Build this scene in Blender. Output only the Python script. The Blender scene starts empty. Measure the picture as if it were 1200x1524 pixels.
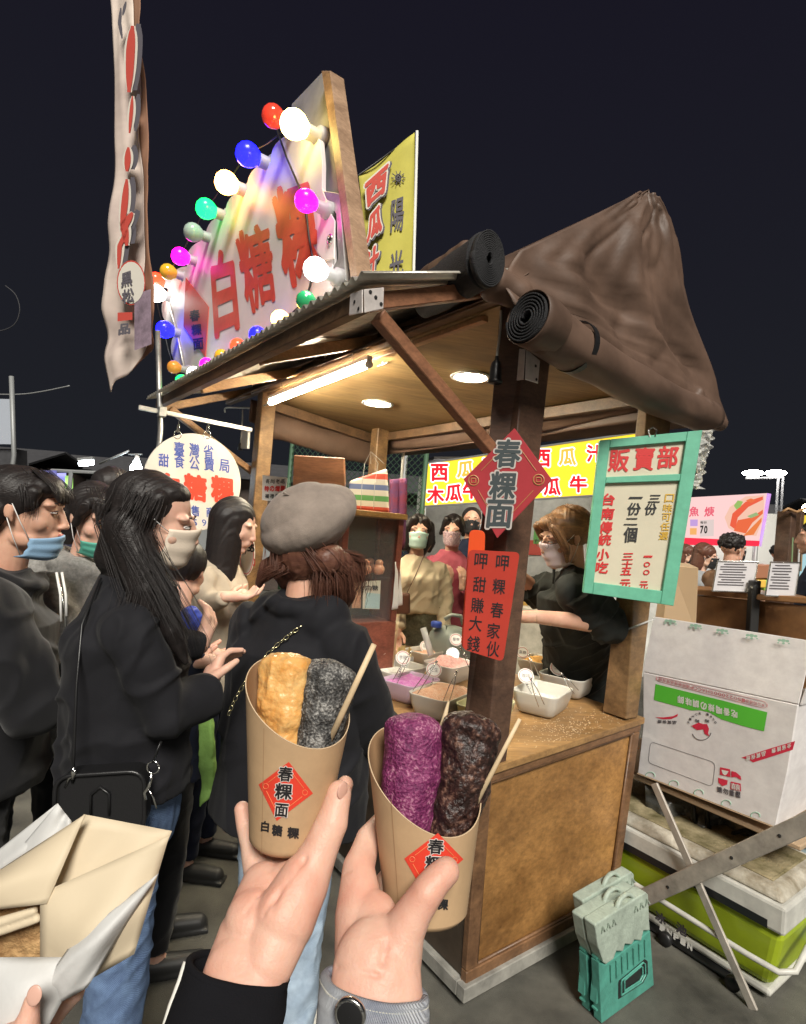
import bpy, bmesh, math, random
import numpy as np
from mathutils import Vector, Matrix, noise as mnoise
random.seed(7); np.random.seed(7)
scene = bpy.context.scene
COL = scene.collection
R = math.radians
# ------------------------------------------------------------------ camera
IW, IH, F = 1200, 1524, 850.0
PITCH, ROLL = R(1.8), R(4.6)
CAM = Vector((0, 0, 1.6))
_F = Vector((0, math.cos(PITCH), math.sin(PITCH)))
_R0 = Vector((1, 0, 0)); _U0 = _R0.cross(_F)
_c, _s = math.cos(ROLL), math.sin(ROLL)
CR = _R0*_c + _U0*_s
CU = -_R0*_s + _U0*_c
cam_d = bpy.data.cameras.new('camera')
cam = bpy.data.objects.new('camera', cam_d); COL.objects.link(cam)
cam_d.sensor_fit = 'HORIZONTAL'; cam_d.sensor_width = 36; cam_d.lens = F/IW*36
cam_d.clip_start = 0.02; cam_d.clip_end = 600
M = Matrix((CR, CU, -_F)).transposed().to_4x4(); M.translation = CAM
cam.matrix_world = M
scene.camera = cam
# ------------------------------------------------------------------ world, light, exposure
w = bpy.data.worlds.new('World'); scene.world = w; w.use_nodes = True
nt = w.node_tree; nt.nodes.clear()
wo = nt.nodes.new('ShaderNodeOutputWorld'); bg = nt.nodes.new('ShaderNodeBackground')
tc = nt.nodes.new('ShaderNodeTexCoord'); sx = nt.nodes.new('ShaderNodeSeparateXYZ')
mr = nt.nodes.new('ShaderNodeMapRange'); rp = nt.nodes.new('ShaderNodeValToRGB')
nt.links.new(tc.outputs['Generated'], sx.inputs[0]); nt.links.new(sx.outputs['Z'], mr.inputs['Value'])
mr.inputs['From Min'].default_value = -0.05; mr.inputs['From Max'].default_value = 0.75
nt.links.new(mr.outputs[0], rp.inputs[0])
rp.color_ramp.elements[0].color = (0.0085, 0.0095, 0.0115, 1)
rp.color_ramp.elements[1].color = (0.0052, 0.0047, 0.0090, 1)
nt.links.new(rp.outputs[0], bg.inputs[0]); bg.inputs[1].default_value = 1.0
nt.links.new(bg.outputs[0], wo.inputs[0])
sun_d = bpy.data.lights.new('sun', 'SUN'); sun_d.energy = 2.8; sun_d.angle = R(20); sun_d.color = (1.0, 0.95, 0.86)
sun = bpy.data.objects.new('sun', sun_d); COL.objects.link(sun)
_az, _el = R(170), R(43)      # the market's floodlight: behind the camera, to the right
_toL = Vector((math.sin(_az)*math.cos(_el), math.cos(_az)*math.cos(_el), math.sin(_el)))
sun.rotation_euler = _toL.to_track_quat('Z', 'Y').to_euler(); sun.location = (3, -3, 6)
vs = scene.view_settings
vs.view_transform = 'Standard'; vs.look = 'None'; vs.exposure = 0.8; vs.gamma = 1; vs.use_curve_mapping = False
scene.render.engine = 'CYCLES'
scene.cycles.use_denoising = True
scene.cycles.max_bounces = 6
scene.cycles.sample_clamp_indirect = 6
# ------------------------------------------------------------------ pixel helpers (photograph 1200 x 1524)
def ray(px, py):
    return CR*((px-600)/F) + CU*(-(py-762)/F) + _F
def D(px, py, d):
    return CAM + ray(px, py)*d
def G(px, py, z=0.0):
    r = ray(px, py); t = (z-CAM.z)/r.z
    return CAM + r*t
def onplane(px, py, P, n):
    r = ray(px, py); n = Vector(n)
    return CAM + r*((Vector(P)-CAM).dot(n)/r.dot(n))
def depth(P): return (Vector(P)-CAM).dot(_F)
# stall frame
UA = R(54)
EU = Vector((math.sin(UA), math.cos(UA), 0)); EV = Vector((-math.cos(UA), math.sin(UA), 0)); EZ = Vector((0, 0, 1))
N0 = G(690, 1499, 0)
def S(u, v, z): return N0 + EU*u + EV*v + EZ*z
def onU(px, py, u): return onplane(px, py, S(u, 0, 0), EU)      # point on plane u = const
def onV(px, py, v): return onplane(px, py, S(0, v, 0), EV)
def uvz(P):
    q = Vector(P)-N0; return (q.dot(EU), q.dot(EV), q.z)
# ------------------------------------------------------------------ objects
def tag(o, label=None, cat=None, group=None, kind=None):
    if label: o['label'] = label
    if cat: o['category'] = cat
    if group: o['group'] = group
    if kind: o['kind'] = kind
    return o
def thing(name, label, cat, loc=(0, 0, 0), group=None):
    o = bpy.data.objects.new(name, None); COL.objects.link(o); o.location = loc
    o.empty_display_size = 0.1
    return tag(o, label, cat, group)
def origin_of(o):
    v = Vector((0, 0, 0))
    while o is not None:
        v = v + o.location; o = o.parent
    return v
class MB:
    """collects shapes (world coordinates) into one mesh"""
    def __init__(s): s.v = []; s.f = []; s.m = []; s.mi = 0
    def add(s, vs_, fs):
        n = len(s.v); s.v += [tuple(a) for a in vs_]; s.f += [tuple(n+i for i in f) for f in fs]; s.m += [s.mi]*len(fs); return s
    def box(s, c, ax, ay, az):
        """centre, three half vectors"""
        c, ax, ay, az = Vector(c), Vector(ax), Vector(ay), Vector(az)
        if ax.cross(ay).dot(az) < 0: ax = -ax
        vs_ = [c+ax*i+ay*j+az*k for k in (-1, 1) for j in (-1, 1) for i in (-1, 1)]
        return s.add(vs_, [(0, 2, 3, 1), (4, 5, 7, 6), (0, 1, 5, 4), (2, 6, 7, 3), (0, 4, 6, 2), (1, 3, 7, 5)])
    def hexa(s, b, t):
        """bottom quad b (4 pts), top quad t (4 pts)"""
        return s.add(list(b)+list(t), [(3, 2, 1, 0), (4, 5, 6, 7), (0, 1, 5, 4), (1, 2, 6, 5), (2, 3, 7, 6), (3, 0, 4, 7)])
    def beam(s, p0, p1, w, h, up=(0, 0, 1)):
        p0, p1 = Vector(p0), Vector(p1); d = (p1-p0); u = Vector(up)
        x = d.cross(u).normalized(); y = x.cross(d).normalized()
        return s.box((p0+p1)/2, x*w/2, y*h/2, d/2)
    def prism(s, poly, ext):
        """planar polygon (3D pts) extruded by vector ext"""
        n = len(poly); e = Vector(ext); a = [Vector(p) for p in poly]
        return s.add(a+[p+e for p in a], [tuple(range(n))[::-1], tuple(range(n, 2*n))]+[(i, (i+1) % n, n+(i+1) % n, n+i) for i in range(n)])
    def quad(s, a, b, c, d): return s.add([a, b, c, d], [(0, 1, 2, 3)])
    def loft(s, rings, cap=True, closed=True):
        n = len(rings[0]); vs_ = [p for r in rings for p in r]; fs = []
        for k in range(len(rings)-1):
            for i in range(n if closed else n-1):
                j = (i+1) % n; fs.append((k*n+i, k*n+j, (k+1)*n+j, (k+1)*n+i))
        if cap and closed:
            fs.append(tuple(range(n))[::-1]); fs.append(tuple((len(rings)-1)*n+i for i in range(n)))
        return s.add(vs_, fs)
    def tube(s, pts, r, n=8, cap=True, flat=None):
        pts = [Vector(p) for p in pts]; m = len(pts)
        rs = r if isinstance(r, (list, tuple)) else [r]*m
        t0 = (pts[1]-pts[0]).normalized()
        a = t0.orthogonal().normalized()
        if flat is not None: a = (Vector(flat[0])-t0*Vector(flat[0]).dot(t0)).normalized()
        rings = []
        for i, p in enumerate(pts):
            t = (pts[min(i+1, m-1)]-pts[max(i-1, 0)])
            t = t.normalized() if t.length > 1e-9 else t0
            a = a-t*a.dot(t); a = a.normalized() if a.length > 1e-6 else t.orthogonal().normalized()
            b = t.cross(a); k = flat[1] if flat else 1.0
            rings.append([p+(a*math.cos(q)+b*math.sin(q)*k)*rs[i] for q in [2*math.pi*j/n for j in range(n)]])
        return s.loft(rings, cap)
    def capsule(s, p0, r0, p1, r1, n=14, k=5, flat=None, dome=1.0):
        """tapered capsule; flat=(axis, factor) squeezes along an axis"""
        p0, p1 = Vector(p0), Vector(p1); d = p1-p0; L = max(d.length, 1e-6); t = d/L
        pts = []; rs = []
        for i in range(k+1):
            a = math.pi/2*(1-i/k); 
            if i == 0: pts.append(p0-t*r0*dome); rs.append(r0*.12)
            else: pts.append(p0-t*r0*dome*math.sin(a)); rs.append(r0*math.cos(a))
        for i in range(1, k+1):
            a = math.pi/2*(i/k)
            pts.append(p1+t*r1*dome*math.sin(a)); rs.append(max(r1*math.cos(a), r1*.12))
        a = t.orthogonal().normalized(); b = t.cross(a); f = 1
        if flat:
            fa = Vector(flat[0]); fa = fa-t*fa.dot(t)
            if fa.length > 1e-6: a = fa.normalized(); b = t.cross(a); f = flat[1]
        rings = [[p+(a*math.cos(q)*f+b*math.sin(q))*r for q in [2*math.pi*j/n for j in range(n)]] for p, r in zip(pts, rs)]
        return s.loft(rings)
    def ell(s, c, ax, ay, az, n=16, m=10):
        """ellipsoid: centre and three radius vectors"""
        c, ax, ay, az = Vector(c), Vector(ax), Vector(ay), Vector(az)
        if ax.cross(ay).dot(az) < 0: ax = -ax
        vs_ = [c-az]; fs = []
        for i in range(1, m):
            a = -math.pi/2+math.pi*i/m
            for j in range(n):
                q = 2*math.pi*j/n; vs_.append(c+az*math.sin(a)+(ax*math.cos(q)+ay*math.sin(q))*math.cos(a))
        vs_.append(c+az); T = len(vs_)-1
        for j in range(n): fs.append((0, 1+(j+1) % n, 1+j))
        for i in range(m-2):
            for j in range(n):
                k = (j+1) % n; fs.append((1+i*n+j, 1+i*n+k, 1+(i+1)*n+k, 1+(i+1)*n+j))
        for j in range(n): fs.append((T, 1+(m-2)*n+j, 1+(m-2)*n+(j+1) % n))
        return s.add(vs_, fs)
    def sph(s, c, r, n=16, m=10): return s.ell(c, (r, 0, 0), (0, r, 0), (0, 0, r), n, m)
    def lathe(s, base, prof, n=24, axis=(0, 0, 1), cap=True):
        base = Vector(base); t = Vector(axis).normalized(); a = t.orthogonal().normalized(); b = t.cross(a)
        rings = [[base+t*h+(a*math.cos(q)+b*math.sin(q))*r for q in [2*math.pi*j/n for j in range(n)]] for r, h in prof]
        return s.loft(rings, cap)
    def mesh(s, org):
        me = bpy.data.meshes.new('mesh'); o = Vector(org)
        me.from_pydata([tuple(Vector(v)-o) for v in s.v], [], s.f); me.update(); return me
    def build(s, name, mat, parent=None, smooth=False, bevel=0, seg=1, label=None, kind=None, org=None, solid=0, subd=0):
        o_ = origin_of(parent) if parent is not None else Vector(org or (0, 0, 0))
        me = s.mesh(o_); ob = bpy.data.objects.new(name, me); COL.objects.link(ob)
        for mm in (mat if isinstance(mat, (list, tuple)) else [mat]): me.materials.append(mm)
        if isinstance(mat, (list, tuple)): me.polygons.foreach_set('material_index', s.m)
        if parent is not None: ob.parent = parent
        else: ob.location = o_
        if smooth: me.polygons.foreach_set('use_smooth', [True]*len(me.polygons))
        if solid: md = ob.modifiers.new('solid', 'SOLIDIFY'); md.thickness = solid; md.offset = 0
        if subd: md = ob.modifiers.new('subd', 'SUBSURF'); md.levels = md.render_levels = subd
        if bevel:
            md = ob.modifiers.new('bevel', 'BEVEL'); md.width = bevel; md.segments = seg; md.limit_method = 'ANGLE'; md.angle_limit = R(40)
        if label: ob['label'] = label
        if kind: ob['kind'] = kind
        return ob
def copy_tree(o, parent=None, loc=None):
    c = o.copy(); COL.objects.link(c)
    if parent is not None: c.parent = parent
    if loc is not None: c.location = loc
    for ch in list(o.children): copy_tree(ch, c)
    return c
# ---- organic surfaces: union of overlapping shapes -> one continuous smooth mesh
def noise3(P, seed=0):
    """smooth value noise, vectorised; P (n,3) -> (n,) in -1..1"""
    P = np.asarray(P, dtype=np.float64)+seed*17.31
    i = np.floor(P).astype(np.int64); f = P-i; f = f*f*(3-2*f)
    def h(a, b, c):
        n = (a*374761393+b*668265263+c*2147483647+seed*974711) & 0xffffffff
        n = ((n ^ (n >> 13))*1274126177) & 0xffffffff
        return ((n ^ (n >> 16)) & 0xffff)/32767.5-1
    r = 0
    for dx in (0, 1):
        for dy in (0, 1):
            for dz in (0, 1):
                wgt = (f[:, 0] if dx else 1-f[:, 0])*(f[:, 1] if dy else 1-f[:, 1])*(f[:, 2] if dz else 1-f[:, 2])
                r = r+wgt*h(i[:, 0]+dx, i[:, 1]+dy, i[:, 2]+dz)
    return r
def blob(mb, name, mat, parent, voxel, smooth=6, disp=None, label=None, org=None, keep=None, factor=0.5, subd=0):
    """voxel union + smoothing; disp(P,N)->offset array; keep(P)->bool mask of vertices kept"""
    o_ = origin_of(parent) if parent is not None else Vector(org or (0, 0, 0))
    me0 = mb.mesh(o_); tmp = bpy.data.objects.new('tmp', me0); COL.objects.link(tmp)
    m1 = tmp.modifiers.new('r', 'REMESH'); m1.mode = 'VOXEL'; m1.voxel_size = voxel
    if smooth:
        m2 = tmp.modifiers.new('s', 'SMOOTH'); m2.factor = factor; m2.iterations = smooth
    dg = bpy.context.evaluated_depsgraph_get()
    me = bpy.data.meshes.new_from_object(tmp.evaluated_get(dg))
    bpy.data.objects.remove(tmp)
    n = len(me.vertices)
    if disp is not None or keep is not None:
        co = np.empty(n*3); me.vertices.foreach_get('co', co); co = co.reshape(-1, 3)
        W_ = co+np.array(o_)
        if disp is not None:
            no = np.empty(n*3); me.vertices.foreach_get('normal', no); no = no.reshape(-1, 3)
            dd = disp(W_, no)
            co2 = co+(no*dd[:, None] if dd.ndim == 1 else dd)
            me.vertices.foreach_set('co', co2.ravel()); me.update()
        if keep is not None:
            k = keep(W_); bm = bmesh.new(); bm.from_mesh(me); bm.verts.ensure_lookup_table()
            bmesh.ops.delete(bm, geom=[bm.verts[i] for i in np.nonzero(~k)[0]], context='VERTS'); bm.to_mesh(me); bm.free()
    me.materials.clear()
    for mm in (mat if isinstance(mat, (list, tuple)) else [mat]): me.materials.append(mm)
    me.polygons.foreach_set('use_smooth', [True]*len(me.polygons))
    ob = bpy.data.objects.new(name, me); COL.objects.link(ob)
    if parent is not None: ob.parent = parent
    else: ob.location = o_
    if label: ob['label'] = label
    return ob
def join_into(a, b):
    """append mesh of object b to object a (same parent), keeping one object"""
    bm = bmesh.new(); bm.from_mesh(a.data); bm.from_mesh(b.data); bm.to_mesh(a.data); bm.free()
    bpy.data.objects.remove(b)
    a.data.polygons.foreach_set('use_smooth', [True]*len(a.data.polygons)); return a
# ------------------------------------------------------------------ materials
def mat(name, col, rough=0.6, metal=0.0, var=0.0, vscale=8, vcol=None, bump=0.0, bscale=60, stretch=None, emit=None, es=0, alpha=1, trans=0, sheen=0, spec=0.5, coat=0, sss=0, ssc=None, detail=5, distort=0.0, dist=0.01, rvar=0.0, grain=None):
    m = bpy.data.materials.new(name); m.use_nodes = True; n = m.node_tree.nodes; l = m.node_tree.links
    p = n['Principled BSDF']; p.inputs['Base Color'].default_value = (*col, 1); p.inputs['Roughness'].default_value = rough
    p.inputs['Metallic'].default_value = metal; p.inputs['Specular IOR Level'].default_value = spec
    p.inputs['Sheen Weight'].default_value = sheen; p.inputs['Coat Weight'].default_value = coat
    p.inputs['Alpha'].default_value = alpha; p.inputs['Transmission Weight'].default_value = trans
    if sss: p.inputs['Subsurface Weight'].default_value = sss; p.inputs['Subsurface Radius'].default_value = ssc or (0.6, 0.25, 0.12); p.inputs['Subsurface Scale'].default_value = 0.012
    if emit: p.inputs['Emission Color'].default_value = (*emit, 1); p.inputs['Emission Strength'].default_value = es
    if var or bump or vcol:
        t = n.new('ShaderNodeTexCoord'); mp = n.new('ShaderNodeMapping'); l.new(t.outputs['Object'], mp.inputs[0])
        if stretch:
            ax, k = stretch    # grain runs along ax (unit vector): squeeze the coordinate along it
            q = Vector(ax).to_track_quat('X', 'Z'); mp.inputs['Rotation'].default_value = q.inverted().to_euler()
            mp.inputs['Scale'].default_value = (1/k, 1, 1)
    if var or vcol:
        tx = n.new('ShaderNodeTexNoise'); tx.inputs['Scale'].default_value = vscale; tx.inputs['Detail'].default_value = detail
        tx.inputs['Roughness'].default_value = 0.65; tx.inputs['Distortion'].default_value = distort
        l.new(mp.outputs[0], tx.inputs['Vector'])
        r = n.new('ShaderNodeValToRGB'); l.new(tx.outputs['Fac'], r.inputs[0])
        c2 = vcol if vcol else tuple(max(0, c*(1-var)) for c in col); c1 = tuple(min(1, c*(1+var*.6)) for c in col)
        r.color_ramp.elements[0].position = 0.32; r.color_ramp.elements[1].position = 0.68
        r.color_ramp.elements[0].color = (*c2, 1); r.color_ramp.elements[1].color = (*c1, 1)
        l.new(r.outputs[0], p.inputs['Base Color'])
        if rvar:
            mm = n.new('ShaderNodeMapRange'); l.new(tx.outputs['Fac'], mm.inputs['Value'])
            mm.inputs['To Min'].default_value = rough-rvar; mm.inputs['To Max'].default_value = rough+rvar
            l.new(mm.outputs[0], p.inputs['Roughness'])
    if grain:      # fine streaks along an axis, multiplied over the colour: (axis, stretch, scale, strength)
        t2 = n.new('ShaderNodeTexCoord'); mp2 = n.new('ShaderNodeMapping'); l.new(t2.outputs['Object'], mp2.inputs[0])
        mp2.inputs['Rotation'].default_value = Vector(grain[0]).to_track_quat('X', 'Z').inverted().to_euler(); mp2.inputs['Scale'].default_value = (1/grain[1], 1, 1)
        g2 = n.new('ShaderNodeTexNoise'); g2.inputs['Scale'].default_value = grain[2]; g2.inputs['Detail'].default_value = 8; g2.inputs['Roughness'].default_value = .7; l.new(mp2.outputs[0], g2.inputs['Vector'])
        r2 = n.new('ShaderNodeMapRange'); r2.inputs['From Min'].default_value = .3; r2.inputs['From Max'].default_value = .7; r2.inputs['To Min'].default_value = 1-grain[3]; r2.inputs['To Max'].default_value = 1+grain[3]*.35; l.new(g2.outputs['Fac'], r2.inputs['Value'])
        mx = n.new('ShaderNodeMix'); mx.data_type = 'RGBA'; mx.blend_type = 'MULTIPLY'; mx.inputs[0].default_value = 1
        old = [k for k in l if k.to_socket == p.inputs['Base Color']]
        if old: l.new(old[0].from_socket, mx.inputs[6])
        else: mx.inputs[6].default_value = (*col, 1)
        l.new(r2.outputs[0], mx.inputs[7]); l.new(mx.outputs[2], p.inputs['Base Color'])
    if bump:
        tb = n.new('ShaderNodeTexNoise'); tb.inputs['Scale'].default_value = bscale; tb.inputs['Detail'].default_value = 4
        l.new(mp.outputs[0], tb.inputs['Vector'])
        b = n.new('ShaderNodeBump'); b.inputs['Strength'].default_value = bump; b.inputs['Distance'].default_value = dist
        l.new(tb.outputs['Fac'], b.inputs['Height']); l.new(b.outputs[0], p.inputs['Normal'])
    return m
def emis(name, col, s):
    m = bpy.data.materials.new(name); m.use_nodes = True; n = m.node_tree.nodes; l = m.node_tree.links
    n.clear(); e = n.new('ShaderNodeEmission'); e.inputs[0].default_value = (*col, 1); e.inputs[1].default_value = s
    o = n.new('ShaderNodeOutputMaterial'); l.new(e.outputs[0], o.inputs[0]); return m
def wood(name, base, dark, axis, scale=9, k=12, rough=0.5, bump=0.15, coat=0, spots=None):
    return mat(name, base, rough=rough, var=0.3, vcol=dark, vscale=scale, stretch=(axis, k), bump=bump, bscale=scale*7, coat=coat, detail=7, distort=.5, dist=.004, rvar=.08, grain=(axis, 18, scale*8, .35))
# ------------------------------------------------------------------ lettering (flat print / painted marks)
_tcache = {}
def glyphs(text, weight, res=3, extrude=0):
    key = (text, weight, res, extrude)
    if key not in _tcache:
        c = bpy.data.curves.new('t', 'FONT'); c.body = text; c.offset = weight; c.resolution_u = res; c.fill_mode = 'FRONT' if not extrude else 'BOTH'; c.extrude = extrude
        o = bpy.data.objects.new('t', c); COL.objects.link(o)
        dg = bpy.context.evaluated_depsgraph_get(); me = bpy.data.meshes.new_from_object(o.evaluated_get(dg))
        vs_ = [v.co.copy() for v in me.vertices]; fs = [tuple(p.vertices) for p in me.polygons]
        bpy.data.objects.remove(o); bpy.data.meshes.remove(me); _tcache[key] = (vs_, fs)
    return _tcache[key]
def put_text(mb, text, c, right, up, weight=0.0, wob=0.0, off=0.0, xscale=1.0, mapf=None, res=3):
    """one line centred on c; |up| = character height, |right| = advance per character width unit"""
    vs_, fs = glyphs(text, 0, res)
    if not vs_: return
    xs = [v.x for v in vs_]; ys = [v.y for v in vs_]; mx = (min(xs)+max(xs))/2; my = (min(ys)+max(ys))/2
    c = Vector(c); right, up = Vector(right), Vector(up); n = right.cross(up).normalized(); out = []
    for v in vs_:
        x = (v.x-mx)*xscale; y = v.y-my
        if wob:
            x += wob*mnoise.noise(Vector((v.x*2.3, v.y*2.3, 3))); y += wob*mnoise.noise(Vector((v.x*2.3, v.y*2.3, 9)))
        if mapf: out.append(mapf(x, y))
        else: out.append(c+right*x+up*y+n*off)
    mb.add(out, fs)
def column(mb, chars, top, down, right, size, weight=0.0, wob=0.03, off=0.0, step=None):
    """vertical column of characters from point top going along unit vector down"""
    top, down, right = Vector(top), Vector(down).normalized(), Vector(right).normalized(); step = step or size*1.12
    for i, ch in enumerate(chars):
        put_text(mb, ch, top+down*(step*(i+.5)), right*size, -down*size, weight, wob, off)
def char_on(mb, ch, quadpx, plane, weight=.02, wob=.03, step=.00006):
    """map a glyph on a quad of photo points (bl, br, tr, tl) lying on a surface given by plane(x, y)"""
    w0 = 0; vs_, fs = glyphs(ch, w0)
    if not vs_: return
    xs = [v.x for v in vs_]; ys = [v.y for v in vs_]; x0, x1, y0, y1 = min(xs), max(xs), min(ys), max(ys)
    if y1-y0 < .3: 
        cy = (y0+y1)/2; 
        if quadpx[0][1]-quadpx[3][1] > .4*abs(quadpx[1][0]-quadpx[0][0]): y0, y1 = cy-.42, cy+.42
    e = weight-w0; sh = [(0, 0)]
    if e > .002:
        k = 6 if e < .04 else 10; sh += [(e*math.cos(2*math.pi*i/k), e*math.sin(2*math.pi*i/k)) for i in range(k)]
        if e > .06: sh += [(e*.5*math.cos(2*math.pi*i/6+.3), e*.5*math.sin(2*math.pi*i/6+.3)) for i in range(6)]
    x0 -= max(e, 0); x1 += max(e, 0); y0 -= max(e, 0); y1 += max(e, 0)
    (ax, ay), (bx, by), (cx_, cy_), (ex, ey) = quadpx
    for si, (dx, dy) in enumerate(sh):
        out_ = []
        for v in vs_:
            s = (v.x+dx-x0)/(x1-x0)+wob*mnoise.noise(Vector((v.x*2.6, v.y*2.6, 3))); t = (v.y+dy-y0)/(y1-y0)+wob*mnoise.noise(Vector((v.x*2.6, v.y*2.6, 9)))
            X = (ax*(1-s)+bx*s)*(1-t)+(ex*(1-s)+cx_*s)*t; Y = (ay*(1-s)+by*s)*(1-t)+(ey*(1-s)+cy_*s)*t
            P = plane(X, Y); out_.append(P+(CAM-P).normalized()*(step*si))
        mb.add(out_, fs)
def circle_pts(c, a, b, n=32): return [Vector(c)+Vector(a)*math.cos(2*math.pi*i/n)+Vector(b)*math.sin(2*math.pi*i/n) for i in range(n)]
def denim(name, base, dark, sc=900):
    m = mat(name, base, rough=.85, var=.3, vcol=dark, vscale=26, bump=.0, detail=6)
    n = m.node_tree.nodes; l = m.node_tree.links; p = n['Principled BSDF']
    t = n.new('ShaderNodeTexCoord'); mp = n.new('ShaderNodeMapping'); mp.inputs['Rotation'].default_value = (.3, .75, .2); l.new(t.outputs['Object'], mp.inputs[0])
    wv = n.new('ShaderNodeTexWave'); wv.inputs['Scale'].default_value = sc; wv.inputs['Distortion'].default_value = 2; wv.inputs['Detail'].default_value = 2; wv.inputs['Detail Scale'].default_value = 1.5; l.new(mp.outputs[0], wv.inputs['Vector'])
    b = n.new('ShaderNodeBump'); b.inputs['Strength'].default_value = .6; b.inputs['Distance'].default_value = .001; l.new(wv.outputs['Fac'], b.inputs['Height']); l.new(b.outputs[0], p.inputs['Normal'])
    old = [k for k in l if k.to_socket == p.inputs['Base Color']][0].from_socket
    mx = n.new('ShaderNodeMix'); mx.data_type = 'RGBA'; mx.blend_type = 'MULTIPLY'; mx.inputs[0].default_value = .5
    r = n.new('ShaderNodeValToRGB'); r.color_ramp.elements[0].color = (.35, .38, .45, 1); r.color_ramp.elements[1].color = (1, 1, 1, 1); l.new(wv.outputs['Fac'], r.inputs[0])
    l.new(old, mx.inputs[6]); l.new(r.outputs[0], mx.inputs[7]); l.new(mx.outputs[2], p.inputs['Base Color']); return m
# ================================================================== shared materials
AXU, AXV = tuple(EU), tuple(EV)
m_asphalt = mat('asphalt', (0.115, 0.11, 0.092), rough=0.66, var=0.6, vcol=(0.035, 0.034, 0.03), vscale=2.6, bump=0.9, bscale=330, detail=10, dist=.004, rvar=.2)
m_post = wood('post wood', (0.125, 0.068, 0.042), (0.065, 0.035, 0.024), (0, 0, 1), 14, 14, 0.5)
m_post2 = wood('rear post wood', (0.26, 0.155, 0.07), (0.12, 0.065, 0.028), (0, 0, 1), 10, 10, 0.45)
m_red = wood('stained beam wood', (0.30, 0.135, 0.07), (0.17, 0.075, 0.04), AXU, 14, 12, 0.45)
m_beamv = wood('beam wood along front', (0.16, 0.09, 0.045), (0.08, 0.045, 0.022), AXV, 14, 12, 0.5)
m_rafter = wood('rafter wood', (0.42, 0.23, 0.10), (0.25, 0.13, 0.055), AXU, 14, 12, 0.5)
m_panel = mat('side panel plywood', (0.43, 0.225, 0.075), rough=0.42, var=.3, vcol=(0.20, 0.095, 0.03), vscale=3.2, stretch=(tuple((EU+EZ*.3).normalized()), 2.2), bump=.12, bscale=40, detail=5, distort=.4, dist=.003, rvar=.1, grain=(tuple((EU+EZ*.3).normalized()), 14, 60, .42))
m_rail = wood('rail wood', (0.22, 0.115, 0.055), (0.11, 0.055, 0.028), AXU, 12, 12, 0.45)
m_stile = wood('stile wood', (0.20, 0.105, 0.05), (0.10, 0.05, 0.026), (0, 0, 1), 12, 12, 0.45)
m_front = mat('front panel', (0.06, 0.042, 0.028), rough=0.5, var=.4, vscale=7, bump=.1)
m_counter = mat('counter wood', (0.40, 0.235, 0.095), rough=0.4, var=.3, vcol=(0.20, 0.105, 0.04), vscale=6, stretch=(AXU, 3), bump=.1, bscale=50, detail=6, distort=.4, dist=.003, rvar=.14, grain=(AXU, 16, 70, .4))
m_ceil = mat('ceiling plywood', (0.33, 0.215, 0.09), rough=0.55, var=.3, vcol=(0.15, 0.09, 0.035), vscale=2.2, stretch=(AXV, 3), detail=6, distort=.8, grain=(AXV, 14, 50, .35))
m_tin = mat('galvanised metal', (0.55, 0.55, 0.53), rough=0.42, metal=.7, var=.3, vscale=12, bump=.08)
m_sheet = mat('corrugated sheet', (0.66, 0.62, 0.54), rough=0.33, metal=.55, var=.35, vscale=5, bump=.05)
m_brk = mat('bracket metal', (0.72, 0.66, 0.63), rough=0.45, metal=.35, var=.2, vscale=20)
m_black = mat('black plastic', (0.012, 0.012, 0.013), rough=0.4)
m_dark = mat('dark steel', (0.05, 0.05, 0.05), rough=0.45, metal=.6)
m_tarp = mat('brown tarpaulin', (0.122, 0.074, 0.052), rough=0.55, var=.35, vscale=3, bump=.12, bscale=7, dist=.03, spec=.45, rvar=.08)
m_mesh = mat('rolled black netting', (0.014, 0.014, 0.016), rough=0.8, bump=.6, bscale=220)
m_trim = mat('base trim', (0.30, 0.29, 0.26), rough=0.6, var=.4, vscale=10, bump=.1)
m_white = mat('white plastic', (0.75, 0.74, 0.70), rough=0.4)
m_steel = mat('steel', (0.62, 0.62, 0.6), rough=0.25, metal=1)
m_redpaint = mat('red print', (0.62, 0.035, 0.03), rough=0.5)
m_ink = mat('black ink', (0.015, 0.015, 0.017), rough=0.55)
m_blueink = mat('blue ink', (0.06, 0.10, 0.40), rough=0.5)
m_kraft = mat('kraft paper', (0.50, 0.335, 0.19), rough=0.62, var=.12, vscale=30, bump=.05, bscale=400, detail=8, dist=.001)
# ================================================================== setting
g = MB(); n_ = 60
g.quad((-150, -60, 0), (150, -60, 0), (150, 240, 0), (-150, 240, 0))
gr = g.build('ground', m_asphalt, None); tag(gr, kind='structure')
# ================================================================== the stall
stall = thing('snack_stall', 'wooden snack stall cart with brown tarpaulin gable roof and corrugated front awning', 'market stall', S(.45, 1.15, 0))
def bld(mb, name, m, **k): return mb.build(name, m, stall, **k)
dN = depth(N0)
NC = D(722, 1150, dN); FC = onV(955, 1067, 0); FB = onV(905, 1337, 0)
NCz, FCz = NC.z, FC.z
UF = uvz(FC)[0]; UB = .93
ZB = .085
def side(u, z):    # point on the side plane, following the measured outline; u,z in 0..1
    b = S(.0, 0, ZB).lerp(Vector((*(S(.875, 0, 0))[:2], ZB)), u); t = S(-.004, 0, NCz-.02).lerp(S(UF, 0, FCz-.02), u)
    return b.lerp(t, z)
out = -EV
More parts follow.
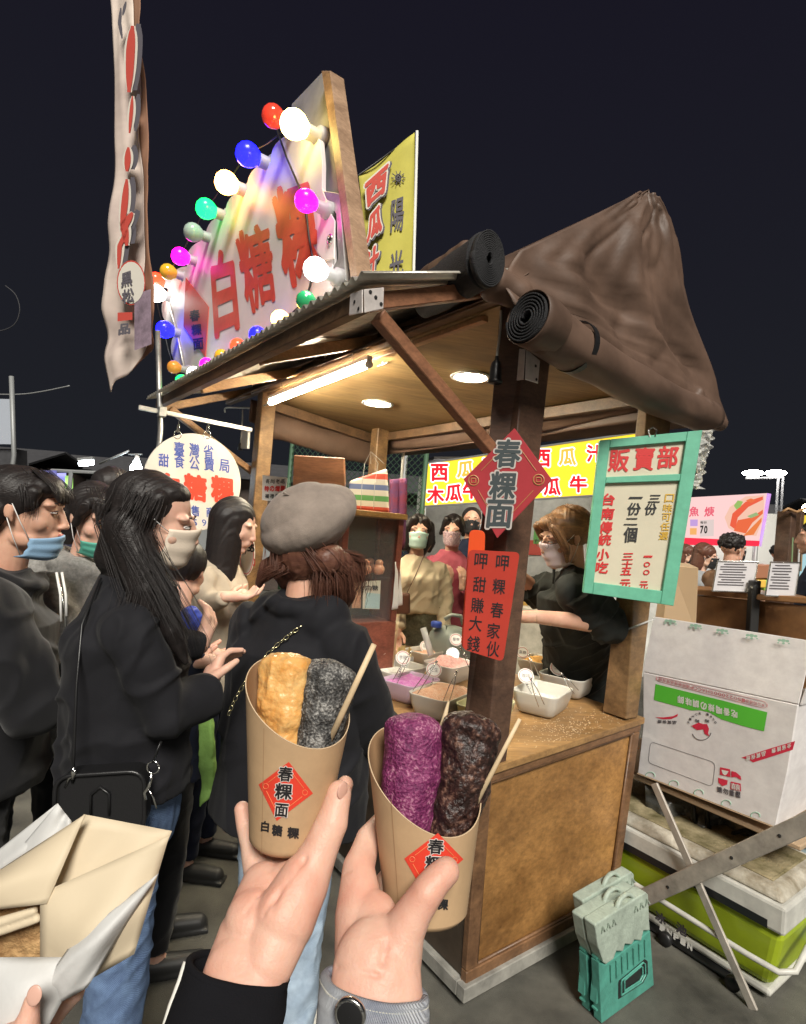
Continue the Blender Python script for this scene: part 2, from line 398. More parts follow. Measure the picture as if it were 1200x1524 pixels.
# side frame and panel
def sboard(u0, u1, z0, z1, th, off):
    a = [side(u0, z0), side(u1, z0), side(u1, z1), side(u0, z1)]
    return MB().prism([p+out*off for p in a], -out*th)
bld(sboard(.055, .95, .045, .945, .012, -.014), 'side_panel', m_panel)
bld(sboard(.0, 1, .945, 1.0, .03, .004), 'rail', m_rail, bevel=.004)
bld(sboard(.0, 1, -.02, .045, .03, .004), 'rail', m_rail, bevel=.003)
bld(sboard(.0, .06, .0455, .9445, .03, .0025), 'stile', m_stile, bevel=.004)
bld(sboard(.948, 1, .0455, .9445, .03, .0025), 'stile', m_stile, bevel=.004)
LV = 2.30
# moulding bead inside the frame
b = MB()
for a_, c_ in ((side(.06, .05), side(.06, .94)), (side(.06, .94), side(.947, .94)), (side(.947, .94), side(.947, .05)), (side(.947, .05), side(.06, .05))): b.tube([a_-out*.006, c_-out*.006], .006, 6)
bld(b, 'moulding', m_stile, smooth=True)
# front face (u = 0) : dark boards
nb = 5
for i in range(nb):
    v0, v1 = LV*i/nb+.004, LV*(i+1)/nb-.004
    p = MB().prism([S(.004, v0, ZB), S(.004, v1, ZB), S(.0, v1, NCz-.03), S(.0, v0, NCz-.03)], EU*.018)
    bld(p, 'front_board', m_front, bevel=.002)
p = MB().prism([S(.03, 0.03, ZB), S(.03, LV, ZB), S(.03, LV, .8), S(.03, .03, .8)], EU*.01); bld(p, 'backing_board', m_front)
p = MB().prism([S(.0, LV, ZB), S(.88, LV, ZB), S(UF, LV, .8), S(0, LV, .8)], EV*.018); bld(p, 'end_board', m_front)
# base trim
p = MB(); p.prism([S(-.02, -.02, 0.03), S(.90, -.02, 0.03), S(.90, -.02, ZB-.005), S(-.02, -.02, ZB-.005)], EV*.04)
p.prism([S(-.02, .0205, 0.03), S(-.02, LV+.02, 0.03), S(-.02, LV+.02, ZB-.005), S(-.02, .0205, ZB-.005)], EU*.04)
bld(p, 'base_trim', m_trim, bevel=.003)
wheel = None
for (u, v) in ((.09, .1), (.09, 2.2), (.8, .1), (.8, 2.2)):
    p = MB(); p.lathe(S(u, v, .032)-EV*.012, [(.004, 0), (.031, .001), (.032, .012), (.031, .023), (.004, .024)], 16, EV); bld(p, 'caster', m_black, smooth=True)
# counter
cb = [S(-.03, -.012, NCz-.028), S(UF+.01, -.012, FCz-.028), S(UF+.0, LV+.02, FCz-.02), S(-.03, LV+.02, NCz-.02)]
ct = [c+EZ*.028 for c in cb]
def CZ(u): return NCz+(FCz-NCz)*(u/UF)
cq = MB().hexa(cb, ct); bld(cq, 'counter_top', m_counter, bevel=.004, seg=2)
# posts
def post(bot3, top3, m_, name='post'):
    """(left, mid, right) seen edges at bottom and top"""
    bl, bm_, br = bot3; tl, tm, tr = top3
    q = MB().hexa([bm_, br, br+bl-bm_, bl], [tm, tr, tr+tl-tm, tl]); return bld(q, name, m_, bevel=.005, seg=2)
def ext(P0, P1, z):
    P0, P1 = Vector(P0), Vector(P1); t = (z-P0.z)/(P1.z-P0.z); return P0+(P1-P0)*t
pm0, pm1 = S(-.002, .0, .75), onV(780, 545, 0); pl0, pl1 = onU(692, 1057, 0), onU(743, 470, 0); pr0, pr1 = onV(755, 1126, 0), onV(819, 540, 0)
E2 = lambda P0, P1: (ext(P0, P1, NCz+.001), ext(P0, P1, 2.46))
a, b_, c_ = E2(pl0, pl1), E2(onV(738, 988, -.001), pm1), E2(pr0, pr1)
post((a[0], b_[0], c_[0]), (a[1], b_[1], c_[1]), m_post)
PM = (b_[0], b_[1]); PL_ = (a[0], a[1]); PR_ = (c_[0], c_[1])
def postpt(z, w='m'):
    q = {'m': PM, 'l': PL_, 'r': PR_}[w]; return ext(q[0], q[1], z)
u2 = uvz(onV(945, 980, 0))[0]-.03
a, b_, c_ = [(ext(P0, P1, FCz+.001), ext(P0, P1, 2.4)) for P0, P1 in ((onU(897, 1059, u2), onU(950, 605, u2)), (onU(932, 1067, u2), onU(985, 612, u2)), (onV(949, 1075, 0), onV(1001, 612, 0)))]
b_ = tuple(Vector((*S(uvz(p)[0], .004, p.z)[:2], p.z)) for p in b_)
post((a[0], b_[0], c_[0]), (a[1], b_[1], c_[1]), m_post2)
P2L, P2M, P2R = a, b_, c_
v3 = uvz(onU(380, 700, 0))[1]
def sqpost(u, v, z0, z1, w_, m_, lean=0): 
    q = MB().hexa([S(u, v, z0), S(u+w_, v, z0), S(u+w_, v+w_, z0), S(u, v+w_, z0)], [S(u+lean, v, z1), S(u+w_+lean, v, z1), S(u+w_+lean, v+w_, z1), S(u+lean, v+w_, z1)]); return bld(q, 'post', m_, bevel=.004)
sqpost(.0, v3-.02, NCz+.001, 2.5, .10, m_post2)
u4, v4, _z = uvz(onplane(563, 665, S(.93, 0, 0), EU))
sqpost(.90, v4-.03, NCz-.6, 2.36, .10, m_post2)
# ceiling, top plates, rafters
bld(MB().hexa([S(.02, -.02, 2.455), S(1.04, -.02, 2.345), S(1.04, 2.44, 2.345), S(.02, 2.44, 2.455)], [S(.02, -.02, 2.465), S(1.04, -.02, 2.355), S(1.04, 2.44, 2.355), S(.02, 2.44, 2.465)]), 'ceiling_board', m_ceil)
bld(MB().beam(S(.0, -.0, 2.492), S(.0, 3.0, 2.492), .045, .06), 'top_plate', m_beamv, bevel=.003)
bld(MB().beam(S(.045, .2, 2.44), S(.045, 2.4, 2.44), .03, .024), 'top_plate', m_rafter, bevel=.003)
bld(MB().beam(S(1.02, -.02, 2.31), S(1.02, 2.44, 2.31), .045, .06), 'top_plate', m_beamv, bevel=.003)
bld(MB().beam(S(.06, -.03, 2.41), S(1.02, -.03, 2.30), .04, .07), 'top_plate', m_beamv, bevel=.003)
bld(MB().beam(S(.06, 2.42, 2.41), S(1.02, 2.42, 2.30), .04, .07), 'top_plate', m_beamv, bevel=.003)
BR = onV(547, 452, 0); uo = uvz(BR)[0]; zo = BR.z; vo = uvz(onplane(237, 602, BR, EU))[1]
bld(MB().beam(S(uo, .0, zo+.01), S(uo, vo, zo+.04), .04, .055), 'awning_beam', m_beamv, bevel=.003)
for i, v in enumerate((0.0, .85, 1.66, vo-.03)):
    bld(MB().beam(S(uo+.022, v+.02, zo+.015), S(.0-.024, v+.02, 2.485), .04, .05), 'rafter', m_red if i == 0 else m_rafter, bevel=.003)
# corrugated sheet: ridges run up the slope, waves along the front edge
per, amp = .052, .010
nv = int((vo+.18)/per*8); rows = [(uo-.05, zo+.045), (-.28, zo+.045+(2.53-zo-.045)*.53), (.05, 2.545)]
ring = [[S(u, -.05+(vo+.2)*i/nv, z+.012+amp*math.sin(2*math.pi*(vo+.2)*i/nv/per)+.03*i/nv) for i in range(nv+1)] for u, z in rows]
c = MB(); c.loft(ring, cap=False, closed=False); bld(c, 'corrugated_sheet', m_sheet, smooth=True, solid=.003)
# diagonal braces
bld(MB().beam(onV(562, 470, .012), onV(727, 668, .012)+EU*.01, .042, .042, up=EV), 'brace', m_red, bevel=.003)
bld(MB().beam(onplane(253, 608, S(0, vo-.02, 0), EV), onplane(388, 712, S(0, vo-.02, 0), EV), .04, .045, up=EV), 'brace', m_rafter, bevel=.003)
# brackets (angle plates with screws)
def plate(name, quad_px, v, n, th=.004, holes=()):
    pts = [onplane(x, y, v, n) for x, y in quad_px]; nn = Vector(n).normalized()
    if (CAM-pts[0]).dot(nn) < 0: nn = -nn
    o = bld(MB().prism(pts, nn*th), name, m_brk, bevel=.0015)
    for hx, hy in holes:
        h = MB(); c_ = onplane(hx, hy, v, n)+nn*(th+.0005); a_ = nn.orthogonal().normalized(); h.lathe(c_, [(.0008, .0), (.0055, .0005), (.0055, .0015), (.001, .002)], 10, nn); h.build('screw', m_dark, o)
    return o
P_ = S(0, -.034, 0)
plate('bracket', [(542, 466), (570, 460), (571, 428), (541, 431)], P_, EV, holes=[(550, 435), (558, 443), (566, 453)])
P_ = S(uo-.03, 0, 0)
plate('bracket', [(521, 470), (541, 466), (541, 431), (523, 438)], P_, EU, holes=[(530, 450), (536, 460)])
P_ = postpt(2.2, 'm')-EV*.003
plate('bracket', [(781, 565), (800, 571), (803, 537), (783, 520)], P_, EV, holes=[(796, 545), (797, 565)])
P_ = postpt(2.2, 'm')-EU*.004
plate('bracket', [(762, 568), (780, 565), (783, 520), (767, 518)], P_, EU, holes=[(768, 530), (766, 560)])
# ------------------------------------------------------------------ tarpaulin roof
def grid(fn, nu, nv_): 
    return [[fn(i/nu, j/nv_) for j in range(nv_+1)] for i in range(nu+1)]
def poly_at(pts, t):
    n = len(pts)-1; k = min(int(t*n), n-1); f = t*n-k; f = f
    return (pts[k][0]*(1-f)+pts[k+1][0]*f, pts[k][1]*(1-f)+pts[k+1][1]*f)
Lp = [(752, 458), (742, 420), (775, 372), (868, 328), (930, 297), (953, 284)]
Rp = [(1070, 632), (1056, 565), (1036, 480), (1014, 385), (999, 325), (982, 292)]
def fold(a, b_, k=1.0):
    p = np.array([[a*3.0, b_*9.0+a*2.5, .3]]); q = np.array([[a*7, b_*21+a*8, 4.]])
    rg = 1-abs(float(noise3(np.array([[a*5+b_*2, b_*5-a*3, 8.]]), 6)[0]))*3; return k*(float(noise3(p)[0])*.022+float(noise3(q, 3)[0])*.010-max(0, rg)*.012)
def gable(t, s):
    l = poly_at(Lp, t); r = poly_at(Rp, t)
    P = onV(l[0], l[1], -.07).lerp(onV(r[0], r[1], -.07), s)
    bulge = math.sin(math.pi*s)*math.sin(math.pi*min(1, t*1.05))*.05
    drape = .05*max(0, 1-t*3.2)
    ple = .020*math.sin((s*1.6+t*1.1)*11)*max(0, 1-abs(t-.32)*2.2)*min(1, s*4)
    ple += sum(a_*math.exp(-((t-(t0_-k_*s))/w_)**2) for t0_, k_, w_, a_ in ((.55, .38, .022, -.016), (.42, .22, .02, -.020), (.30, .16, .018, -.016), (.86, .55, .02, -.010), (.19, .08, .016, -.014)))*min(1, s*8)*min(1, (1-s)*8)
    return P-EV*(bulge+drape+fold(t, s)*math.sin(math.pi*min(max(s, .03), .97))**.5+ple)
t_ = MB(); t_.loft(grid(gable, 40, 64), cap=False, closed=False)
APX = onV(966, 282, -.07); ua, _, za = uvz(APX)
EN = onV(748, 440, -.07); une, _, zne = uvz(EN); EF = onV(1070, 632, -.07); ufe, _, zfe = uvz(EF)
def fslope(t, s):
    P = S(une-.02, -.07, zne).lerp(APX, t)+EV*(2.62*s)
    nn = (EZ*.7-EU*.6).normalized(); sag = -.045*math.sin(math.pi*min(1, s*3.2 % 1.0))*math.sin(math.pi*t)
    return P+nn*(sag+fold(s*3, t*.8)*math.sin(math.pi*min(max(s, .0), 1))**.3*math.sin(math.pi*min(1, t+.05)))
t_.loft(grid(fslope, 18, 60), cap=False, closed=False)
def bslope(t, s):
    P = APX.lerp(S(ufe, -.07, zfe), t)+EV*(2.62*s); nn = (EZ*.7+EU*.6).normalized()
    return P+nn*(-.03*math.sin(math.pi*t)+fold(s*3+5, t)*math.sin(math.pi*t)*(1 if s > 0 else 0))
t_.loft(grid(bslope, 14, 30), cap=False, closed=False)
tp = bld(t_, 'tarpaulin', m_tarp, smooth=True, solid=.004)
# rolled side curtain under the gable
def roll(name, P0, P1, r0, r1, m_, nz=.10, seed=1, sag=0.0, parent=stall, n=28, k=46, flat=1.0):
    P0, P1 = Vector(P0), Vector(P1); d = (P1-P0).normalized(); a = d.cross(EZ).normalized(); b_ = a.cross(d)
    rings = []
    for i in range(k+1):
        f = i/k; c_ = P0.lerp(P1, f)-EZ*sag*math.sin(math.pi*f); rr = r0+(r1-r0)*f; ring_ = []
        for j in range(n):
            q = 2*math.pi*j/n; o_ = a*math.cos(q)*flat+b_*math.sin(q)
            w_ = 1+nz*float(noise3(np.array([[f*7+seed, math.cos(q)*1.6+5, math.sin(q)*1.6+f*2]]), seed)[0])
            ring_.append(c_+o_*rr*w_)
        rings.append(ring_)
    mb = MB(); mb.loft(rings); return mb.build(name, m_, parent, smooth=True)
RN = onV(800, 487, -.14); RF = onV(1052, 622, -.10)
rl = roll('rolled_curtain', RN, RF, .082, .075, m_tarp, .14, 2, .02)
# spiral end of the roll
def spiral(mb, c_, ax, r, turns=5, th=.006, depth_=.02, start=.015, sq=1.0):
    ax = Vector(ax).normalized(); a = ax.cross(EZ).normalized()*sq; b_ = ax.cross(EZ).normalized().cross(ax); prev = None; N = turns*26; st = []
    for i in range(N+1):
        q = 2*math.pi*turns*i/N; rr = start+(r-start)*i/N; o_ = a*math.cos(q)*rr+b_*math.sin(q)*rr; rad = o_.normalized()
        st.append([Vector(c_)+o_, Vector(c_)+o_+rad*th, Vector(c_)+o_+rad*th+ax*depth_, Vector(c_)+o_+ax*depth_])
    mb.loft(st)
sp = MB(); RD = (RN-RF).normalized(); EC = onV(793, 476, -.16)
spiral(sp, EC+RD*.004, RD, .078, 6, .0055, .03); sp.build('roll_core', m_mesh, rl, smooth=True)
cp = MB(); cp.lathe(EC-RD*.10, [(.080, 0), (.088, .05), (.090, .10), (.090, .125), (.086, .128), (.084, .115), (.080, .1)], 36, RD, cap=False); cp.build('rolled_edge', m_tarp, rl, smooth=True)
dk = MB(); dk.lathe(EC, [(.002, .0), (.080, .0), (.080, -.02)], 30, RD); dk.build('roll_core', m_mesh, rl)
# black strap round the roll
st = MB(); SC = RN.lerp(RF, .17)
ax = (RF-RN).normalized(); a = ax.cross(EZ).normalized(); b_ = a.cross(ax)
st.loft([[SC+(a*math.cos(q)+b_*math.sin(q))*rr+ax*o_ for (rr, o_) in ((.088, -.012), (.092, -.012), (.092, .012), (.088, .012))] for q in [2*math.pi*i/28 for i in range(29)]]); st.build('strap', m_black, rl)
# gathered far end of the curtain
e_ = MB(); e_.capsule(onV(1040, 610, -.11), .06, onV(1072, 628, -.10), .035); e_.capsule(onV(1030, 590, -.08), .05, onV(1062, 612, -.07), .03)
blob(e_, 'gathered_end', m_tarp, rl, .008, 4, disp=lambda P, N: noise3(P*22, 2)*.012)
# rolled black netting on the front corner
NR = onV(724, 386, -.11)
nr = roll('rolled_netting', NR+EV*.01, NR+EV*.38+EZ*.01+EU*.06, .090, .08, m_mesh, .05, 4, .0, flat=.72)
sp = MB(); spiral(sp, NR+EV*.005, -EV, .087, 11, .0045, .022, sq=.72); sp.build('netting_edge', m_mesh, nr, smooth=True)
# tarp lump below the netting, over the corner
e_ = MB(); e_.capsule(onV(735, 425, -.05), .055, onV(770, 440, -.07), .05); blob(e_, 'tarpaulin_fold', m_tarp, stall, .008, 4, disp=lambda P, N: noise3(P*16, 5)*.016)
e_ = MB(); e_.capsule(onU(695, 385, .02), .06, onU(628, 416, .03), .035); e_.capsule(onU(690, 415, .0), .045, onU(640, 425, .0), .03)
blob(e_, 'tarpaulin_fold', m_tarp, stall, .008, 4, disp=lambda P, N: noise3(P*16, 5)*.016)
# hanging rolled curtains at the back and left, seen from inside
roll('rolled_curtain', onplane(1010, 575, S(1.10, 0, 0), EU), onplane(590, 655, S(1.10, 0, 0), EU), .085, .085, m_tarp, .18, 6, .03, flat=.6)
roll('rolled_curtain', S(1.08, 2.48, 2.2), S(.05, 2.48, 2.30), .10, .09, m_tarp, .18, 9, .02, flat=.6)
def curtain(name, A, B, h0, h1, seed):
    def fn(t, s):
        P = Vector(A).lerp(Vector(B), s)-EZ*(h0+(h1-h0)*s)*t; n_2 = (Vector(B)-Vector(A)).cross(EZ).normalized()
        return P+n_2*(float(noise3(np.array([[s*9+seed, t*2, 1.]]), seed)[0])*.03*t)
    m_ = MB(); m_.loft(grid(fn, 10, 50), cap=False, closed=False); return bld(m_, name, m_tarp, smooth=True, solid=.003)
curtain('hanging_curtain', S(1.12, -.02, 2.38), S(1.12, 2.5, 2.36), .15, .17, 3)
curtain('hanging_curtain', S(1.1, 2.52, 2.36), S(.0, 2.52, 2.44), .22, .16, 8)
# ================================================================== lamps of the stall
e_tube = emis('tube light', (1.0, 0.88, 0.66), 120)
e_down = emis('downlight', (1.0, 0.90, 0.64), 110)
def lerp(a, b, t): return Vector(a).lerp(Vector(b), t)
T0, T1 = onU(547, 543, -.03), onU(403, 599, -.03)
T0.z -= 0.0
tl = thing('tube_light', 'lit white fluorescent tube slung under the front eave of the stall', 'lamp', T0.lerp(T1, .5))
b = MB(); b.tube([T0, T1], .016, 12); b.build('tube', e_tube, tl, smooth=True)
b = MB(); b.beam(T0+EZ*.03-EV*.02, T1+EZ*.03+EV*.02, .032, .024); b.build('housing', m_white, tl, bevel=.003)
for P, q in ((T0, -1), (T1, 1)):
    b = MB(); b.lathe(P, [(.017, 0), (.019, .002), (.019, .022), (.015, .025)], 14, EV*q); b.build('end_cap', m_white, tl, smooth=True)
for f in (.12, .85):
    P = T0.lerp(T1, f)+EZ*.042; b = MB(); b.tube([P, P+EZ*.05-EU*.01], .004, 6); b.build('hanger', m_steel, tl)
for px, py, nm in ((562, 605, 'left'), (700, 568, 'right')):
    C0 = G(px, py, 2.372); u_, v_, _z = uvz(C0); C0.z = 2.455-.108*u_-.006
    t = thing('ceiling_light', 'round recessed ceiling light, the one farther from the bare corner post' if nm == 'left' else 'round recessed ceiling light nearest the plug hanging by the corner post', 'lamp', C0, 'ceiling lights in the stall')
    b = MB(); b.lathe(C0, [(.088, .004), (.098, .0), (.104, -.004), (.100, -.009), (.086, -.010), (.078, -.004), (.076, .004)], 40); b.build('rim', m_white, t, smooth=True)
    b = MB(); b.lathe(C0, [(.002, -.005), (.079, -.005), (.079, -.001), (.002, -.001)], 40); b.build('diffuser', e_down, t)
# hooks under the ceiling and eave
hk = MB(); P = onplane(563, 520, S(.12, 0, 0), EU); hk.tube([P-EV*.05+EZ*.01, P, P+EZ*.0-EV*.0, onplane(571, 542, S(.12, 0, 0), EU)], .004, 6); hk.tube([onplane(562, 545, S(.12, 0, 0), EU), onplane(571, 542, S(.12, 0, 0), EU), onplane(577, 539, S(.12, 0, 0), EU)], .004, 6)
hk.build('wire_hook', m_tin, stall, smooth=True)
for px, py in ((484, 526), (376, 579), (480, 524)):
    P = onplane(px, py, S(-.03, 0, 0), EU); b = MB(); b.tube([P+EZ*.03, P+EV*.012, P-EZ*.02+EV*.004, P-EZ*.028-EV*.012, P-EZ*.012-EV*.018], .0035, 6); b.build('wire_hook', m_steel, stall, smooth=True)
# plug hanging by the main post
def cable(name, pts, r, m_, parent=None, label=None, cat=None, n=6):
    # smooth the control points (Catmull-Rom)
    P = [Vector(p) for p in pts]; o_ = []
    Q = [P[0]]+P+[P[-1]]
    for i in range(1, len(Q)-2):
        for k in range(6):
            t = k/6; a, b_, c_, d = Q[i-1], Q[i], Q[i+1], Q[i+2]
            o_.append(.5*((2*b_)+(c_-a)*t+(2*a-5*b_+4*c_-d)*t*t+(3*b_-a-3*c_+d)*t**3))
    o_.append(P[-1]); mb = MB(); mb.tube(o_, r, n); ob = mb.build(name, m_, parent, smooth=True, org=None if parent else o_[0])
    if label: tag(ob, label, cat)
    return ob
PS = onplane(738, 553, S(-.04, .08, 0), EU)
pg = thing('hanging_socket', 'black plug socket hanging on a pale flex beside the corner post', 'socket', PS)
b = MB(); b.lathe(PS-EZ*.045, [(.014, 0), (.026, .004), (.027, .012), (.022, .016), (.020, .06), (.017, .075), (.008, .085), (.006, .10)], 16); b.build('socket_body', m_black, pg, smooth=True)
m_flex = mat('pale flex', (0.55, 0.55, 0.5), rough=.5)
cable('flex', [PS+EZ*.05, onplane(741, 520, S(-.03, .08, 0), EU), onplane(745, 490, S(-.0, .09, 0), EU), onplane(746, 462, S(.0, .09, 0), EU)], .0045, m_flex, pg)
# left: flex and small plug next to the left post
b = cable('white_flex', [T1+EV*.02, onplane(385, 607, S(.05, 0, 0), EU), onplane(362, 607, S(.02, 0, 0), EU), onplane(337, 607, S(-.02, 0, 0), EU), onplane(335, 614, S(-.02, 0, 0), EU)], .006, m_flex, tl)
LP = onplane(358, 664, S(-.03, 0, 0), EU)
pg = thing('hanging_plug', 'small black plug on a white flex beside the left post of the stall', 'plug', LP)
b = MB(); b.lathe(LP-EZ*.03, [(.012, 0), (.018, .004), (.016, .04), (.007, .055)], 12); b.build('plug_body', m_black, pg, smooth=True)
cable('flex', [LP+EZ*.02, onplane(360, 640, S(-.03, 0, 0), EU), onplane(361, 610, S(-.02, 0, 0), EU)], .005, m_flex, pg)
b = MB(); Q0 = [onplane(x, y, S(-.012, 0, 0), EU) for x, y in ((361, 668), (372, 668), (373, 640), (363, 640))]; o = b.prism(Q0, -EU*.02).build('power_strip', m_white, None, bevel=.003, org=Q0[0]); tag(o, 'white power strip screwed to the left post of the stall', 'power strip')
# ================================================================== big bulb sign on the awning
US = uo+.20
def SB(px, py, u=US): return onU(px, py, u)
sg = thing('bulb_sign', 'big scalloped white sign with red characters ringed by coloured light bulbs', 'sign', SB(420, 470))
C1 = lambda x, y: (130+x/2.264, y/2.264)     # zoomed crop coordinates -> photo
m_sgface = mat('sign face', (0.74, 0.70, 0.70), rough=.45, var=.10, vscale=3)
m_sgback = mat('sign backing', (0.36, 0.36, 0.38), rough=.5, var=.3, vscale=5)
m_sgwood = wood('sign edge wood', (0.42, 0.27, 0.17), (0.25, 0.15, 0.09), (0, 0, 1), 14, 10)
def scallop(pts, k=.5, n=7):
    o_ = []
    for (x0, y0), (x1, y1) in zip(pts[:-1], pts[1:]):
        nx, ny = (y1-y0), -(x1-x0); L = math.hypot(nx, ny)
        for i in range(n): t = i/n; b_ = math.sin(math.pi*t)**.7*k*.5; o_.append((x0+(x1-x0)*t+nx*b_, y0+(y1-y0)*t+ny*b_))
    return o_
face = [(350, 1262), (315, 1150), (285, 1060), (262, 985), (280, 960), (310, 945), (322, 905), (350, 865), (370, 850), (385, 812), (420, 795), (430, 745), (470, 728), (485, 680), (530, 640), (545, 600), (590, 545), (625, 548), (632, 500), (665, 455), (720, 445), (770, 458), (800, 480), (806, 560), (805, 640), (835, 720), (842, 860), (842, 950), (880, 985), (700, 1110), (500, 1215)]
face = scallop([(352, 1262), (308, 1120), (280, 985), (345, 900), (412, 812), (478, 728), (552, 645), (632, 552), (722, 458), (806, 500)])+face[face.index((806, 560)):]
b = MB(); b.prism([SB(*C1(*p)) for p in face], -EU*.02); b.build('sign_face', m_sgface, sg, bevel=.002)
back = [(420, 1240), (420, 900), (520, 760), (660, 560), (690, 350), (790, 245), (893, 975), (640, 1130)]
b = MB(); b.prism([SB(*C1(*p), US+.022) for p in back], EU*.02); b.build('backing_board', m_sgback, sg)
b = MB(); b.prism([SB(*C1(*p), US-.02) for p in ((788, 237), (818, 237), (914, 960), (890, 960))], EU*.07); b.build('edge_board', m_sgwood, sg, bevel=.003)
b = MB(); b.prism([SB(*C1(*p), US-.018) for p in ((775, 640), (850, 650), (872, 945), (800, 945), (845, 870), (838, 720))], EU*.016); b.build('metal_plate', m_tin, sg, bevel=.002)
b = MB(); b.prism([SB(*C1(*p), US-.021) for p in ((778, 712), (820, 712), (838, 745), (836, 872), (800, 880), (778, 850))], -EU*.006); b.build('side_plate', m_white, sg, bevel=.002)
b = MB(); P = SB(*C1(817, 806), US-.032); b.tube(circle_pts(P, EV*.018, EZ*.018, 20)+[P+EV*.018], .004, 6); b.build('ring', m_steel, sg, smooth=True)
b = MB(); P = SB(*C1(817, 806), US-.0282); b.lathe(P, [(.001, 0), (.007, .0), (.007, .002), (.001, .002)], 12, -EU); b.build('knob', m_black, sg)
# second leg bracket seen below left
b = MB(); b.tube([SB(*C1(275, 1020), US-.03), SB(*C1(300, 1110), US-.03), SB(*C1(325, 1235), US-.03)], .010, 8); b.build('frame_tube', m_tin, sg, smooth=True)
m_sgred = mat('painted red characters', (0.66, 0.09, 0.055), rough=.45, var=.15, vscale=10)
t_ = MB()
pf = lambda x, y: SB(*C1(x, y), US-.023)
char_on(t_, '白', ((428, 1140), (515, 1108), (490, 830), (410, 850)), pf, .045)
char_on(t_, '糖', ((540, 1062), (640, 1008), (610, 735), (490, 785)), pf, .03)
char_on(t_, '粿', ((665, 975), (800, 930), (750, 590), (612, 640)), pf, .04)
t_.build('lettering', m_sgred, sg)
# red diamond on the sign
b = MB(); b.prism([SB(*C1(*p), US-.023) for p in ((333, 935), (411, 1035), (400, 1205), (326, 1100))], -EU*.004); dm = b.build('diamond', mat('diamond red', (0.60, 0.10, 0.07), rough=.5), sg)
t_ = MB(); pf2 = lambda x, y: SB(*C1(x, y), US-.0285)
for i, ch in enumerate('春粿面'):
    y = 1040+i*48; char_on(t_, ch, ((345+i*6, y+44), (380+i*6, y+40), (378+i*6, y), (343+i*6, y+6)), pf2, .03)
t_.build('lettering', m_ink, dm)
bulbs = [(405, 172, 'r', 0, 17), (436, 184, 'y', 2, 21), (367, 229, 'b', 1, 18), (335, 271, 'o', 2, 17), (305, 310, 'g', 1, 15), (286, 345, 'f', 0, 14), (267, 381, 'm', 1, 13), (249, 404, 'yy', 0, 12), (231, 417, 'r', 1, 12), (231, 436, 'w', 2, 13), (244, 490, 'b', 1, 13), (258, 546, 'oo', 0, 10), (270, 567, 'g', 1, 10), (288, 556, 'w', 2, 11), (307, 543, 'm', 1, 11), (329, 530, 'yy', 0, 11), (353, 515, 'r', 1, 12), (382, 498, 'b', 1, 13), (416, 475, 'o', 2, 14), (454, 447, 'gg', 0, 15), (468, 400, 'w', 2, 18), (454, 298, 'm', 1, 17)]
bc = {'r': (1, .03, .01), 'y': (1, .75, .2), 'b': (.006, .006, 1), 'o': (1, .42, .08), 'g': (.005, .6, .08), 'm': (1, .003, .5), 'w': (1, .95, .85)}
off = {'r': ((.75, .05, .03), .25), 'f': ((.45, .55, .50), .05), 'yy': ((.75, .45, .03), .12), 'oo': ((.80, .32, .05), .18), 'gg': ((.03, .40, .15), .05)}
names = {'r': 'red', 'y': 'yellow', 'b': 'blue', 'o': 'orange', 'g': 'green', 'm': 'magenta', 'w': 'white', 'f': 'unlit clear', 'yy': 'unlit yellow', 'oo': 'dim orange', 'gg': 'unlit green'}
m_socket = mat('bulb socket', (0.42, 0.42, 0.43), rough=.5)
BM = {}
def bulbmat(c, lit):
    if (c, lit) in BM: return BM[(c, lit)]
    if lit: m_ = mat('bulb '+c, tuple(x*.5 for x in bc[c]), rough=.25, emit=bc[c], es=({1: 4, 2: 14}[lit] if c != 'w' else 7) if c not in 'bm' else 5)
    else:
        q, e = off[c]; m_ = mat('bulb '+c, q, rough=.15, emit=q, es=e, coat=.5)
    BM[(c, lit)] = m_; return m_
for px, py, c, lit, r in bulbs:
    P = SB(px, py, US-.13); rr = r/F*depth(P)*.98
    b = MB(); b.lathe(P-EU*rr*.9, [(rr*.05, 0), (rr*.45, rr*.09), (rr*.8, rr*.36), (rr*.98, rr*.75), (rr, rr*1.05), (rr*.9, rr*1.45), (rr*.66, rr*1.8), (rr*.45, rr*2.1)], 20, EU)
    o = b.build('bulb', bulbmat(c, lit), sg, smooth=True, label=names[c]+' globe bulb')
    b = MB(); b.lathe(P+EU*rr*1.05, [(rr*.5, 0), (rr*.55, rr*.1), (rr*.55, rr*.8), (rr*.8, rr*.9), (rr*.85, .085)], 14, EU); b.build('bulb_socket', m_socket, o, smooth=True)
cb2 = [SB(px, py, US-.035) for px, py, c, lit, r in bulbs]; bb2 = MB(); pts = []
for a, c_ in zip(cb2, cb2[1:]+cb2[:1]): pts += [a, a.lerp(c_, .5)-EZ*.018]
bb2.tube(pts+[pts[0]], .005, 6); bb2.build('bulb_cable', m_dark, sg, smooth=True)
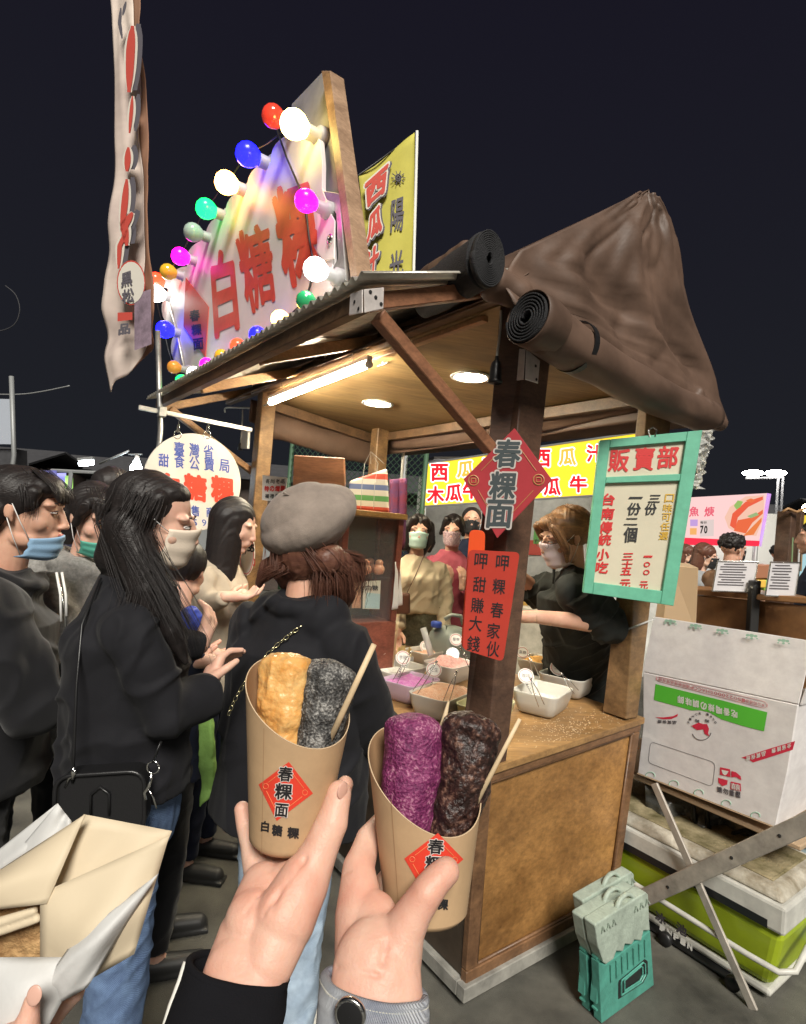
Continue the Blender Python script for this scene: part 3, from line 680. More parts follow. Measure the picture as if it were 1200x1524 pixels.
# ================================================================== round hanging sign and its rail
RV = v3-.02
RS = lambda x, y: onV(x, y, RV)
m_rs = mat('round sign board', (0.66, 0.64, 0.60), rough=.5, var=.08, vscale=4)
cc = RS(289, 718); rad = (RS(361, 722)-RS(216, 702)).length/2
PP = onV(239, 640, RV+.04); mp_ = thing('sign_pole', 'thin galvanised pole standing left of the stall behind the round sign', 'pole', (PP.x, PP.y, 0))
b = MB(); b.tube([(PP.x, PP.y, 0), (PP.x, PP.y, 1.2), PP, onV(235, 492, RV+.04)], .016, 12); b.build('tube', m_tin, mp_, smooth=True)
b = MB(); 
RA, RB = onV(206, 606, RV), onV(375, 640, RV)
b.beam(RA, RB, .02, .028); b.build('hanging_rail', m_tin, stall, bevel=.003)
b = MB(); b.box(RA.lerp(RB, .19)-EZ*.0, EU*.022, EV*.026, EZ*.03); b.build('rail_clamp', m_tin, stall, bevel=.003)
rs = thing('round_sign', 'round white hanging sign with blue and red characters, on two rings', 'sign', cc)
NN = EV
disc = circle_pts(cc, EU*(RS(361, 722)-RS(216, 702)).dot(EU)/2, EZ*(RS(289, 645)-RS(287, 791)).z/2, 64)
# slight perspective ellipse: real circle in plane u = RU
b = MB(); b.prism(disc, NN*.012); b.build('board', m_rs, rs, bevel=.002)
for px, py in ((265, 640), (309, 640)):
    P = RS(px, py); b = MB(); ax_ = (EU+EV).normalized()
    b.tube(circle_pts(P-EZ*.03, EU*.022, EZ*.025, 20)+[P-EZ*.03+EU*.022], .0035, 6); b.tube(circle_pts(P+EZ*.012, EV*.022, EZ*.026, 20)+[P+EZ*.012+EV*.022], .0035, 6); o = b.build('ring', m_steel, rs, smooth=True)
    tp_ = P+EZ*.05; tp_.z = RA.lerp(RB, (P-RA).dot(EU)/(RB-RA).dot(EU)).z; b = MB(); b.tube([P+EZ*.035, tp_], .002, 5); b.build('hanging_wire', m_steel, rs)
pr = lambda x, y: RS(200+x/4, 420+y/4)-NN*.002
def rchar(mb, ch, cx_, cy_, w_, h_, wt=.02, sl=.16): char_on(mb, ch, ((cx_-w_/2, cy_+h_/2-w_*sl/2), (cx_+w_/2, cy_+h_/2+w_*sl/2), (cx_+w_/2, cy_-h_/2+w_*sl/2), (cx_-w_/2, cy_-h_/2-w_*sl/2)), pr, wt, .02)
t_ = MB()
for ch, x, y in zip('臺灣省', (267, 357, 441), (993, 1000, 1010)): rchar(t_, ch, x, y, 62, 84)
for ch, x, y in zip('甜食公賣局', (175, 268, 358, 446, 535), (1060, 1068, 1078, 1085, 1093)): rchar(t_, ch, x, y, 62, 78)
for ch, x, y in zip('零售商', (272, 362, 452), (1350, 1360, 1370)): rchar(t_, ch, x, y, 50, 62)
for ch, x, y in zip('598', (361, 415, 468), (1430, 1432, 1436)): rchar(t_, ch, x, y, 26, 40, .01)
t_.build('lettering', m_blueink, rs)
t_ = MB()
for ch, x, y in zip('白糖粿', (200, 362, 524), (1215, 1222, 1234)): rchar(t_, ch, x, y, 140, 160, .045)
t_.build('lettering', mat('red ink', (0.75, 0.05, 0.02), rough=.5), rs)
# ================================================================== signs on the main post
def coin(mb, c_, a, b_, r):
    P = circle_pts(c_, a*r, b_*r, 20); mb.tube(P+[P[0]], r*.12, 4)
    q = [c_+a*r*.42+b_*r*.42, c_-a*r*.42+b_*r*.42, c_-a*r*.42-b_*r*.42, c_+a*r*.42-b_*r*.42]; mb.tube(q+[q[0]], r*.12, 4)
dpn = (CAM-D(757, 715, 1.86)); dpn.z = 0; dpn = (dpn.normalized()*.5-EU*.5-EV*.25).normalized()
DP = D(757, 715, 1.88)
dpl = lambda x, y, o_=0: onplane(x, y, DP+dpn*o_, dpn)
m_diam = mat('red diamond board', (0.42, 0.045, 0.055), rough=.38, var=.12, vscale=5)
m_gold = mat('dull gold', (0.50, 0.26, 0.10), rough=.45)
m_grey = mat('dark slate ink', (0.06, 0.075, 0.08), rough=.5)
m_pale = mat('pale outline', (0.55, 0.50, 0.46), rough=.5)
ds = thing('diamond_sign', 'red diamond shaped board with three dark characters on the corner post', 'sign', DP)
DQ = [(766, 637), (822, 714), (740, 801), (690, 713)]
MB().prism([dpl(*q) for q in DQ], -dpn*.006).build('board', m_diam, ds, bevel=.001)
def shr(q, k, c_=(754.5, 716)): return (c_[0]+(q[0]-c_[0])*k, c_[1]+(q[1]-c_[1])*k)
t_ = MB()
for i in range(4):
    a, b_ = shr(DQ[i], .80), shr(DQ[(i+1) % 4], .80); a2 = (a[0]*.78+b_[0]*.22, a[1]*.78+b_[1]*.22); b2 = (a[0]*.22+b_[0]*.78, a[1]*.22+b_[1]*.78)
    t_.tube([dpl(*a2, .001), dpl(*b2, .001)], .0012, 4)
for c_ in ((705, 715), (802, 714)):
    coin(t_, dpl(*c_, .001), (dpl(c_[0]+8, c_[1])-dpl(*c_)).normalized(), (dpl(c_[0], c_[1]-8)-dpl(*c_)).normalized(), .017)
t_.build('gold_border', m_gold, ds)
for nm, wt, o_, m_ in (('lettering_outline', .06, .0012, m_pale), ('lettering', .03, .002, m_grey)):
    t_ = MB(); k = 1 if nm == 'lettering' else 1.12
    for ch, x, y in zip('春粿面', (755, 748, 743), (674, 722, 764)):
        w_, h_ = 21*k, 21*k; char_on(t_, ch, ((x-w_-1, y+h_), (x+w_-3, y+h_+1), (x+w_+2, y-h_+1), (x-w_+4, y-h_)), lambda a, b_, o_=o_: dpl(a, b_, o_), wt, .03)
    t_.build(nm, m_, ds)
# red laminated card and the orange board behind it
cpn = (-EU*.75-EV*.55).normalized(); CP = D(735, 895, 1.85)
cpl = lambda x, y, o_=0: onplane(x, y, CP+cpn*o_, cpn)
m_card = mat('laminated red card', (0.50, 0.050, 0.032), rough=.30, coat=.35, var=.08, vscale=6)
m_orange = mat('orange board', (0.80, 0.09, 0.02), rough=.4)
cd = thing('red_card', 'laminated red card with two columns of black characters on the corner post', 'sign', CP)
def rounded(q, r=.12, n=5):
    o_ = []
    for i in range(4):
        a, b_, c_ = Vector(q[i-1]), Vector(q[i]), Vector(q[(i+1) % 4])
        p0 = b_+(a-b_).normalized()*r; p1 = b_+(c_-b_).normalized()*r
        for k in range(n+1):
            t = k/n; o_.append(p0*(1-t)**2+b_*2*t*(1-t)+p1*t*t)
    return o_
MB().prism(rounded([cpl(*q) for q in ((698, 818), (774, 822), (749, 985), (688, 966))], .018), -cpn*.003).build('card', m_card, cd)
t_ = MB(); ylo = lambda x, y: cpl(x, y, .001)
for (chs, xs, ys) in (('呷粿春家伙', (748, 743, 740, 735, 734), (837, 872, 907, 938, 965)), ('呷甜賺大錢', (716, 714, 711, 708, 705), (834, 869, 900, 927, 957))):
    for ch, x, y in zip(chs, xs, ys): char_on(t_, ch, ((x-10.5, y+11.5), (x+8.5, y+13.5), (x+10.5, y-9.5), (x-8.5, y-11.5)), ylo, .012, .0)
t_.build('lettering', m_ink, cd)
ob_ = MB().prism(rounded([cpl(*q, -.012) for q in ((699, 788), (722, 790), (716, 975), (686, 964))], .02), -cpn*.012).build('orange_board', m_orange, None, bevel=.001, org=cpl(700, 880)); tag(ob_, 'plain orange board strapped behind the red card on the corner post', 'board')
# ================================================================== green framed price board
gpn = ((CAM-D(955, 780, 2.3)).normalized()*1.0-EV*.35); gpn.z = 0; gpn.normalize(); GP = D(950, 780, 2.33)
gpl = lambda x, y, o_=0: onplane(x, y, GP+gpn*o_, gpn)
m_green = mat('green painted frame', (0.14, 0.46, 0.31), rough=.5, var=.12, vscale=20, bump=.05)
m_cream = mat('cream board', (0.62, 0.57, 0.43), rough=.6, var=.06, vscale=6, bump=.15, bscale=12)
gb = thing('price_board', 'cream price board in a green painted frame hung on the right post', 'sign', GP)
Q4 = [(868, 882), (1003, 902), (1046, 640), (893, 655)]     # outer bl, br, tr, tl
def bil(s, t, o_=0):
    bl, br, tr, tl_ = Q4; x = (bl[0]*(1-s)+br[0]*s)*(1-t)+(tl_[0]*(1-s)+tr[0]*s)*t; y = (bl[1]*(1-s)+br[1]*s)*(1-t)+(tl_[1]*(1-s)+tr[1]*s)*t
    return gpl(x, y, o_)
def strip(s0, s1, t0, t1, nm, m_, o_, th): return MB().prism([bil(s0, t0, o_), bil(s1, t0, o_), bil(s1, t1, o_), bil(s0, t1, o_)], -gpn*th).build(nm, m_, gb, bevel=.002)
strip(.06, .90, .05, .96, 'board', m_cream, -.012, .006)
strip(0, .105, 0, 1, 'frame_rail', m_green, .006, .03); strip(.855, 1, 0, 1, 'frame_rail', m_green, .006, .03)
strip(.106, .854, 0, .075, 'frame_rail', m_green, .004, .026); strip(.106, .854, .945, 1, 'frame_rail', m_green, .004, .026); strip(.106, .854, .715, .755, 'frame_rail', m_green, .004, .026)
C6 = lambda x, y: (820+x/2.458, 620+y/2.458)
gq = lambda x, y: gpl(*C6(x, y), -.0095)
def gch(mb, ch, x, y, w_, h_, wt=.03, sh=-6): char_on(mb, ch, ((x-w_/2-sh/2, y+h_/2), (x+w_/2-sh/2, y+h_/2), (x+w_/2+sh/2, y-h_/2), (x-w_/2+sh/2, y-h_/2)), gq, wt, .04)
m_pred = mat('painted red', (0.60, 0.03, 0.03), rough=.5); m_pblk = mat('painted black', (0.03, 0.03, 0.03), rough=.5); m_pyel = mat('painted ochre', (0.62, 0.38, 0.05), rough=.5)
t_ = MB()
for ch, x, y in zip('販賣部', (250, 342, 428), (160, 154, 148)): gch(t_, ch, x, y, 76, 84, .03, 10)
for ch, x, y in zip('台南傳統小吃', (210, 207, 201, 197, 190, 186), (303, 355, 405, 450, 505, 552)): gch(t_, ch, x, y, 50, 44, .035, 6)
for ch, x, y in zip('三十五元', (282, 280, 276, 272), (512, 540, 566, 612)): gch(t_, ch, x, y, 40, [26, 24, 28, 34][('三十五元').index(ch)], .035, 4)
for ch, x, y in zip('一OO元', (356, 352, 350, 340), (512, 541, 570, 618)): gch(t_, ch, x, y, 32 if ch != 'O' else 24, 8 if ch == '一' else (20 if ch == 'O' else 32), .03, 3)
t_.build('lettering', m_pred, gb)
t_ = MB()
for ch, x, y, h_ in zip('一份二個', (311, 305, 294, 291), (297, 338, 384, 432), (8, 46, 26, 56)): gch(t_, ch, x, y, 50, h_, .03, 6)
for ch, x, y, h_ in zip('三份', (380, 366), (300, 338), (28, 44)): gch(t_, ch, x, y, 44, h_, .03, 6)
t_.build('lettering', m_pblk, gb)
t_ = MB()
for ch, x, y in zip('口味可任選', (434, 428, 423, 418, 413), (298, 334, 368, 402, 436)): gch(t_, ch, x, y, 34, 30, .02, 4)
t_.build('lettering', m_pyel, gb)
b = MB(); P = gpl(940, 655); b.tube([gpl(967, 650, .004), gpl(965, 640, .0), gpl(972, 636, -.01)], .003, 5); b.tube([gpl(975, 650, .004), gpl(978, 640, .0), gpl(973, 636, -.01)], .003, 5); b.build('hanging_wire', m_steel, gb)
# clear plastic sheet bunched behind the board
m_clear = mat('crumpled clear plastic', (0.75, 0.75, 0.72), rough=.12, alpha=.55, spec=.8)
def pl_(t, s): 
    x = 1040+(22-10*t)*s; y = 640+t*88; return gpl(x-t*8, y, -.05-.03*s)+Vector((1, 0, 0))*float(noise3(np.array([[t*14, s*6, 2.]]))[0])*.014+gpn*float(noise3(np.array([[t*18, s*9, 7.]]))[0])*.02
m_ = MB(); m_.loft(grid(pl_, 40, 14), cap=False, closed=False); o = m_.build('plastic_sheet', m_clear, None, org=gpl(1050, 690)); tag(o, 'crumpled clear plastic sheet behind the green framed board', 'plastic sheet')
# tape round the right post
b = MB(); tpt = [onU(896, 948, u2-.004), onU(920, 942, u2-.004), onU(944, 933, u2-.006), onV(962, 926, -.006), onV(974, 921, -.01)]
b.tube(tpt, .004, 6, flat=((0, 0, 1), .3)); o = b.build('plastic_tie', m_clear, None, smooth=True, org=tpt[0]); tag(o, 'clear plastic tie wound round the right post below the board', 'tie')
# ================================================================== flags
m_fl_y = mat('yellow flag cloth', (0.55, 0.50, 0.09), rough=.8, var=.1, vscale=5)
m_fl_w = mat('white cloth print', (0.70, 0.66, 0.58), rough=.8)
m_fl_r = mat('red cloth print', (0.55, 0.07, 0.05), rough=.8)
m_fl_k = mat('grey cloth print', (0.11, 0.10, 0.12), rough=.8)
YD = 4.6
yn = (EU*.55+EV*.85).normalized()
yP = D(580, 320, YD)
yp = lambda x, y, o_=0: onplane(x, y, yP-yn*o_, yn)
C7 = lambda x, y: (500+x/6.35, 200+y/6.35)
yf = thing('yellow_flag', 'yellow juice flag with red and grey characters on a thin pole behind the stall', 'flag', (yP.x, yP.y, 0))
edgeL = [(215, 385), (235, 560), (262, 800), (270, 1050), (252, 1250), (262, 1440), (262, 1900)]
edgeR = [(742, 5), (742, 300), (738, 600), (735, 900), (730, 1200), (725, 1500), (722, 1950)]
def yfl(t, s): 
    l, r_ = poly_at(edgeL, t), poly_at(edgeR, t); x, y = l[0]*(1-s)+r_[0]*s, l[1]*(1-s)+r_[1]*s
    return yp(*C7(x, y))+yn*.03*math.sin(s*5+t*3)
m_ = MB(); m_.loft(grid(yfl, 20, 14), cap=False, closed=False); m_.build('cloth', m_fl_y, yf, smooth=True, solid=.002)
PT, PB_ = yp(621, 195), yp(613, 520); b = MB(); b.tube([Vector((PB_.x, PB_.y, 0)), PB_, PT], .012, 8); b.build('pole', m_white, yf, smooth=True)
b = MB(); b.tube([yp(*C7(140, 440)), yp(*C7(215, 385)), yp(*C7(742, 3))], .006, 6); b.build('cross_rod', m_dark, yf, smooth=True)
yq = lambda o_: (lambda x, y: yp(*C7(x, y), .036+o_))
for nm, wt, o_, m_c, k in (('lettering_shadow', .10, 0, m_fl_k, 1.16), ('lettering_outline', .10, .004, m_fl_w, 1.14), ('lettering', .055, .008, m_fl_r, 1)):
    t_ = MB(); dx = 14 if 'shadow' in nm else 0
    for ch, q in zip('西瓜汁', (((288, 700), (470, 540), (500, 265), (270, 470)), ((285, 1040), (440, 900), (432, 640), (305, 760)), ((285, 1410), (385, 1290), (425, 1005), (270, 1120)))):
        cx_ = sum(a[0] for a in q)/4; cy_ = sum(a[1] for a in q)/4
        char_on(t_, ch, [(cx_+(a[0]-cx_)*k+dx, cy_+(a[1]-cy_)*k+dx*.5) for a in q], yq(o_), wt, .03)
    t_.build(nm, m_c, yf)
t_ = MB(); char_on(t_, '陽', ((515, 930), (640, 905), (648, 580), (525, 625)), yq(.004), .02); char_on(t_, '光', ((500, 1385), (640, 1340), (640, 1070), (510, 1120)), yq(.004), .025)
c_ = (590, 410)
for a in range(10):
    q = a*.628; r0, r1 = 42, 68; t_.tube([yq(.005)(c_[0]+math.cos(q)*r0, c_[1]+math.sin(q)*r0), yq(.005)(c_[0]+math.cos(q)*r1, c_[1]+math.sin(q)*r1)], .004, 4)
for rr in (32, 14): t_.tube([yq(.005)(c_[0]+math.cos(q*.4)*rr*.8, c_[1]+math.sin(q*.4)*rr) for q in range(17)], .006, 4)
t_.build('lettering', m_fl_k, yf)
# tall banner at the left
m_bn = mat('banner cloth', (0.66, 0.56, 0.49), rough=.75, var=.25, vscale=2.2, vcol=(0.42, 0.33, 0.30), stretch=((0, 0, 1), 3))
m_bnb = mat('banner brown hem', (0.24, 0.12, 0.07), rough=.8)
C8 = lambda x, y: (140+x/2.627, y/2.627)
BD = 2.6; bP = D(195, 300, BD); bn_n = Vector((.45, .89, 0)).normalized()
bnp = lambda x, y, o_=0: onplane(x, y, bP-bn_n*o_, bn_n)
bn = thing('tall_banner', 'tall narrow cloth banner with red and grey strokes hanging left of the bulb sign', 'banner', (bP.x, bP.y, 0))
eL = [(58, -120), (72, 60), (84, 320), (90, 620), (78, 860), (50, 1060), (32, 1200), (34, 1360), (58, 1512)]
eR = [(168, -120), (178, 60), (192, 320), (210, 620), (226, 860), (236, 1060), (240, 1200), (232, 1340), (160, 1425)]
def bf(t, s):
    l, r_ = poly_at(eL, t), poly_at(eR, t); x, y = l[0]*(1-s)+r_[0]*s, l[1]*(1-s)+r_[1]*s
    if t > .93: y = y+(t-.93)*14*(90*max(0, .22-s))
    return bnp(*C8(x, y))+bn_n*(.010*math.sin(s*7+t*9)+.022*float(noise3(np.array([[t*12, s*4, 1.]]))[0]))
g1 = grid(bf, 70, 20)
m_ = MB(); m_.loft([r_[:17] for r_ in g1], cap=False, closed=False); m_.build('cloth', m_bn, bn, smooth=True, solid=.002)
m_ = MB(); m_.loft([r_[16:] for r_ in g1], cap=False, closed=False); m_.build('hem', m_bnb, bn, smooth=True, solid=.002)
PT2 = bnp(*C8(196, -200)); b = MB(); b.tube([Vector((PT2.x-1.3, PT2.y, 0)), Vector((PT2.x-1.3, PT2.y, PT2.z-.1)), PT2+Vector((-1.2, 0, .05)), PT2+Vector((.2, 0, .05))], .014, 8); b.build('pole', m_dark, bn, smooth=True)
def bpoly(mb, pts, o_): 
    P = [bnp(*C8(*p), o_) for p in pts]; c_ = sum(P, Vector((0, 0, 0)))/len(P); mb.add(P, [tuple(range(len(P)))])
def stroke(pts, w0, w1=None, n=20):
    """brush stroke outline (photo crop coordinates) tapered at both ends"""
    o1, o2 = [], []
    for i in range(n+1):
        t = i/n; x, y = poly_at(pts, min(t, .9999)); x2, y2 = poly_at(pts, min(t+.02, .9999)) if t < .97 else poly_at(pts, .9999); x1, y1 = poly_at(pts, max(t-.02, 0))
        dx, dy = x2-x1, y2-y1; L = math.hypot(dx, dy) or 1; w_ = w0*(math.sin(math.pi*min(max(t, .04), .96))**.45)
        o1.append((x-dy/L*w_, y+dx/L*w_)); o2.append((x+dy/L*w_, y-dx/L*w_))
    return o1+o2[::-1]
strokes = [([(150, 100), (142, 200), (136, 360)], 17), ([(150, 375), (145, 440), (138, 520)], 7), ([(134, 575), (128, 670)], 12), ([(128, 700), (120, 790), (108, 900)], 13), ([(150, 830), (118, 880), (128, 960)], 15), ([(128, 900), (100, 960), (95, 1050)], 9)]
for nm, o_, m_c, ex, dx in (('lettering_shadow', .062, m_fl_k, 6, 24), ('lettering_outline', .066, m_fl_w, 9, 2), ('lettering', .070, m_fl_r, 0, 0)):
    t_ = MB()
    for pts, w_ in strokes: bpoly(t_, stroke([(x+dx, y-(8 if dx > 9 else 0)) for x, y in pts], w_+ex), o_)
    if nm == 'lettering_shadow':
        bpoly(t_, stroke([(105, 30), (100, 90), (110, 150)], 7), o_); bpoly(t_, stroke([(125, 5), (112, 60)], 6), o_)
    t_.build(nm, m_c, bn)
t_ = MB(); t_.add([bnp(*C8(145+56*math.cos(a*.2618), 1105+88*math.sin(a*.2618)), .066) for a in range(24)], [tuple(range(24))]); t_.build('print', m_fl_r, bn)
t_ = MB(); t_.add([bnp(*C8(145+52*math.cos(a*.2618), 1105+82*math.sin(a*.2618)), .068) for a in range(24)], [tuple(range(24))]); t_.build('print', m_fl_w, bn)
t_ = MB(); bpoly(t_, [(92, 1222), (150, 1220), (150, 1250), (92, 1256)], .068); t_.build('print', m_fl_r, bn)
t_ = MB(); bpoly(t_, [(158, 1150), (222, 1130), (225, 1345), (158, 1370)], .067); t_.build('print', mat('mauve print', (.30, .22, .28), rough=.8, var=.5, vscale=14), bn)
t_ = MB(); bq = lambda x, y: bnp(*C8(x, y), .071)
char_on(t_, '黑', ((105, 1125), (150, 1115), (148, 1055), (105, 1070)), bq, .03); char_on(t_, '松', ((108, 1190), (158, 1180), (155, 1120), (108, 1135)), bq, .03); char_on(t_, '品', ((94, 1312), (142, 1305), (142, 1262), (96, 1266)), bq, .05)
t_.build('lettering', m_fl_k, bn)
# ================================================================== things on the counter
m_bin = mat('frosted plastic tub', (0.70, 0.68, 0.62), rough=.35, trans=.25, spec=.5)
m_bin2 = mat('yellowed plastic tub', (0.66, 0.64, 0.40), rough=.35, trans=.2)
def powder(n, c, c2): return mat(n, c, rough=.95, var=.3, vcol=c2, vscale=60, bump=.9, bscale=160, dist=.006)
m_pw = {'white': powder('white sugar', (.80, .78, .72), (.68, .66, .60)), 'purple': powder('purple powder', (.42, .10, .34), (.60, .30, .50)), 'peanut': powder('peanut powder', (.50, .26, .16), (.62, .42, .30)), 'pink': powder('pink powder', (.72, .42, .38), (.60, .30, .26)), 'orange': powder('orange powder', (.75, .42, .12), (.66, .34, .10)), 'grey': powder('grey powder', (.20, .19, .18), (.10, .10, .10)), 'yellow': powder('yellow powder', (.68, .62, .24), (.74, .70, .40))}
m_tag = mat('round tag', (.74, .72, .68), rough=.4); m_tagred = mat('tag red ring', (.50, .06, .05), rough=.5)
def rrect(c, a, b_, rx, ry, rad, z, n=6):
    o_ = []
    for sx_, sy_, q0 in ((1, 1, 0), (-1, 1, 90), (-1, -1, 180), (1, -1, 270)):
        for k in range(n+1):
            q = R(q0+90*k/n); o_.append(Vector(c)+Vector(a)*(sx_*(rx-rad)+math.cos(q)*rad)+Vector(b_)*(sy_*(ry-rad)+math.sin(q)*rad)+EZ*z)
    return o_
def tub(px, py, rx, ry, h, az_, pwd, label, fill=.62, m_=None, seed=1, heap=.012):
    c = G(px, py, CZ(.4)); u_, v_, _ = uvz(c); c.z = CZ(u_)+.002; a = EU*math.cos(az_)+EV*math.sin(az_); b_ = -EU*math.sin(az_)+EV*math.cos(az_)
    t = thing('powder_tub', label, 'tub', c, 'tubs of topping powder on the counter')
    mb = MB(); th = .003; R_ = lambda k, z, o=0: rrect(c, a, b_, rx*k-o, ry*k-o, .04*k, z)
    mb.loft([R_(.70, 0, .01), R_(.74, .001), R_(.80, .01), R_(.93, h*.55), R_(.985, h*.93), R_(1.0, h), R_(1.0, h+.004), R_(.985, h+.005), R_(.97, h, th), R_(.92, h*.55, th), R_(.79, .012, th), R_(.70, .006, .01)], cap=False)
    q = R_(.70, 0, .01); mb.add(q, [tuple(range(len(q)))[::-1]]); q = R_(.70, .006, .01); mb.add(q, [tuple(range(len(q)))])
    mb.build('tub_wall', m_ or m_bin, t, smooth=True)
    kz = .80+.2*fill; 
    pm = MB(); rows_ = []
    for i in range(13):
        k = i/12; ring_ = R_(max(k, .02)*kz, 0, .006*k)
        rows_.append([P+EZ*(h*fill+heap*(1-k*k)*2+float(noise3(np.array([list(P*28)]), seed)[0])*heap*(1 if i < 12 else .2)) for P in ring_])
    pm.loft(rows_[::-1], cap=False); pm.add(rows_[0], [tuple(range(len(rows_[0])))]); pm.build('powder', m_pw[pwd], t, smooth=True)
    return t, c, a, b_
def tag_on(px, py, foot, label, r=.022, silver=False, chars='糖'):
    """round tag on a stem standing in a tub"""
    P = onplane(px, py, foot, (CAM-Vector(foot)).normalized()*Vector((1, 1, 0)))
    t = thing('round_tag', label, 'tag', foot, 'round tags standing in the powder tubs')
    n_ = (CAM-P).normalized(); n_ = (n_+Vector((.12, 0, .45))).normalized()
    b = MB(); b.lathe(P-n_*.003, [(.001, 0), (r, 0), (r, .004), (.001, .004)], 24, n_); b.build('disc', m_steel if silver else m_tag, t)
    if not silver:
        a = n_.cross(EZ).normalized(); a = -a if a.dot(CR) < 0 else a; bu = n_.cross(a); bu = -bu if bu.z < 0 else bu
        b = MB(); C_ = circle_pts(P+n_*.0022, a*r*.84, bu*r*.84, 24); b.tube(C_+[C_[0]], .0013, 4); b.build('red_ring', m_tagred, t)
        b = MB(); 
        for i, ch in enumerate(chars): 
            o_ = (i-(len(chars)-1)/2)*.02; put_text(b, ch, P+n_*.0018+a*o_, a*.019, bu*.022, .03)
        b.build('lettering', m_ink, t)
    b = MB(); st_ = P-EZ*r*.9; k_ = 7
    for i in range(k_): b.sph(st_.lerp(Vector(foot)+EZ*.03, i/(k_-1))+CR*random.uniform(-.002, .002), .0042, 8, 6)
    o = b.build('bead_chain', m_clear, t, smooth=True); o['kind'] = 'stuff'
    b = MB(); b.tube([st_, Vector(foot)], .0014, 5); b.build('stem', m_steel, t)
    return t
def tongs(p0, p1, label, spread=.012, name='tongs'):
    A, B_ = Vector(p0), Vector(p1); t = thing(name, label, 'tongs', B_, 'tongs and scoops standing in the tubs'); s_ = (B_-A).cross(_F).normalized()
    for q in (-1, 1):
        b = MB(); b.tube([A, A.lerp(B_, .5)+s_*q*spread*.8, B_+s_*q*spread], [.004, .005, .004], 8, flat=(_F, .35)); b.build('arm', m_steel, t, smooth=True)
    b = MB(); b.sph(A, .006, 10, 8); b.build('hinge', m_steel, t, smooth=True)
T = {}
T['w'] = tub(588, 1016, .145, .105, .085, .25, 'white', 'frosted tub of white sugar, leftmost on the counter behind the purple one', .6, seed=2)
T['bk'] = tub(636, 990, .13, .09, .07, .2, 'peanut', 'frosted tub of pale brown powder at the back, nearest the blue capped jug', .6, seed=8)
T['pi'] = tub(668, 1015, .13, .10, .09, .3, 'pink', 'frosted tub heaped with pink powder just left of the post', .9, seed=3, heap=.02)
T['pu'] = tub(610, 1036, .125, .10, .085, .3, 'purple', 'frosted tub of purple powder on the left part of the counter', .8, seed=4, m_=mat('lilac tub', (.62, .48, .60), rough=.35, trans=.2))
T['pe'] = tub(655, 1058, .135, .10, .09, .35, 'peanut', 'frosted tub heaped with reddish peanut powder nearest the purple roll', .95, seed=5, heap=.016)
T['ye'] = tub(722, 1072, .13, .09, .075, .35, 'yellow', 'yellowish tub half hidden behind the corner post', .5, seed=6, m_=m_bin2)
T['or'] = tub(800, 1012, .12, .09, .075, .3, 'orange', 'tub with orange powder at the back right, behind the grey powder tub', .85, seed=7)
T['wh'] = tub(806, 1062, .135, .105, .092, .35, 'white', 'whitish tub nearest the right end of the counter by the corner post', .45, seed=9)
T['gr'] = tub(846, 1040, .150, .115, .092, .30, 'grey', 'tub of grey powder next to the right post of the stall', .45, seed=10)
def ft(k, du, dv, z=.05): t, c, a, b_ = T[k]; return c+EU*du+EV*dv+EZ*z
for px, py, k, du, dv, lb, ch, sv in ((566, 966, 'w', -.05, .05, 'round tag farthest left, over the white sugar beside the wooden stick', '白糖', 0), (600, 979, 'pu', -.04, .05, 'round tag over the purple powder', '芋頭', 0), (634, 962, 'bk', .0, .0, 'round tag over the pale brown powder at the back', '花生', 0), (646, 997, 'pe', -.03, .04, 'round tag leaning over the peanut powder', '花生', 0), (674, 973, 'pi', .0, .02, 'shiny silver round tag without letters by the post', '', 1), (679, 952, 'pi', .03, .05, 'round tag just left of the red card, highest of all', '草莓', 0), (778, 971, 'or', -.03, .0, 'round tag just right of the corner post, over the orange powder', '黑糖', 0), (783, 1006, 'wh', -.05, .0, 'round tag standing in the whitish tub by the post', '咖啡', 0), (831, 994, 'gr', -.03, .02, 'largest round tag, standing in the grey powder tub', '芝麻', 0)):
    tag_on(px, py, ft(k, du, dv), lb, .035 if k != 'gr' else .040, bool(sv), ch)
for a, da, b_, db, lb in (((612, 970), 2.62, (588, 1015), 2.55, 'dark tongs standing in the white sugar'), ((650, 985), 2.40, (618, 1030), 2.38, 'dark tongs standing in the purple powder'), ((680, 1000), 2.28, (664, 1045), 2.28, 'tongs with black tip spread over the peanut powder'), ((686, 965), 2.45, (712, 1010), 2.4, 'steel tongs leaning right from the silver tag'), ((787, 975), 2.62, (800, 1010), 2.62, 'steel tongs leaning over the orange powder'), ((790, 1010), 2.25, (806, 1050), 2.28, 'steel tongs standing in the whitish tub'), ((836, 1003), 2.50, (858, 1030), 2.48, 'steel tongs lying in the grey powder')):
    tongs(D(*a, da), D(*b_, db), lb)
# spilt powder on the counter
m_spill = mat('spilt powder', (.60, .50, .36), rough=1); b = MB(); rnd = random.Random(4)
for i in range(420):
    P = G(rnd.gauss(845, 45), rnd.gauss(1085, 12), CZ(.5)); u_, v_, _ = uvz(P)
    if .15 < u_ < .95 and .0 < v_ < .4: P.z = CZ(u_)+.0012; s_ = rnd.uniform(.0008, .0022); b.box(P, EU*s_, EV*s_, EZ*.0006)
o = b.build('spilt_powder', m_spill, None, org=S(.5, .1, .86)); tag(o, 'crumbs and powder spilt on the counter top', 'crumbs', kind='stuff')
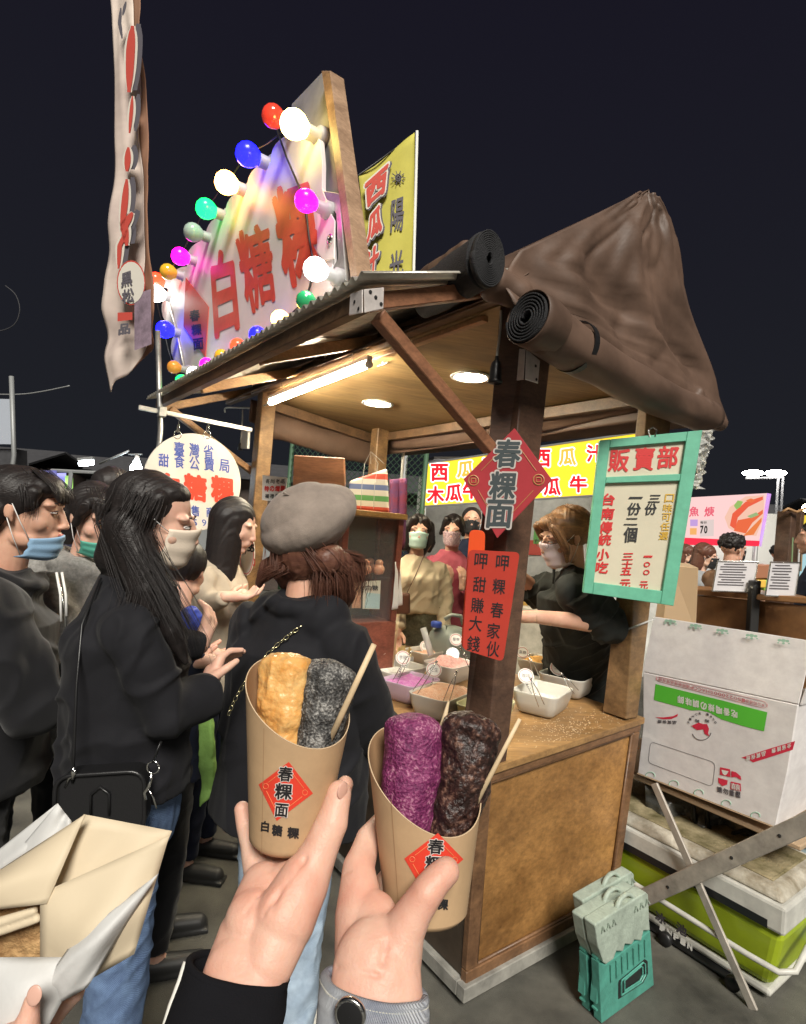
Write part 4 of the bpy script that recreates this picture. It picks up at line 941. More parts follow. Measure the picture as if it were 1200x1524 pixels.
# stacked kraft cups, sticks, jug
def kcup(px, py0, py1, dd, rb, rt, label):
    P = D(px, py1, dd); P.z = CZ(.3)+.002; zt = D(px, py0, dd).z; t = thing('kraft_cup', label, 'paper cup', P, 'kraft cups waiting on the counter')
    n = 36; rings = []; H_ = zt-P.z
    for f in [i/6 for i in range(7)]: rings.append([P+EZ*(f*(H_-.05+.05*(math.sin(2*math.pi*j/n+.6)*.5+.5)))+(EU*math.cos(2*math.pi*j/n)+EV*math.sin(2*math.pi*j/n))*(rb+(rt-rb)*f) for j in range(n)])
    mb = MB(); mb.loft(rings, cap=False); mb.build('cup_wall', m_kraft, t, smooth=True, solid=.0015)
    mb = MB(); mb.lathe(P, [(.001, .004), (rb-.001, .004), (rb-.001, .006), (.001, .006)], 24); mb.build('cup_base', m_kraft, t)
kcup(547, 912, 990, 3.05, .043, .056, 'tall empty kraft cup nearest the beret woman, on the counter')
kcup(574, 926, 992, 3.0, .038, .050, 'shorter empty kraft cup beside the bamboo sticks')
P = D(597, 990, 3.05); P.z = CZ(.3)+.002; t = thing('stick_box', 'clear box full of yellowish bamboo sticks on the counter', 'stick holder', P)
b = MB(); q = [P+EU*x+EV*y for x, y in ((-.03, -.04), (.05, -.04), (.05, .04), (-.03, .04))]; b.hexa(q, [p+EZ*.11 for p in q]); b.build('clear_box', m_clear, t)
m_ys = mat('yellow bamboo', (.66, .50, .22), rough=.6)
for i in range(26):
    Q = P+EU*rnd.uniform(-.022, .042)+EV*rnd.uniform(-.032, .032)+EZ*.004; b = MB(); top_ = Q+EZ*rnd.uniform(.135, .165)+EU*rnd.uniform(-.012, .012)+EV*rnd.uniform(-.012, .012); b.beam(Q, top_, .006, .004); b.build('bamboo_stick', m_ys, t)
P = D(668, 976, 3.42); P.z = CZ(.6)+.002; m_jug = mat('grey translucent jug', (.30, .34, .30), rough=.4, trans=.3); t = thing('water_jug', 'grey translucent plastic jug with a blue cap behind the tubs', 'jug', P)
b = MB(); a_ = (EU+EV*.2).normalized(); bb_ = EZ.cross(a_); b.loft([rrect(P, a_, bb_, .115*k, .095*k, .04, z) for k, z in ((.85, 0), (1, .02), (1, .13), (.96, .17), (.8, .20), (.35, .215))]); b.build('jug_body', m_jug, t, smooth=True)
b = MB(); C_ = D(650, 926, 3.36); b.lathe(C_-EZ*.03, [(.03, 0), (.032, .002), (.032, .03), (.026, .035), (.001, .035)], 22); b.build('cap', m_cblue if 'm_cblue' in globals() else mat('blue cap', (.03, .07, .35), rough=.4), t, smooth=True)
b = MB(); b.tube([D(662, 922, 3.42), D(672, 915, 3.42), D(686, 917, 3.42), D(690, 930, 3.42)], .012, 10); b.build('handle', m_jug, t, smooth=True)
b = MB(); g0 = D(640, 975, 2.9); b.tube([D(630, 935, 2.85), D(642, 975, 2.8)], .016, 12); o = b.build('clear_tube', m_clear, None, smooth=True, org=g0); tag(o, 'clear plastic tube leaning beside the jug', 'tube')
# ------------------------------------------------------------------ glass display cabinet on the counter
m_cab = wood('cabinet wood', (0.26, 0.08, 0.05), (0.15, 0.045, 0.03), (0, 0, 1), 12, 10, .4)
m_cabt = wood('cabinet top wood', (0.42, 0.24, 0.08), (0.28, 0.15, 0.05), AXU, 12, 10, .4)
m_glass = mat('cabinet glass', (.5, .55, .53), rough=.05, alpha=.07, spec=.8)
u0c, u1c, v0c, v1c, z0c, z1c = .03, .40, .98, 1.20, CZ(.2)+.002, 1.665
QB = onV(590, 925, v0c); u1c = uvz(QB)[0]; z1c = onV(590, 764, v0c).z; zs_ = QB.z; u0c = u1c-.36
cb_ = thing('display_cabinet', 'red brown wooden display cabinet with glass front standing on the counter', 'cabinet', S((u0c+u1c)/2, (v0c+v1c)/2, z0c))
def cbx(nm, u0, u1, v0, v1, z0, z1, m_, bev=.003): 
    b = MB(); b.hexa([S(u0, v0, z0), S(u1, v0, z0), S(u1, v1, z0), S(u0, v1, z0)], [S(u0, v0, z1), S(u1, v0, z1), S(u1, v1, z1), S(u0, v1, z1)]); return b.build(nm, m_, cb_, bevel=bev)
cbx('base', u0c, u1c, v0c, v1c, z0c, zs_, m_cab); cbx('top', u0c-.012, u1c+.012, v0c-.012, v1c+.012, z1c-.03, z1c, m_cabt)
for (a, b_) in ((u0c, v0c), (u1c-.035, v0c), (u0c, v1c-.035), (u1c-.035, v1c-.035)): cbx('corner_post', a, a+.035, b_, b_+.035, zs_+.001, z1c-.031, m_cab)
cbx('shelf', u0c+.036, u1c-.036, v0c+.03, v1c-.03, zs_+.22, zs_+.226, m_glass, 0); cbx('shelf', u0c+.036, u1c-.036, v0c+.03, v1c-.03, zs_+.40, zs_+.406, m_glass, 0)
cbx('glass_pane', u0c+.036, u1c-.036, v0c+.012, v0c+.016, zs_+.001, z1c-.031, m_glass, 0); cbx('side_panel', u1c-.018, u1c-.010, v0c+.036, v1c-.036, zs_+.001, z1c-.031, m_cab, 0)
cbx('back_panel', u0c+.03, u1c-.03, v1c-.014, v1c-.006, zs_+.001, z1c-.031, mat('dull green back', (.20, .15, .10), rough=.7), 0)
m_bun = mat('glazed orange snack', (.62, .22, .10), rough=.4, var=.4, vcol=(.75, .45, .28), vscale=40)
for k in range(6):
    P = S(u0c+.10+.075*(k % 3)*1.1, v0c+.06+.085*(k//3), zs_+.232); b = MB(); b.ell(P+EZ*.028, EU*.032, EV*.032, EZ*.03, 16, 10); b.ell(P+EZ*.062, EU*.022, EV*.022, EZ*.02, 14, 8); o = blob(b, 'glazed_snack', m_bun, None, .004, 2, org=P); tag(o, 'glazed orange snack, %s of the %s row on the cabinet shelf' % (('leftmost', 'middle one', 'rightmost')[k % 3], ('front', 'back')[k//3]), 'snack', 'glazed snacks in the cabinet')
m_card1, m_card2 = mat('pale blue card', (.45, .62, .62), rough=.5), mat('cream card', (.70, .66, .52), rough=.5)
cpx = lambda x, y, o_=.03: onV(x, y, v0c+o_)
b = MB(); b.prism([cpx(*q) for q in ((541, 865), (567, 864), (565, 907), (540, 906))], EV*.003); cdo = b.build('card', m_card2, None, org=cpx(550, 905)); tag(cdo, 'small printed card in cream and blue inside the glass cabinet', 'card')
b = MB(); b.prism([cpx(*q, .028) for q in ((546, 882), (566, 884), (565, 906), (543, 905))], EV*.001); b.build('print', m_card1, cdo); b = MB(); char_on(b, '白', ((544, 879), (553, 879), (553, 871), (544, 871)), lambda x, y: cpx(x, y, .0275), .02, 0); char_on(b, '糖', ((554, 879), (563, 879), (563, 871), (554, 871)), lambda x, y: cpx(x, y, .0275), .02, 0); b.build('lettering', m_ink, cdo)
b = MB(); b.prism([cpx(*q) for q in ((526, 868), (538, 866), (537, 905), (524, 905))], EV*.003); cdo = b.build('card', mat('orange card', (.60, .30, .16), rough=.5, var=.3, vscale=40), None, org=cpx(530, 905)); tag(cdo, 'orange printed card at the left inside the glass cabinet', 'card')
# white towel and bags
m_towel = mat('white towel', (.72, .70, .66), rough=.95, bump=.4, bscale=300)
def cloth_sheet(name, label, cat, m_, tl_, tr, br, bl, amp=.02, seed=1, th=.003, folds_=4):
    P = [D(*q) for q in (tl_, tr, br, bl)]; nn = (P[1]-P[0]).cross(P[3]-P[0]).normalized()
    def fn(t, s): return (P[0].lerp(P[1], s)).lerp(P[3].lerp(P[2], s), t)+nn*(amp*math.sin(s*folds_*3.1+t*1.5)*(.3+t)+float(noise3(np.array([[t*4, s*6, 1.]]), seed)[0])*amp*.6)
    mb = MB(); mb.loft(grid(fn, 14, 18), cap=False, closed=False); o = mb.build(name, m_, None, smooth=True, solid=th, org=P[3]); tag(o, label, cat); return o
cloth_sheet('towel', 'white towel hanging from the right side of the glass cabinet', 'towel', m_towel, (589, 836, 2.93), (594, 836, 2.99), (600, 898, 3.0), (586, 908, 2.92), .006, 3)
def stripes(name, cols, axis=(0, 0, 1), scale=9.0, ph=0):
    m = bpy.data.materials.new(name); m.use_nodes = True; n = m.node_tree.nodes; l = m.node_tree.links; p = n['Principled BSDF']; p.inputs['Roughness'].default_value = .45
    t = n.new('ShaderNodeTexCoord'); s_ = n.new('ShaderNodeSeparateXYZ'); l.new(t.outputs['Object'], s_.inputs[0]); a = n.new('ShaderNodeMath'); a.operation = 'MULTIPLY_ADD'; a.inputs[1].default_value = scale; a.inputs[2].default_value = ph
    l.new(s_.outputs['Z'], a.inputs[0]); f = n.new('ShaderNodeMath'); f.operation = 'FRACT'; l.new(a.outputs[0], f.inputs[0]); r = n.new('ShaderNodeValToRGB'); r.color_ramp.interpolation = 'CONSTANT'; l.new(f.outputs[0], r.inputs[0])
    e = r.color_ramp.elements; e[0].color = (*cols[0], 1); e[1].position = 1/len(cols); e[1].color = (*cols[1], 1)
    for i, c in enumerate(cols[2:], 2): k = e.new(i/len(cols)); k.color = (*c, 1)
    l.new(r.outputs[0], p.inputs['Base Color']); return m
m_strp = stripes('striped woven plastic', [(.55, .08, .05), (.62, .58, .52), (.10, .30, .10), (.62, .58, .52), (.12, .16, .32), (.62, .58, .52), (.55, .08, .05), (.62, .58, .52), (.20, .32, .50), (.30, .42, .58)], scale=3.4, ph=.02)
BB = D(548, 757, 3.0); BB.z = z1c+.002; t = thing('striped_bag', 'red blue and green striped woven bag on top of the glass cabinet', 'bag', BB)
b = MB(); bq = [D(517, 757, 3.02), D(580, 757, 2.95), D(580, 757, 3.12)+Vector((0, 0, 0)), D(517, 757, 3.2)]; bt_ = [D(520, 716, 3.06), D(576, 697, 3.0), D(577, 697, 3.06), D(520, 716, 3.14)]
for q in bq: q.z = z1c+.003
b.hexa(bq, bt_); b.build('bag_body', m_strp, t, bevel=.012, seg=2)
for x0, x1 in ((537, 540), (556, 560)): 
    b = MB(); b.tube([D(x0, 757, 2.965), D(x0+2, 720, 2.99), D(x1+3, 690, 3.0), D(552, 672, 3.02), D(x1+12, 690, 3.0)], .004, 6, flat=(_F, .4)); b.build('handle', m_clear, t, smooth=True)
b = MB(); q = [D(520, 740, 3.0)]; P = D(516, 742, 2.9); P.z = z1c+.002; b.ell(P+EZ*.04, EU*.05, EV*.04, EZ*.04); o = blob(b, 'green_cloth', mat('lime cloth', (.42, .62, .20), rough=.8), None, .005, 3, disp=lambda P, N: noise3(P*40, 2)*.008, org=P); tag(o, 'crumpled lime green cloth on the cabinet behind the beret', 'cloth')
b = MB(); q0 = [D(*p) for p in ((438, 730, 3.15), (516, 738, 3.1), (514, 682, 3.1), (440, 678, 3.15))]; b.prism(q0, (q0[1]-q0[0]).cross(q0[2]-q0[0]).normalized()*.03); o = b.build('wooden_board', m_red, None, bevel=.004, org=(q0[0])); tag(o, 'reddish wooden board standing on the cabinet behind the beret', 'board')
m_dk = mat('dark purple cloth', (.05, .025, .09), rough=.8, var=.6, vcol=(.20, .02, .03), vscale=12)
cloth_sheet('dark_bag', 'dark blue and red cloth bag hanging behind the striped bag', 'bag', m_dk, (580, 714, 3.3), (604, 712, 3.3), (600, 812, 3.3), (584, 835, 3.3), .02, 5, .03)
# a small price card on the cabinet edge and the round price disc
qc = [D(*p) for p in ((390, 744, 2.85), (424, 748, 2.85), (428, 711, 2.85), (391, 707, 2.85))]; pc_n = (qc[1]-qc[0]).cross(qc[2]-qc[0]).normalized()
b = MB(); b.prism(qc, -pc_n*.003 if pc_n.dot(_F) < 0 else pc_n*.003); pcd = b.build('price_card', m_white, None, org=qc[0]); tag(pcd, 'small white card with red and black characters beside the left post', 'card')
pcf = lambda x, y: onplane(x, y, qc[0]-_F*.002, pc_n)
b = MB(); 
for i, ch in enumerate('長尚老品'): char_on(b, ch, ((395+i*7.5, 719), (401+i*7.5, 720), (402+i*7.5, 713.5), (396+i*7.5, 712.5)), pcf, .02, 0)
for i, ch in enumerate('福禮照慣'): char_on(b, ch, ((394+i*7.5, 741), (400+i*7.5, 742), (401+i*7.5, 735.5), (395+i*7.5, 734.5)), pcf, .02, 0)
b.build('lettering', m_ink, pcd); b = MB()
for i, ch in enumerate('特の爛飄'): char_on(b, ch, ((393+i*8, 731), (400+i*8, 732), (401+i*8, 723.5), (394+i*8, 722.5)), pcf, .05, 0)
b.build('lettering', m_redpaint, pcd)
b = MB(); P = D(369, 827, 2.75); n_ = (-_F-CR*.9).normalized(); a_ = n_.cross(EZ).normalized(); C_ = circle_pts(P, a_*.060, EZ*.095, 32); b.prism(C_, n_*.004); dsc = b.build('price_disc', m_white, None, org=P); tag(dsc, 'oval white price disc with red and black figures on the left post', 'sign')
pdf = lambda x, y: onplane(x, y, P+n_*.0045, n_); b = MB()
for tx, x, y, w_, h_ in (('一', 363, 812, 4, 2), ('份', 363, 821, 4, 4), ('3', 371, 815, 3, 6), ('5', 376, 816, 3, 6), ('三', 362, 834, 4, 3), ('份', 363, 843, 4, 4)): char_on(b, tx, ((x-w_, y+h_), (x+w_, y+h_), (x+w_, y-h_), (x-w_, y-h_)), pdf, .03, 0)
b.build('lettering', m_ink, dsc); b = MB()
for tx, x in (('1', 369), ('0', 374), ('0', 378)): char_on(b, tx, ((x-2, 843), (x+2, 843), (x+2, 831), (x-2, 831)), pdf, .04, 0)
b.tube([p+n_*.004 for p in circle_pts(P, a_*.055, EZ*.088, 32)]+[circle_pts(P, a_*.055, EZ*.088, 32)[0]+n_*.004], .002, 4)
b.build('lettering', m_redpaint, dsc)
# ================================================================== white carton on the folding table, right of the stall
m_cart = mat('white carton', (.76, .73, .72), rough=.6, var=.10, vcol=(.68, .645, .64), vscale=20, stretch=((0, 0, 1), 6), bump=.12, bscale=60, dist=.002)
m_cartin = mat('carton kraft edge', (.42, .30, .19), rough=.8)
m_gprint = mat('green print', (.10, .52, .045), rough=.5); m_rprint = mat('crimson print', (.66, .03, .07), rough=.5); m_kprint = mat('dark print', (.08, .07, .08), rough=.6); m_gfaint = mat('faint green print', (.36, .58, .45), rough=.6)
UB_ = 1.06
bx = lambda x, y, o_=0: onU(x, y, UB_-o_)
cart = thing('white_carton', 'large white carton with green band and red print, flap up, on the folding table', 'carton', S(1.3, -.25, .57))
f0, f1, f2, f3, f4, f5 = bx(949, 1151), bx(1155, 1232), bx(1173, 1150), bx(1189, 1049), bx(957, 1000), bx(957, 1080)
dU = EU*.38; rs_ = EU*.38
b = MB(); b.prism([f0, f1, f2, f3, f4, f5], dU); bd = b.build('carton_body', m_cart, cart, bevel=.004)
b = MB(); tl2, tr2 = bx(968, 918), bx(1206, 955); b.prism([f4+EZ*.002, f3+EZ*.002, tr2+EU*.03, tl2+EU*.03], EU*.006); b.build('upright_flap', m_cart, cart, bevel=.0015)
f6 = onU(1210, 1030, UB_)
b = MB(); b.prism([f3+EU*.004-EV*.002, f3+EU*.37-EV*.002, f3+EU*.40-EV*.05+EZ*.20, f3+EU*.02-EV*.05+EZ*.22], -EV*.006); b.build('side_flap', m_cart, cart)
b = MB(); b.tube([f0.lerp(f1, -.001)-EU*.0015, f1-EU*.0015], .0025, 5); b.build('kraft_edge', m_cartin, cart)
C3 = lambda x, y: (930+x/4.444, 900+y/4.444)
cq = lambda o_=.0012: (lambda x, y: bx(*C3(x, y), o_))
def cpoly(pts, m_, nm, o_=.0012): b = MB(); P = [cq(o_)(*p) for p in pts]; b.add(P, [tuple(range(len(P)))]); return b.build(nm, m_, cart)
cpoly([(205, 525), (420, 578), (640, 632), (944, 712), (922, 838), (780, 802), (640, 758), (600, 735), (560, 712), (500, 698), (440, 700), (410, 690), (193, 630)], m_gprint, 'green_band')
cpoly([(772, 1012), (960, 952), (1128, 902), (1112, 960), (850, 1044), (830, 1030)], m_rprint, 'red_corner_band')
def outline(nm, pts, m_, r=.0006):
    P = rounded([cq(.001)(*p) for p in pts], .02, 4); b = MB(); b.tube(P+[P[0]], r, 4); return b.build(nm, m_, cart)
outline('printed_frame', [(172, 905), (600, 1045), (582, 1205), (155, 1045)], m_kprint)
outline('printed_frame', [(210, 472), (945, 645), (942, 690), (208, 503)], mat('pink print', (.62, .24, .26), rough=.6), .0006)
def cline(s_, x0, y0, x1, y1, h_, m_, nm, wt=.02, flip=True):
    """line of characters printed upside down along x0,y0 -> x1,y1"""
    b = MB(); n = len(s_)
    for i, ch in enumerate(s_):
        t = (i+.5)/n; x, y = x0+(x1-x0)*t, y0+(y1-y0)*t; dx, dy = (x1-x0)/n*.42, (y1-y0)/n*.42; ux, uy = (0, -h_/2) if not flip else (0, h_/2)
        char_on(b, ch, ((x-dx-ux, y-dy-uy), (x+dx-ux, y+dy-uy), (x+dx+ux, y+dy+uy), (x-dx+ux, y-dy+uy)), cq(.002), wt, .0)
    return b.build(nm, m_, cart)
cline('吃香喝辣の調味師', 750, 730, 345, 622, 52, m_white, 'band_lettering', .035)
cline('本公司通過ISO22000及HACCP國際驗證品質保證', 930, 668, 222, 490, 22, mat('pink lettering', (.58, .20, .22), rough=.6), 'frame_lettering', .01)
cline('全省皆售 品質保證', 1105, 930, 800, 1022, 32, m_white, 'band_lettering', .03)
cline('請勿重壓', 608, 1218, 770, 1262, 40, m_kprint, 'lettering', .03, False)
cline('品質保證', 345, 780, 215, 772, 22, m_kprint, 'lettering', .03)
b = MB(); 
for i, ch in enumerate('SINCE 1970'):
    q = R(200+i*15.5); x, y = 512+95*math.cos(q), 810+92*math.sin(q); put_text(b, ch, cq(.002)(x, y), -EV.normalized()*.0, EZ*.0, .0) if False else char_on(b, ch, ((x-7, y-9), (x+7, y-5), (x+7, y+10), (x-7, y+6)), cq(.002), .02, 0)
for x in (480, 545): char_on(b, '調', ((x-14, y_-10), (x+14, y_-6), (x+14, y_+16), (x-14, y_+12)) if False else ((x-14, 755), (x+14, 762), (x+14, 782), (x-14, 776)), cq(.002), .02, 0)
b.build('lettering', m_kprint, cart)
cpoly([(440, 802), (490, 780), (520, 790), (545, 790), (558, 820), (552, 850), (562, 872), (530, 855), (520, 825), (480, 830)], m_rprint, 'red_emblem', .0016)
b = MB(); P = [cq(.0012)(510+62*math.cos(R(a)), 838+58*math.sin(R(a))) for a in range(10, 175, 11)]; b.tube(P, .0012, 4); b.build('emblem_arc', m_kprint, cart)
cpoly([(200, 745), (260, 745), (320, 738), (352, 722), (350, 738), (310, 756), (255, 758)], m_rprint, 'red_swoosh')
for (x, y, sh_) in ((628, 1075, 0), (706, 1100, 1), (618, 1145, 2), (698, 1170, 3)):
    if sh_ == 1: pts = [(x, y), (x+30, y+8), (x+62, y+35), (x+66, y+62), (x+30, y+40), (x, y+42)]
    elif sh_ == 2: pts = [(x, y), (x+64, y+18), (x+60, y+45), (x+30, y+55), (x+4, y+35)]
    else: pts = [(x+4, y), (x+70, y+14), (x+72, y+66), (x+2, y+50)]
    cpoly(pts, m_rprint, 'handling_mark', .0016)
cpoly([(640, 1092), (688, 1102), (676, 1122), (664, 1130), (650, 1120)], m_white, 'handling_mark', .0022)
b = MB(); char_on(b, '囍', ((704, 1218), (764, 1232), (764, 1192), (704, 1178)), cq(.0024), .01, 0); b.build('handling_mark', m_white, cart)
b = MB()
for x, y in ((302, 116), (470, 146), (645, 178), (840, 212), (1050, 245)):
    for dx, dy, r_ in ((-26, -10, 13), (0, -8, 16), (26, -4, 13), (-34, 6, 7), (36, 12, 7), (0, 10, 10)):
        P = [onU(*C3(x+dx+r_*math.cos(a*.7), y+dy+r_*.7*math.sin(a*.7)), UB_+.0255-.026*0) for a in range(9)]; P = [p-EU*.0 for p in P]; b.add([bx(*C3(x+dx+r_*math.cos(a*.7), y+dy+r_*.7*math.sin(a*.7)), -.026*((C3(0, 430)[1]-C3(0, y)[1])/80)+.0005) for a in range(9)], [tuple(range(9))])
for x, y in ((170, 1130), (325, 1185), (490, 1245), (672, 1315), (865, 1395)):
    P = [cq(.0012)(x+30*math.cos(R(a)), y+22*math.sin(R(a))) for a in range(150, 400, 18)]; b.tube(P, .0016, 4)
o = b.build('green_tree_marks', m_gfaint, cart); o['kind'] = 'stuff'
# inner brown carton behind and folding table
b = MB(); q0 = [D(*p) for p in ((985, 935, 2.95), (1036, 940, 2.85), (1040, 845, 2.85), (1000, 842, 2.95))]; b.prism(q0, (_F+CR*.3)*.25); o = b.build('cardboard_box', m_cartin, None, bevel=.003, org=q0[0]); tag(o, 'plain brown cardboard box behind the white carton', 'carton')
m_tabl = mat('worn table steel', (.42, .38, .33), rough=.5, metal=.3, var=.35, vscale=14)
tb = thing('folding_table', 'folding table with crossed grey metal legs carrying the white carton', 'table', S(1.3, -.25, 0))
zt = .555
b = MB(); b.hexa([S(1.075, -.60, zt-.02), S(1.62, -.60, zt-.02), S(1.62, .35, zt-.02), S(1.075, .35, zt-.02)], [S(1.075, -.60, zt), S(1.62, -.60, zt), S(1.62, .35, zt), S(1.075, .35, zt)]); b.build('table_top', m_cartin, tb, bevel=.004)
UX = .875
L0, L1 = onU(966, 1333, UX), onU(1204, 1224, UX); L0 = L0+(L0-L1)*.25; L1 = L1+(L1-L0)*.06
b = MB(); b.beam(L0, L1, .014, .062, up=EZ); b.build('leg', m_tabl, tb, bevel=.003)
K0, K1 = onU(974, 1166, UX+.02), onU(1112, 1480, UX+.02); K1 = K0+(K1-K0)*((K0.z)/(K0.z-K1.z))
b = MB(); b.beam(K0, K1, .012, .032, up=EV); b.build('leg', m_tabl, tb, bevel=.003)
b = MB(); b.beam(S(1.58, .25, 0.005), S(1.58, -.7, zt-.035), .014, .035, up=EZ); b.build('leg', m_tabl, tb); b = MB(); b.beam(S(1.56, -.7, .005), S(1.56, .25, zt-.035), .014, .035, up=EZ); b.build('leg', m_tabl, tb)
for f in (.30, .62, .83):
    P = L0.lerp(L1, f); b = MB(); b.lathe(P-EU*.007, [(.001, .003), (.006, .002), (.006, 0)], 12, -EU); b.build('rivet', m_dark, tb)
# lime cool box
m_lime = mat('lime plastic', (.36, .46, .02), rough=.35, var=.15, vscale=6); m_lid = mat('dirty grey lid', (.48, .45, .38), rough=.6, var=.5, vcol=(.20, .16, .10), vscale=9, bump=.3, bscale=80, detail=9); m_lidw = mat('grey white plastic', (.58, .57, .52), rough=.45, var=.2, vscale=12); m_moss = mat('stained lid top', (.30, .25, .15), rough=.85, var=.5, vcol=(.10, .085, .03), vscale=11, bump=.5, bscale=120, detail=9)
UC = .93
cz_ = thing('cool_box', 'lime green cool box with grey lid and white handle under the table', 'cool box', S(1.15, -.2, 0))
vr = uvz(onU(1166, 1400, UC))[1]; v_l = .42; ud = .46
def cpt(px, py): return onU(px, py, UC)
zl0 = cpt(1166, 1396).z; zl1 = cpt(1171, 1362).z; zb0 = max(.05, cpt(1120, 1476).z)
def cbox(nm, z0, z1, gr0, gr1, m_, bev=.02, seg=3):
    b = MB(); q = lambda z, g: [S(UC-g, vr-g, z), S(UC+ud+g, vr-g, z), S(UC+ud+g, v_l+g, z), S(UC-g, v_l+g, z)]; b.hexa(q(z0, gr0), q(z1, gr1)); return b.build(nm, m_, cz_, bevel=bev, seg=seg)
cbox('box_body', zb0, zl0, -.05, -.004, m_lime, .03); cbox('lid_rim', zl0+.001, zl1+.02, .004, .006, m_lidw, .012, 2); cbox('lid', zl1+.0205, zl1+.06, -.004, -.03, m_lid, .015, 3); cbox('lid_recess', zl1+.0605, zl1+.066, -.06, -.065, m_moss, .003, 1); cbox('base_rim', zb0-.03, zb0-.001, -.045, -.045, m_lidw, .012, 2)
b = MB(); b.prism([S(UC-.0075, v_, z) for v_, z in ((vr+.05, zl0+.006), (vr+.05, zl0+.035), (.38, zl0+.035), (.38, zl0+.006))], EU*.004); b.build('black_strip', m_black, cz_)
hz = (zb0+zl0)/2+.005
b = MB(); b.tube([S(UC+.01, .40, hz+.02), S(UC-.022, .36, hz+.02), S(UC-.024, 0, hz+.01), S(UC-.026, vr+.10, hz), S(UC-.02, vr-.0, hz), S(UC+.02, vr-.035, hz+.01), S(UC+.10, vr-.04, hz+.06), S(UC+.3, vr-.035, zl0+.0)], .0105, 10); b.build('handle', m_lidw, cz_, smooth=True)
cf = lambda o_: (lambda x, y: onU(860+x/3.53, 1180+y/3.53, UC-o_+.012))
b = MB()
for i, ch in enumerate('INPIN'): x = 430+i*36; y = 690+i*24; char_on(b, ch, ((x, y+30), (x+28, y+48), (x+30, y+14), (x+4, y-4)), cf(.008), .06, 0)
b.build('lettering', m_white, cz_); b = MB()
for i, ch in enumerate('冰池'): x = 405+i*110; y = 620+i*60; char_on(b, ch, ((x, y+50), (x+58, y+84), (x+60, y+26), (x+4, y-8)), cf(.0082), .05, 0)
b.build('lettering', m_kprint, cz_)
# second grey lidded crate behind, black dolly, bits under the table
b = MB(); q = [S(1.42, -.9, .30), S(1.9, -.9, .30), S(1.9, -.40, .30), S(1.42, -.40, .30)]; b.hexa([p-EZ*.29 for p in q], [p+EZ*.03 for p in q]); o = b.build('grey_blue_crate', mat('grey blue plastic', (.30, .38, .40), rough=.4), None, bevel=.02, seg=2, org=S(1.6, -.65, 0)); tag(o, 'grey blue lidded crate at the right behind the table leg', 'crate')
dl = thing('black_crate', 'low black plastic crate with wheels under the lime cool box', 'crate', S(.98, -.2, 0))
b = MB(); b.hexa([S(UC+.02, -.48, .005), S(1.35, -.48, .005), S(1.35, .3, .005), S(UC+.02, .3, .005)], [S(UC+.01, -.50, zb0-.032), S(1.37, -.50, zb0-.032), S(1.37, .32, zb0-.032), S(UC+.01, .32, zb0-.032)]); b.build('crate_body', m_black, dl, bevel=.006)
for v_ in (-.46, -.2, .1):
    b = MB(); b.lathe(S(UC-.02, v_, .028), [(.002, 0), (.026, 0), (.027, .012), (.026, .024), (.002, .024)], 16, EU); b.build('wheel', m_black, dl, smooth=True)
m_rack = mat('black tube', (.015, .015, .015), rough=.35, metal=.4)
ch_ = thing('folded_chair', 'folded black tube chair lying on the cool box under the table', 'chair', D(1050, 1240, 2.45))
for pts in (((1034, 1180, 2.5), (1040, 1160, 2.5), (1048, 1165, 2.5), (1056, 1240, 2.45)), ((1034, 1180, 2.5), (1033, 1210, 2.5), (1038, 1236, 2.48)), ((1085, 1258, 2.4), (1092, 1240, 2.42), (1110, 1235, 2.4), (1150, 1262, 2.35))):
    b = MB(); b.tube([D(*p) for p in pts], .009, 8); b.build('frame_tube', m_rack, ch_, smooth=True)
b = MB(); b.tube([D(1066, 1240, 2.5), D(1078, 1190, 2.5)], .012, 8); b.tube([D(1076, 1235, 2.52), D(1085, 1195, 2.52)], .012, 8); o = b.build('frame_tube', m_tin, ch_, smooth=True)
cloth_sheet('plastic_wrap', 'crumpled dark plastic wrap on the cool box under the carton', 'plastic wrap', mat('smoky plastic', (.10, .10, .09), rough=.25, alpha=.8), (960, 1165, 2.62), (1140, 1215, 2.42), (1130, 1262, 2.40), (962, 1205, 2.58), .03, 7, .002, 6)
